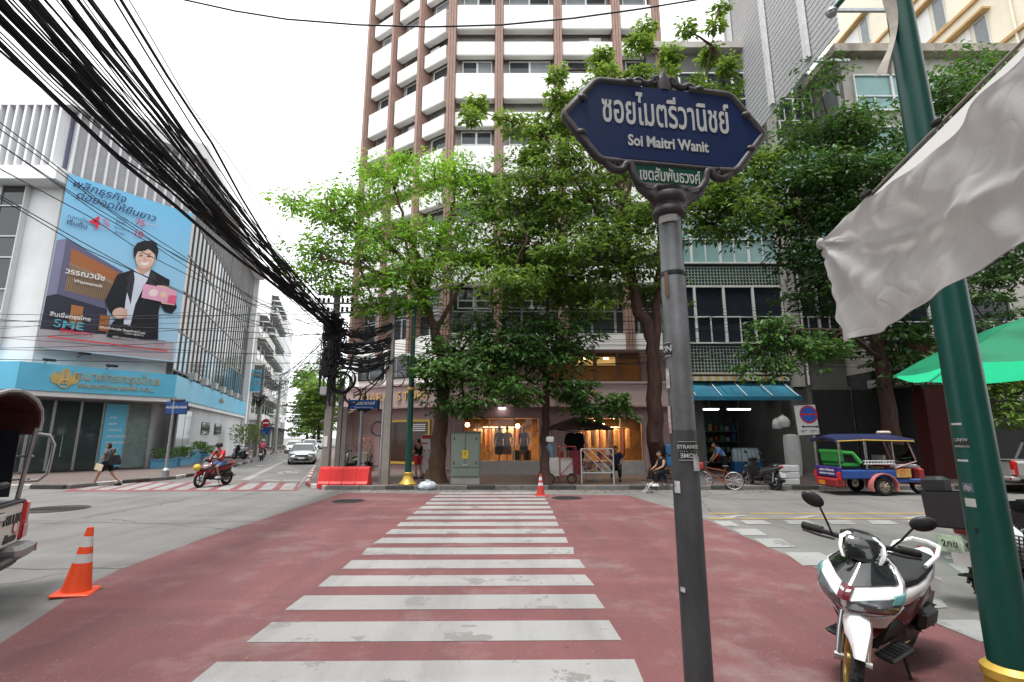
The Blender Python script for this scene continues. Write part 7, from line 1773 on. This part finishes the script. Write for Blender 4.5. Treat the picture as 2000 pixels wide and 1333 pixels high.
# ================================================================ FOREGROUND
# ---------------- ornate soi sign
SPX, SPY = .762, 2.255
ss = thing('street_sign', 'ornate blue and green soi name sign on a weathered grey pole', 'street sign', (SPX, SPY, 0))
POLEM = mat('sign_pole_grey', (.12, .124, .132), .45, .25, var=.35, scale=5, bump=.08, bscale=40, dirt=.75)
B().lathe([(.0575, 0), (.0565, 1.0), (.056, 2.0), (.0555, 2.655), (.0535, 2.66), (.0525, 2.95)], n=36).build('pole', POLEM, ss, smooth=True, ang=50)
B().lathe([(.0582, 0), (.0578, 1.0), (.0574, 1.9), (.0572, 1.93)], n=36).build('lower_sleeve', mat('sign_pole_dark', (.03, .031, .034), .5, .2, var=.5, scale=7, bump=.1, bscale=60, col2=(.075, .077, .082), stretch=(1, 1, .3)), ss, smooth=True)
B().lathe([(.056, 2.64), (.0575, 2.652), (.056, 2.664)], n=36).build('pole_seam', BLACK, ss, smooth=True)
B().lathe([(.062, 2.94), (.074, 2.95), (.078, 2.965), (.072, 2.985), (.064, 2.99), (.066, 3.005), (.080, 3.015), (.086, 3.035), (.08, 3.055), (.066, 3.06), (.075, 3.08)], n=32).build('collar', SG, ss, smooth=True)
sa = R(8.9); SX_ = Vector((math.cos(sa), math.sin(sa), 0))
ctr = AT(1301, 247, SPY); MSG = frame(Vector((ctr.x - SPX + .0, 0, ctr.z)), SX_)      # local to the thing
MSG.translation = Vector((ctr.x - SPX, (ctr.x - SPX) * math.tan(sa), ctr.z))
hexa = [(-.515, .005), (-.35, .20), (.35, .20), (.515, .005), (.35, -.205), (-.35, -.205)]
B().prism(hexa, .03, MSG @ Matrix.Translation((0, -.015, 0))).build('blue_plate', mat('soi_blue', (.0015, .011, .055), .5, var=.15, scale=6, spec=.2), ss)
def tubexz(pts, r, nm='frame_bar', n=10, closed=False, y=-.004):
    p = [(x, y, z) for x, z in pts]
    if closed: p.append(p[0])
    return B().tube(p, r, n, MSG).build(nm, SG, ss, smooth=True)
def smooth(pts, k=5):
    out = []
    n = len(pts)
    for i in range(n - 1):
        p0, p1, p2, p3 = pts[max(0, i - 1)], pts[i], pts[i + 1], pts[min(n - 1, i + 2)]
        for j in range(k):
            t = j / k
            out.append(tuple(.5 * (2 * p1[d] + (p2[d] - p0[d]) * t + (2 * p0[d] - 5 * p1[d] + 4 * p2[d] - p3[d]) * t * t + (3 * p1[d] - p0[d] - 3 * p2[d] + p3[d]) * t ** 3) for d in (0, 1)))
    out.append(pts[-1]); return out
tubexz([(-.13, .215), (-.345, .212), (-.37, .2), (-.525, .012), (-.525, -.01), (-.375, -.2), (-.345, -.222), (-.26, -.225)], .022)
tubexz([(.13, .215), (.345, .212), (.37, .2), (.525, .012), (.525, -.01), (.375, -.2), (.345, -.222), (.26, -.225)], .022)
tubexz([(-.27, -.218), (.27, -.218)], .014)
for s in (-1, 1):
    # top crest scrolls
    tubexz(smooth([(s * .17, .222), (s * .14, .245), (s * .10, .228), (s * .07, .24), (s * .055, .262), (s * .03, .27)]), .017)
    B().torus((s * .058, -.012, .248), .016, .008, 18, 6, MSG).build('scroll', SG, ss, smooth=True)
    for (x, z) in ((.44, .1), (.45, -.09), (.19, .222)): B().ball((s * x, -.006, z), (.03, .03, .022), 12, 8, MSG).build('leaf_boss', SG, ss, smooth=True)
    # lower cartouche arms
    tubexz(smooth([(s * .33, -.228), (s * .29, -.262), (s * .245, -.262), (s * .225, -.232), (s * .2, -.235), (s * .185, -.29), (s * .15, -.335), (s * .1, -.35)]), .02)
    B().torus((s * .272, -.014, -.245), .014, .008, 18, 6, MSG).build('scroll', SG, ss, smooth=True)
    B().torus((s * .07, -.022, -.362), .017, .009, 18, 6, MSG).build('scroll', SG, ss, smooth=True)
    tubexz(smooth([(s * .03, -.355), (s * .07, -.338), (s * .1, -.36), (s * .14, -.352)]), .014, y=-.012)
# crest finial and cast bracket
B().loft([[(w * math.cos(a), .02 * math.sin(a), z) for a in [2 * PI * i / 12 for i in range(12)]] for w, z in ((.04, .2), (.055, .24), (.034, .27), (.016, .295), (.012, .31), (.009, .325))], MSG).build('crest_finial', SG, ss, smooth=True)
B().loft([[(w * math.cos(a), d * math.sin(a), z) for a in [2 * PI * i / 20 for i in range(20)]] for w, d, z in ((.19, .022, -.325), (.175, .03, -.36), (.13, .04, -.395), (.085, .05, -.425), (.068, .06, -.45))], MSG).build('cast_bracket', SG, ss, smooth=True)
B().ball((0, -.03, -.365), (.04, .018, .03), 14, 8, MSG).build('rosette', SG, ss, smooth=True)
B().prism([(-.20, -.21), (.20, -.21), (.175, -.30), (.13, -.345), (-.13, -.345), (-.175, -.30)], .02, MSG @ Matrix.Translation((0, -.01, 0))).build('green_plate', mat('soi_green', (.003, .055, .036), .5, var=.1, spec=.2), ss)
LET = mat('sign_letter', (.36, .36, .35), .5, var=.08)
def fit_text(s, w, h, z, m, x=0.0, y=-.017, bold=.0015):
    o = text(s, .1, m, ss, Matrix.Identity(4), 'lettering', .002, bold=bold)
    co = np.array([v.co for v in o.data.vertices]); x0, x1 = co[:, 0].min(), co[:, 0].max(); z0, z1 = co[:, 2].min(), co[:, 2].max()
    o.data.transform(Matrix.Translation((x, y, z)) @ Matrix.Diagonal((w / (x1 - x0), 1, h / (z1 - z0), 1)) @ Matrix.Translation((-(x0 + x1) / 2, 0, -(z0 + z1) / 2)))
    o.data.transform(MSG); return o
fit_text('ซอยไมตรีวานิชย์', .68, .185, .072, LET); fit_text('Soi Maitri Wanit', .425, .062, -.105, LET, 0, bold=.003); fit_text('เขตสัมพันธวงศ์', .315, .072, -.275, LET, 0, -.013)
# stickers on the pole (bent round the shaft)
def bend(o, r, a0, z):
    for v in o.data.vertices:
        x, y, zz = v.co; a = a0 + x / r; rr = r - y; v.co = (rr * math.cos(a), rr * math.sin(a), z + zz)
    o.data.update()
fa = math.atan2(-SPY, -SPX)
def sticker(w, h, z, da, m, r=.0588, nm='sticker', par=ss):
    b = B(); n = 10; vs = []
    for i in range(n + 1):
        x = -w / 2 + w * i / n; vs += [(x, -.0015, -h / 2), (x, -.0015, h / 2)]
    b.add(vs, [(2 * i, 2 * i + 2, 2 * i + 3, 2 * i + 1) for i in range(n)]); o = b.build(nm, m, par); bend(o, r, fa + da, z); return o
def pole_text(s, size, z, da, m, r=.0588, flip=False, par=ss, bold=0.0):
    o = text(s, size, m, par, Matrix.Translation((0, -.003, 0)) @ (Matrix.Rotation(PI, 4, 'Y') if flip else Matrix.Identity(4)), 'lettering', .001, bold=bold); bend(o, r, fa + da, z)
zp = lambda py: ZAT(py, SPY)
sticker(.085, .075, zp(880), .35, mat('sticker_black', (.02, .02, .02), .5))
pole_text('STRANGE', .022, zp(873), .35, LET, bold=.0006); pole_text('HOME', .026, zp(889), .35, LET, flip=True, bold=.0006)
for z in (zp(863), zp(898), zp(881)): sticker(.088, .003, z, .35, LET)
sticker(.05, .055, zp(684), -.95, mat('sticker_black')); pole_text('ON', .04, zp(684), -.95, LET, bold=.001)
sticker(.05, .004, zp(672), -.95, LET); sticker(.05, .004, zp(697), -.95, LET)
sticker(.03, .09, zp(740), -1.05, mat('sticker_torn', (.4, .4, .4), .7, var=.5, scale=30)); sticker(.03, .12, zp(820), -1.15, mat('sticker_red_torn', (.25, .1, .1), .7, var=.8, scale=40, col2=(.5, .48, .46)))
sticker(.02, .12, zp(560), -.55, mat('rust_glue', (.12, .08, .05), .8, var=.3)); sticker(.09, .035, zp(435), -.1, mat('tape_grey', (.35, .35, .34), .6, var=.2))
sticker(.03, .05, zp(950), -.7, mat('sticker_torn')); sticker(.025, .02, zp(1148), -.75, mat('sticker_torn')); sticker(.1, .004, zp(440), .1, BLACK); sticker(.04, .06, zp(905), .95, mat('sticker_torn'))
# ---------------- near green lamp post
LPX, LPY = 3.24, 3.56
lp = lamp_post('large green lamp post with gold foot beside the parked white scooter', (LPX, LPY, 0), False, h=8)
fa = math.atan2(-LPY, -LPX)
zl = lambda py: ZAT(py, LPY - .1)
sticker(.075, .015, zl(828), -.75, LET, .117, par=lp); sticker(.075, .014, zl(901), -.72, LET, .118, par=lp)
sticker(.1, .05, zl(866), -.62, mat('sticker_black'), .1178, par=lp); pole_text('CREW', .03, zl(860), -.62, LET, .1178, par=lp); pole_text('BANGKOK', .02, zl(873), -.62, LET, .1178, par=lp)
sticker(.07, .06, zl(955), -.68, mat('sticker_slate', (.08, .1, .13), .5), .1192, par=lp); pole_text('dp', .05, zl(955), -.68, LET, .1192, par=lp); sticker(.07, .055, zl(985), -.66, mat('sticker_pale', (.38, .4, .38), .6), .1195, par=lp)
B().lathe([(.012, 0), (.012, .006)], n=10, M=Matrix.Translation((.121 * math.cos(fa - .55), .121 * math.sin(fa - .55), zl(1038))) @ Matrix.Rotation(fa - .55, 4, 'Z') @ Matrix.Rotation(PI / 2, 4, 'Y')).build('lock_bolt', BLACK, lp)
arm0 = Vector((0, 0, 5.9)); e1 = AT(1652, -10, LPY) - Vector((LPX, LPY, 0)); e2 = AT(1624, 22, LPY) - Vector((LPX, LPY, 0))
B().tube([arm0, e1.lerp(arm0, .5) + Vector((0, 0, .25)), e1, e2], [.04, .035, .03, .03], 10).build('lamp_arm', GREEN, lp, smooth=True)
B().lathe([(.035, 0), (.045, .03), (.03, .06)], tuple(e2 - Vector((0, 0, .04))), 12).build('arm_cap', STEEL, lp, smooth=True)
# torn cloth tied to the post
vs = []; fs = []
for i in range(15):
    f = i / 14; p = AT(1727 + 16 * math.sin(f * 4) + 10 * f, -40 + 190 * f, LPY - .02) - Vector((LPX, LPY, 0)); w = .05 + .03 * math.sin(f * 7)
    vs += [(p.x - w, p.y, p.z), (p.x, p.y - .04, p.z), (p.x + w, p.y, p.z)]
for i in range(14): fs += [(3 * i, 3 * i + 1, 3 * i + 4, 3 * i + 3), (3 * i + 1, 3 * i + 2, 3 * i + 5, 3 * i + 4)]
B().add(vs, fs).build('torn_cloth', mat('torn_cloth', (.36, .33, .29), .9, var=.2, scale=12), lp, smooth=True)
# ---------------- tarpaulin flap
tp_ = thing('tarpaulin', 'grey white stall tarpaulin hanging from a rope with a tied corner', 'tarpaulin', (1.8, 2.7, 2.4))
TARP = bpy.data.materials.new('tarpaulin_cloth'); TARP.use_nodes = True; N = TARP.node_tree.nodes; L = TARP.node_tree.links
pr = N['Principled BSDF']; pr.inputs['Roughness'].default_value = .6
nz = N.new('ShaderNodeTexNoise'); nz.inputs['Scale'].default_value = 3.5; nz.inputs['Detail'].default_value = 8; rp = N.new('ShaderNodeValToRGB'); rp.color_ramp.elements[0].color = (.36, .35, .345, 1); rp.color_ramp.elements[1].color = (.56, .55, .545, 1); rp.color_ramp.elements[0].position = .35; rp.color_ramp.elements[1].position = .65
tcx = N.new('ShaderNodeTexCoord'); L.new(tcx.outputs['Object'], nz.inputs['Vector']); L.new(nz.outputs[0], rp.inputs[0]); L.new(rp.outputs[0], pr.inputs['Base Color'])
bn = N.new('ShaderNodeTexNoise'); bn.inputs['Scale'].default_value = 14; bn.inputs['Detail'].default_value = 6; bm_ = N.new('ShaderNodeBump'); bm_.inputs['Strength'].default_value = .22; bm_.inputs['Distance'].default_value = .015
L.new(tcx.outputs['Object'], bn.inputs['Vector']); cv = N.new('ShaderNodeTexVoronoi'); cv.feature = 'DISTANCE_TO_EDGE'; cv.inputs['Scale'].default_value = 5.5; cn = N.new('ShaderNodeTexNoise'); cn.inputs['Scale'].default_value = 3; cm = N.new('ShaderNodeMix'); cm.data_type = 'RGBA'; cm.inputs[0].default_value = .3
L.new(tcx.outputs['Object'], cn.inputs['Vector']); L.new(tcx.outputs['Object'], cm.inputs[6]); L.new(cn.outputs[1], cm.inputs[7]); L.new(cm.outputs[2], cv.inputs['Vector'])
cr = N.new('ShaderNodeMapRange'); cr.inputs[1].default_value = 0; cr.inputs[2].default_value = .09; cr.inputs[4].default_value = .8; L.new(cv.outputs[0], cr.inputs[0])
ca = N.new('ShaderNodeMath'); ca.operation = 'ADD'; L.new(bn.outputs[0], ca.inputs[0]); L.new(cr.outputs[0], ca.inputs[1]); wn = N.new('ShaderNodeTexNoise'); wn.inputs['Scale'].default_value = 260; L.new(tcx.outputs['Object'], wn.inputs['Vector'])
cw_ = N.new('ShaderNodeMath'); cw_.operation = 'MULTIPLY_ADD'; cw_.inputs[1].default_value = .12; L.new(wn.outputs[0], cw_.inputs[0]); L.new(ca.outputs[0], cw_.inputs[2]); L.new(cw_.outputs[0], bm_.inputs['Height']); L.new(bm_.outputs[0], pr.inputs['Normal'])
trn = N.new('ShaderNodeBsdfTranslucent'); trn.inputs[0].default_value = (.66, .65, .64, 1); mxs = N.new('ShaderNodeMixShader'); mxs.inputs[0].default_value = .42
L.new(pr.outputs[0], mxs.inputs[1]); L.new(trn.outputs[0], mxs.inputs[2]); L.new(mxs.outputs[0], N['Material Output'].inputs[0])
A_ = Vector((1.82, 2.72, 3.0)); Bz = Vector((1.47, 1.0, 3.04)); ed = (Bz - A_); nm_ = Vector((-ed.y, ed.x, 0)).normalized() * -1
if nm_.x > 0: nm_ = -nm_
NS, NT = 110, 44; vs = []
for i in range(NS + 1):
    s = i / NS * 1.25
    for j in range(NT + 1):
        q = j / NT
        p = A_.lerp(Bz, s); p.z += .03 * math.sin(s * 9) * (1 - q) - .02 * math.sin(s * 3.1)
        hgt = .58 + .02 * math.sin(s * 7) - .03 * s
        p.z -= q * hgt
        # radial folds from the tied corner and soft diagonal billows
        dx, dz = s * 2.2, q * .58; ang = math.atan2(dz, dx + 1e-4); rad = math.hypot(dx, dz)
        fold = .045 * math.sin(ang * 11 + .6) * math.exp(-rad * 1.1) + .016 * math.sin(dx * 2.6 + dz * 5.5) * min(1, rad * 1.6) + .014 * math.sin(dx * 9 - dz * 13 + 1.5 * math.sin(dx * 4)) * min(1, rad) + .006 * math.sin(dx * 21 + dz * 17 + 2 * math.sin(dz * 20)) * min(1, rad * 2)
        fold += .05 * math.exp(-((dz - .10 - dx * .16) / .035) ** 2) * min(1, rad * 2) * .5
        pinch = math.exp(-(dx * dx + dz * dz) / .006)
        p += nm_ * (fold * (1 - pinch) + .05 * pinch)
        if s < .05: p += ed.normalized() * (.02 * math.sin(q * 15) + .012 * math.sin(q * 31)) * (1 - s / .05)
        vs.append(tuple(p))
fs = [(i * (NT + 1) + j, (i + 1) * (NT + 1) + j, (i + 1) * (NT + 1) + j + 1, i * (NT + 1) + j + 1) for i in range(NS) for j in range(NT)]
B().add(vs, fs).build('hanging_flap', TARP, tp_, smooth=True, world=True, ang=180)
B().tube([vs[i * (NT + 1) + NT] for i in range(0, NS + 1, 2)], .0025, 6).build('hem', mat('hem_white', (.4, .4, .4), .7), tp_, smooth=True, world=True)
B().ball(tuple(A_ + nm_ * .03 + Vector((0, 0, .0))), (.022, .028, .034), 14, 10).build('tied_knot', TARP, tp_, smooth=True, world=True)
B().tube([A_ + Vector((0, .0, .02)), A_.lerp(Bz, .5) + Vector((0, 0, .03)), A_.lerp(Bz, 1.35) + Vector((0, 0, .03))], .006, 8).build('support_rope', mat('rope_grey', (.3, .28, .26), .9), tp_, smooth=True, world=True)
for s in (.31, .62):
    c = A_.lerp(Bz, s) + Vector((0, 0, .02)); B().bbox(tuple(c + nm_ * .03), (.022, .07 - .03 * (s > .5), .024), .006).build('black_clip', BLACK, tp_, world=True)
# roof sheet of the stall runs off to the right, on posts outside the view
roofp = [A_ + Vector((.02, .0, .03)), A_.lerp(Bz, 1.3) + Vector((.02, 0, .03)), A_.lerp(Bz, 1.3) + Vector((2.2, -.1, .35)), A_ + Vector((1.6, -1.2, .35))]
B().add([tuple(p) for p in roofp], [(0, 1, 2, 3)]).build('roof_sheet', TARP, tp_, world=True)
for q in (A_.lerp(Bz, 1.3), A_.lerp(Bz, 1.3) + Vector((2.1, 0, .3))): B().tube([(q.x, q.y, 0), (q.x, q.y, q.z)], .025, 8).build('post', STEEL, tp_, world=True)
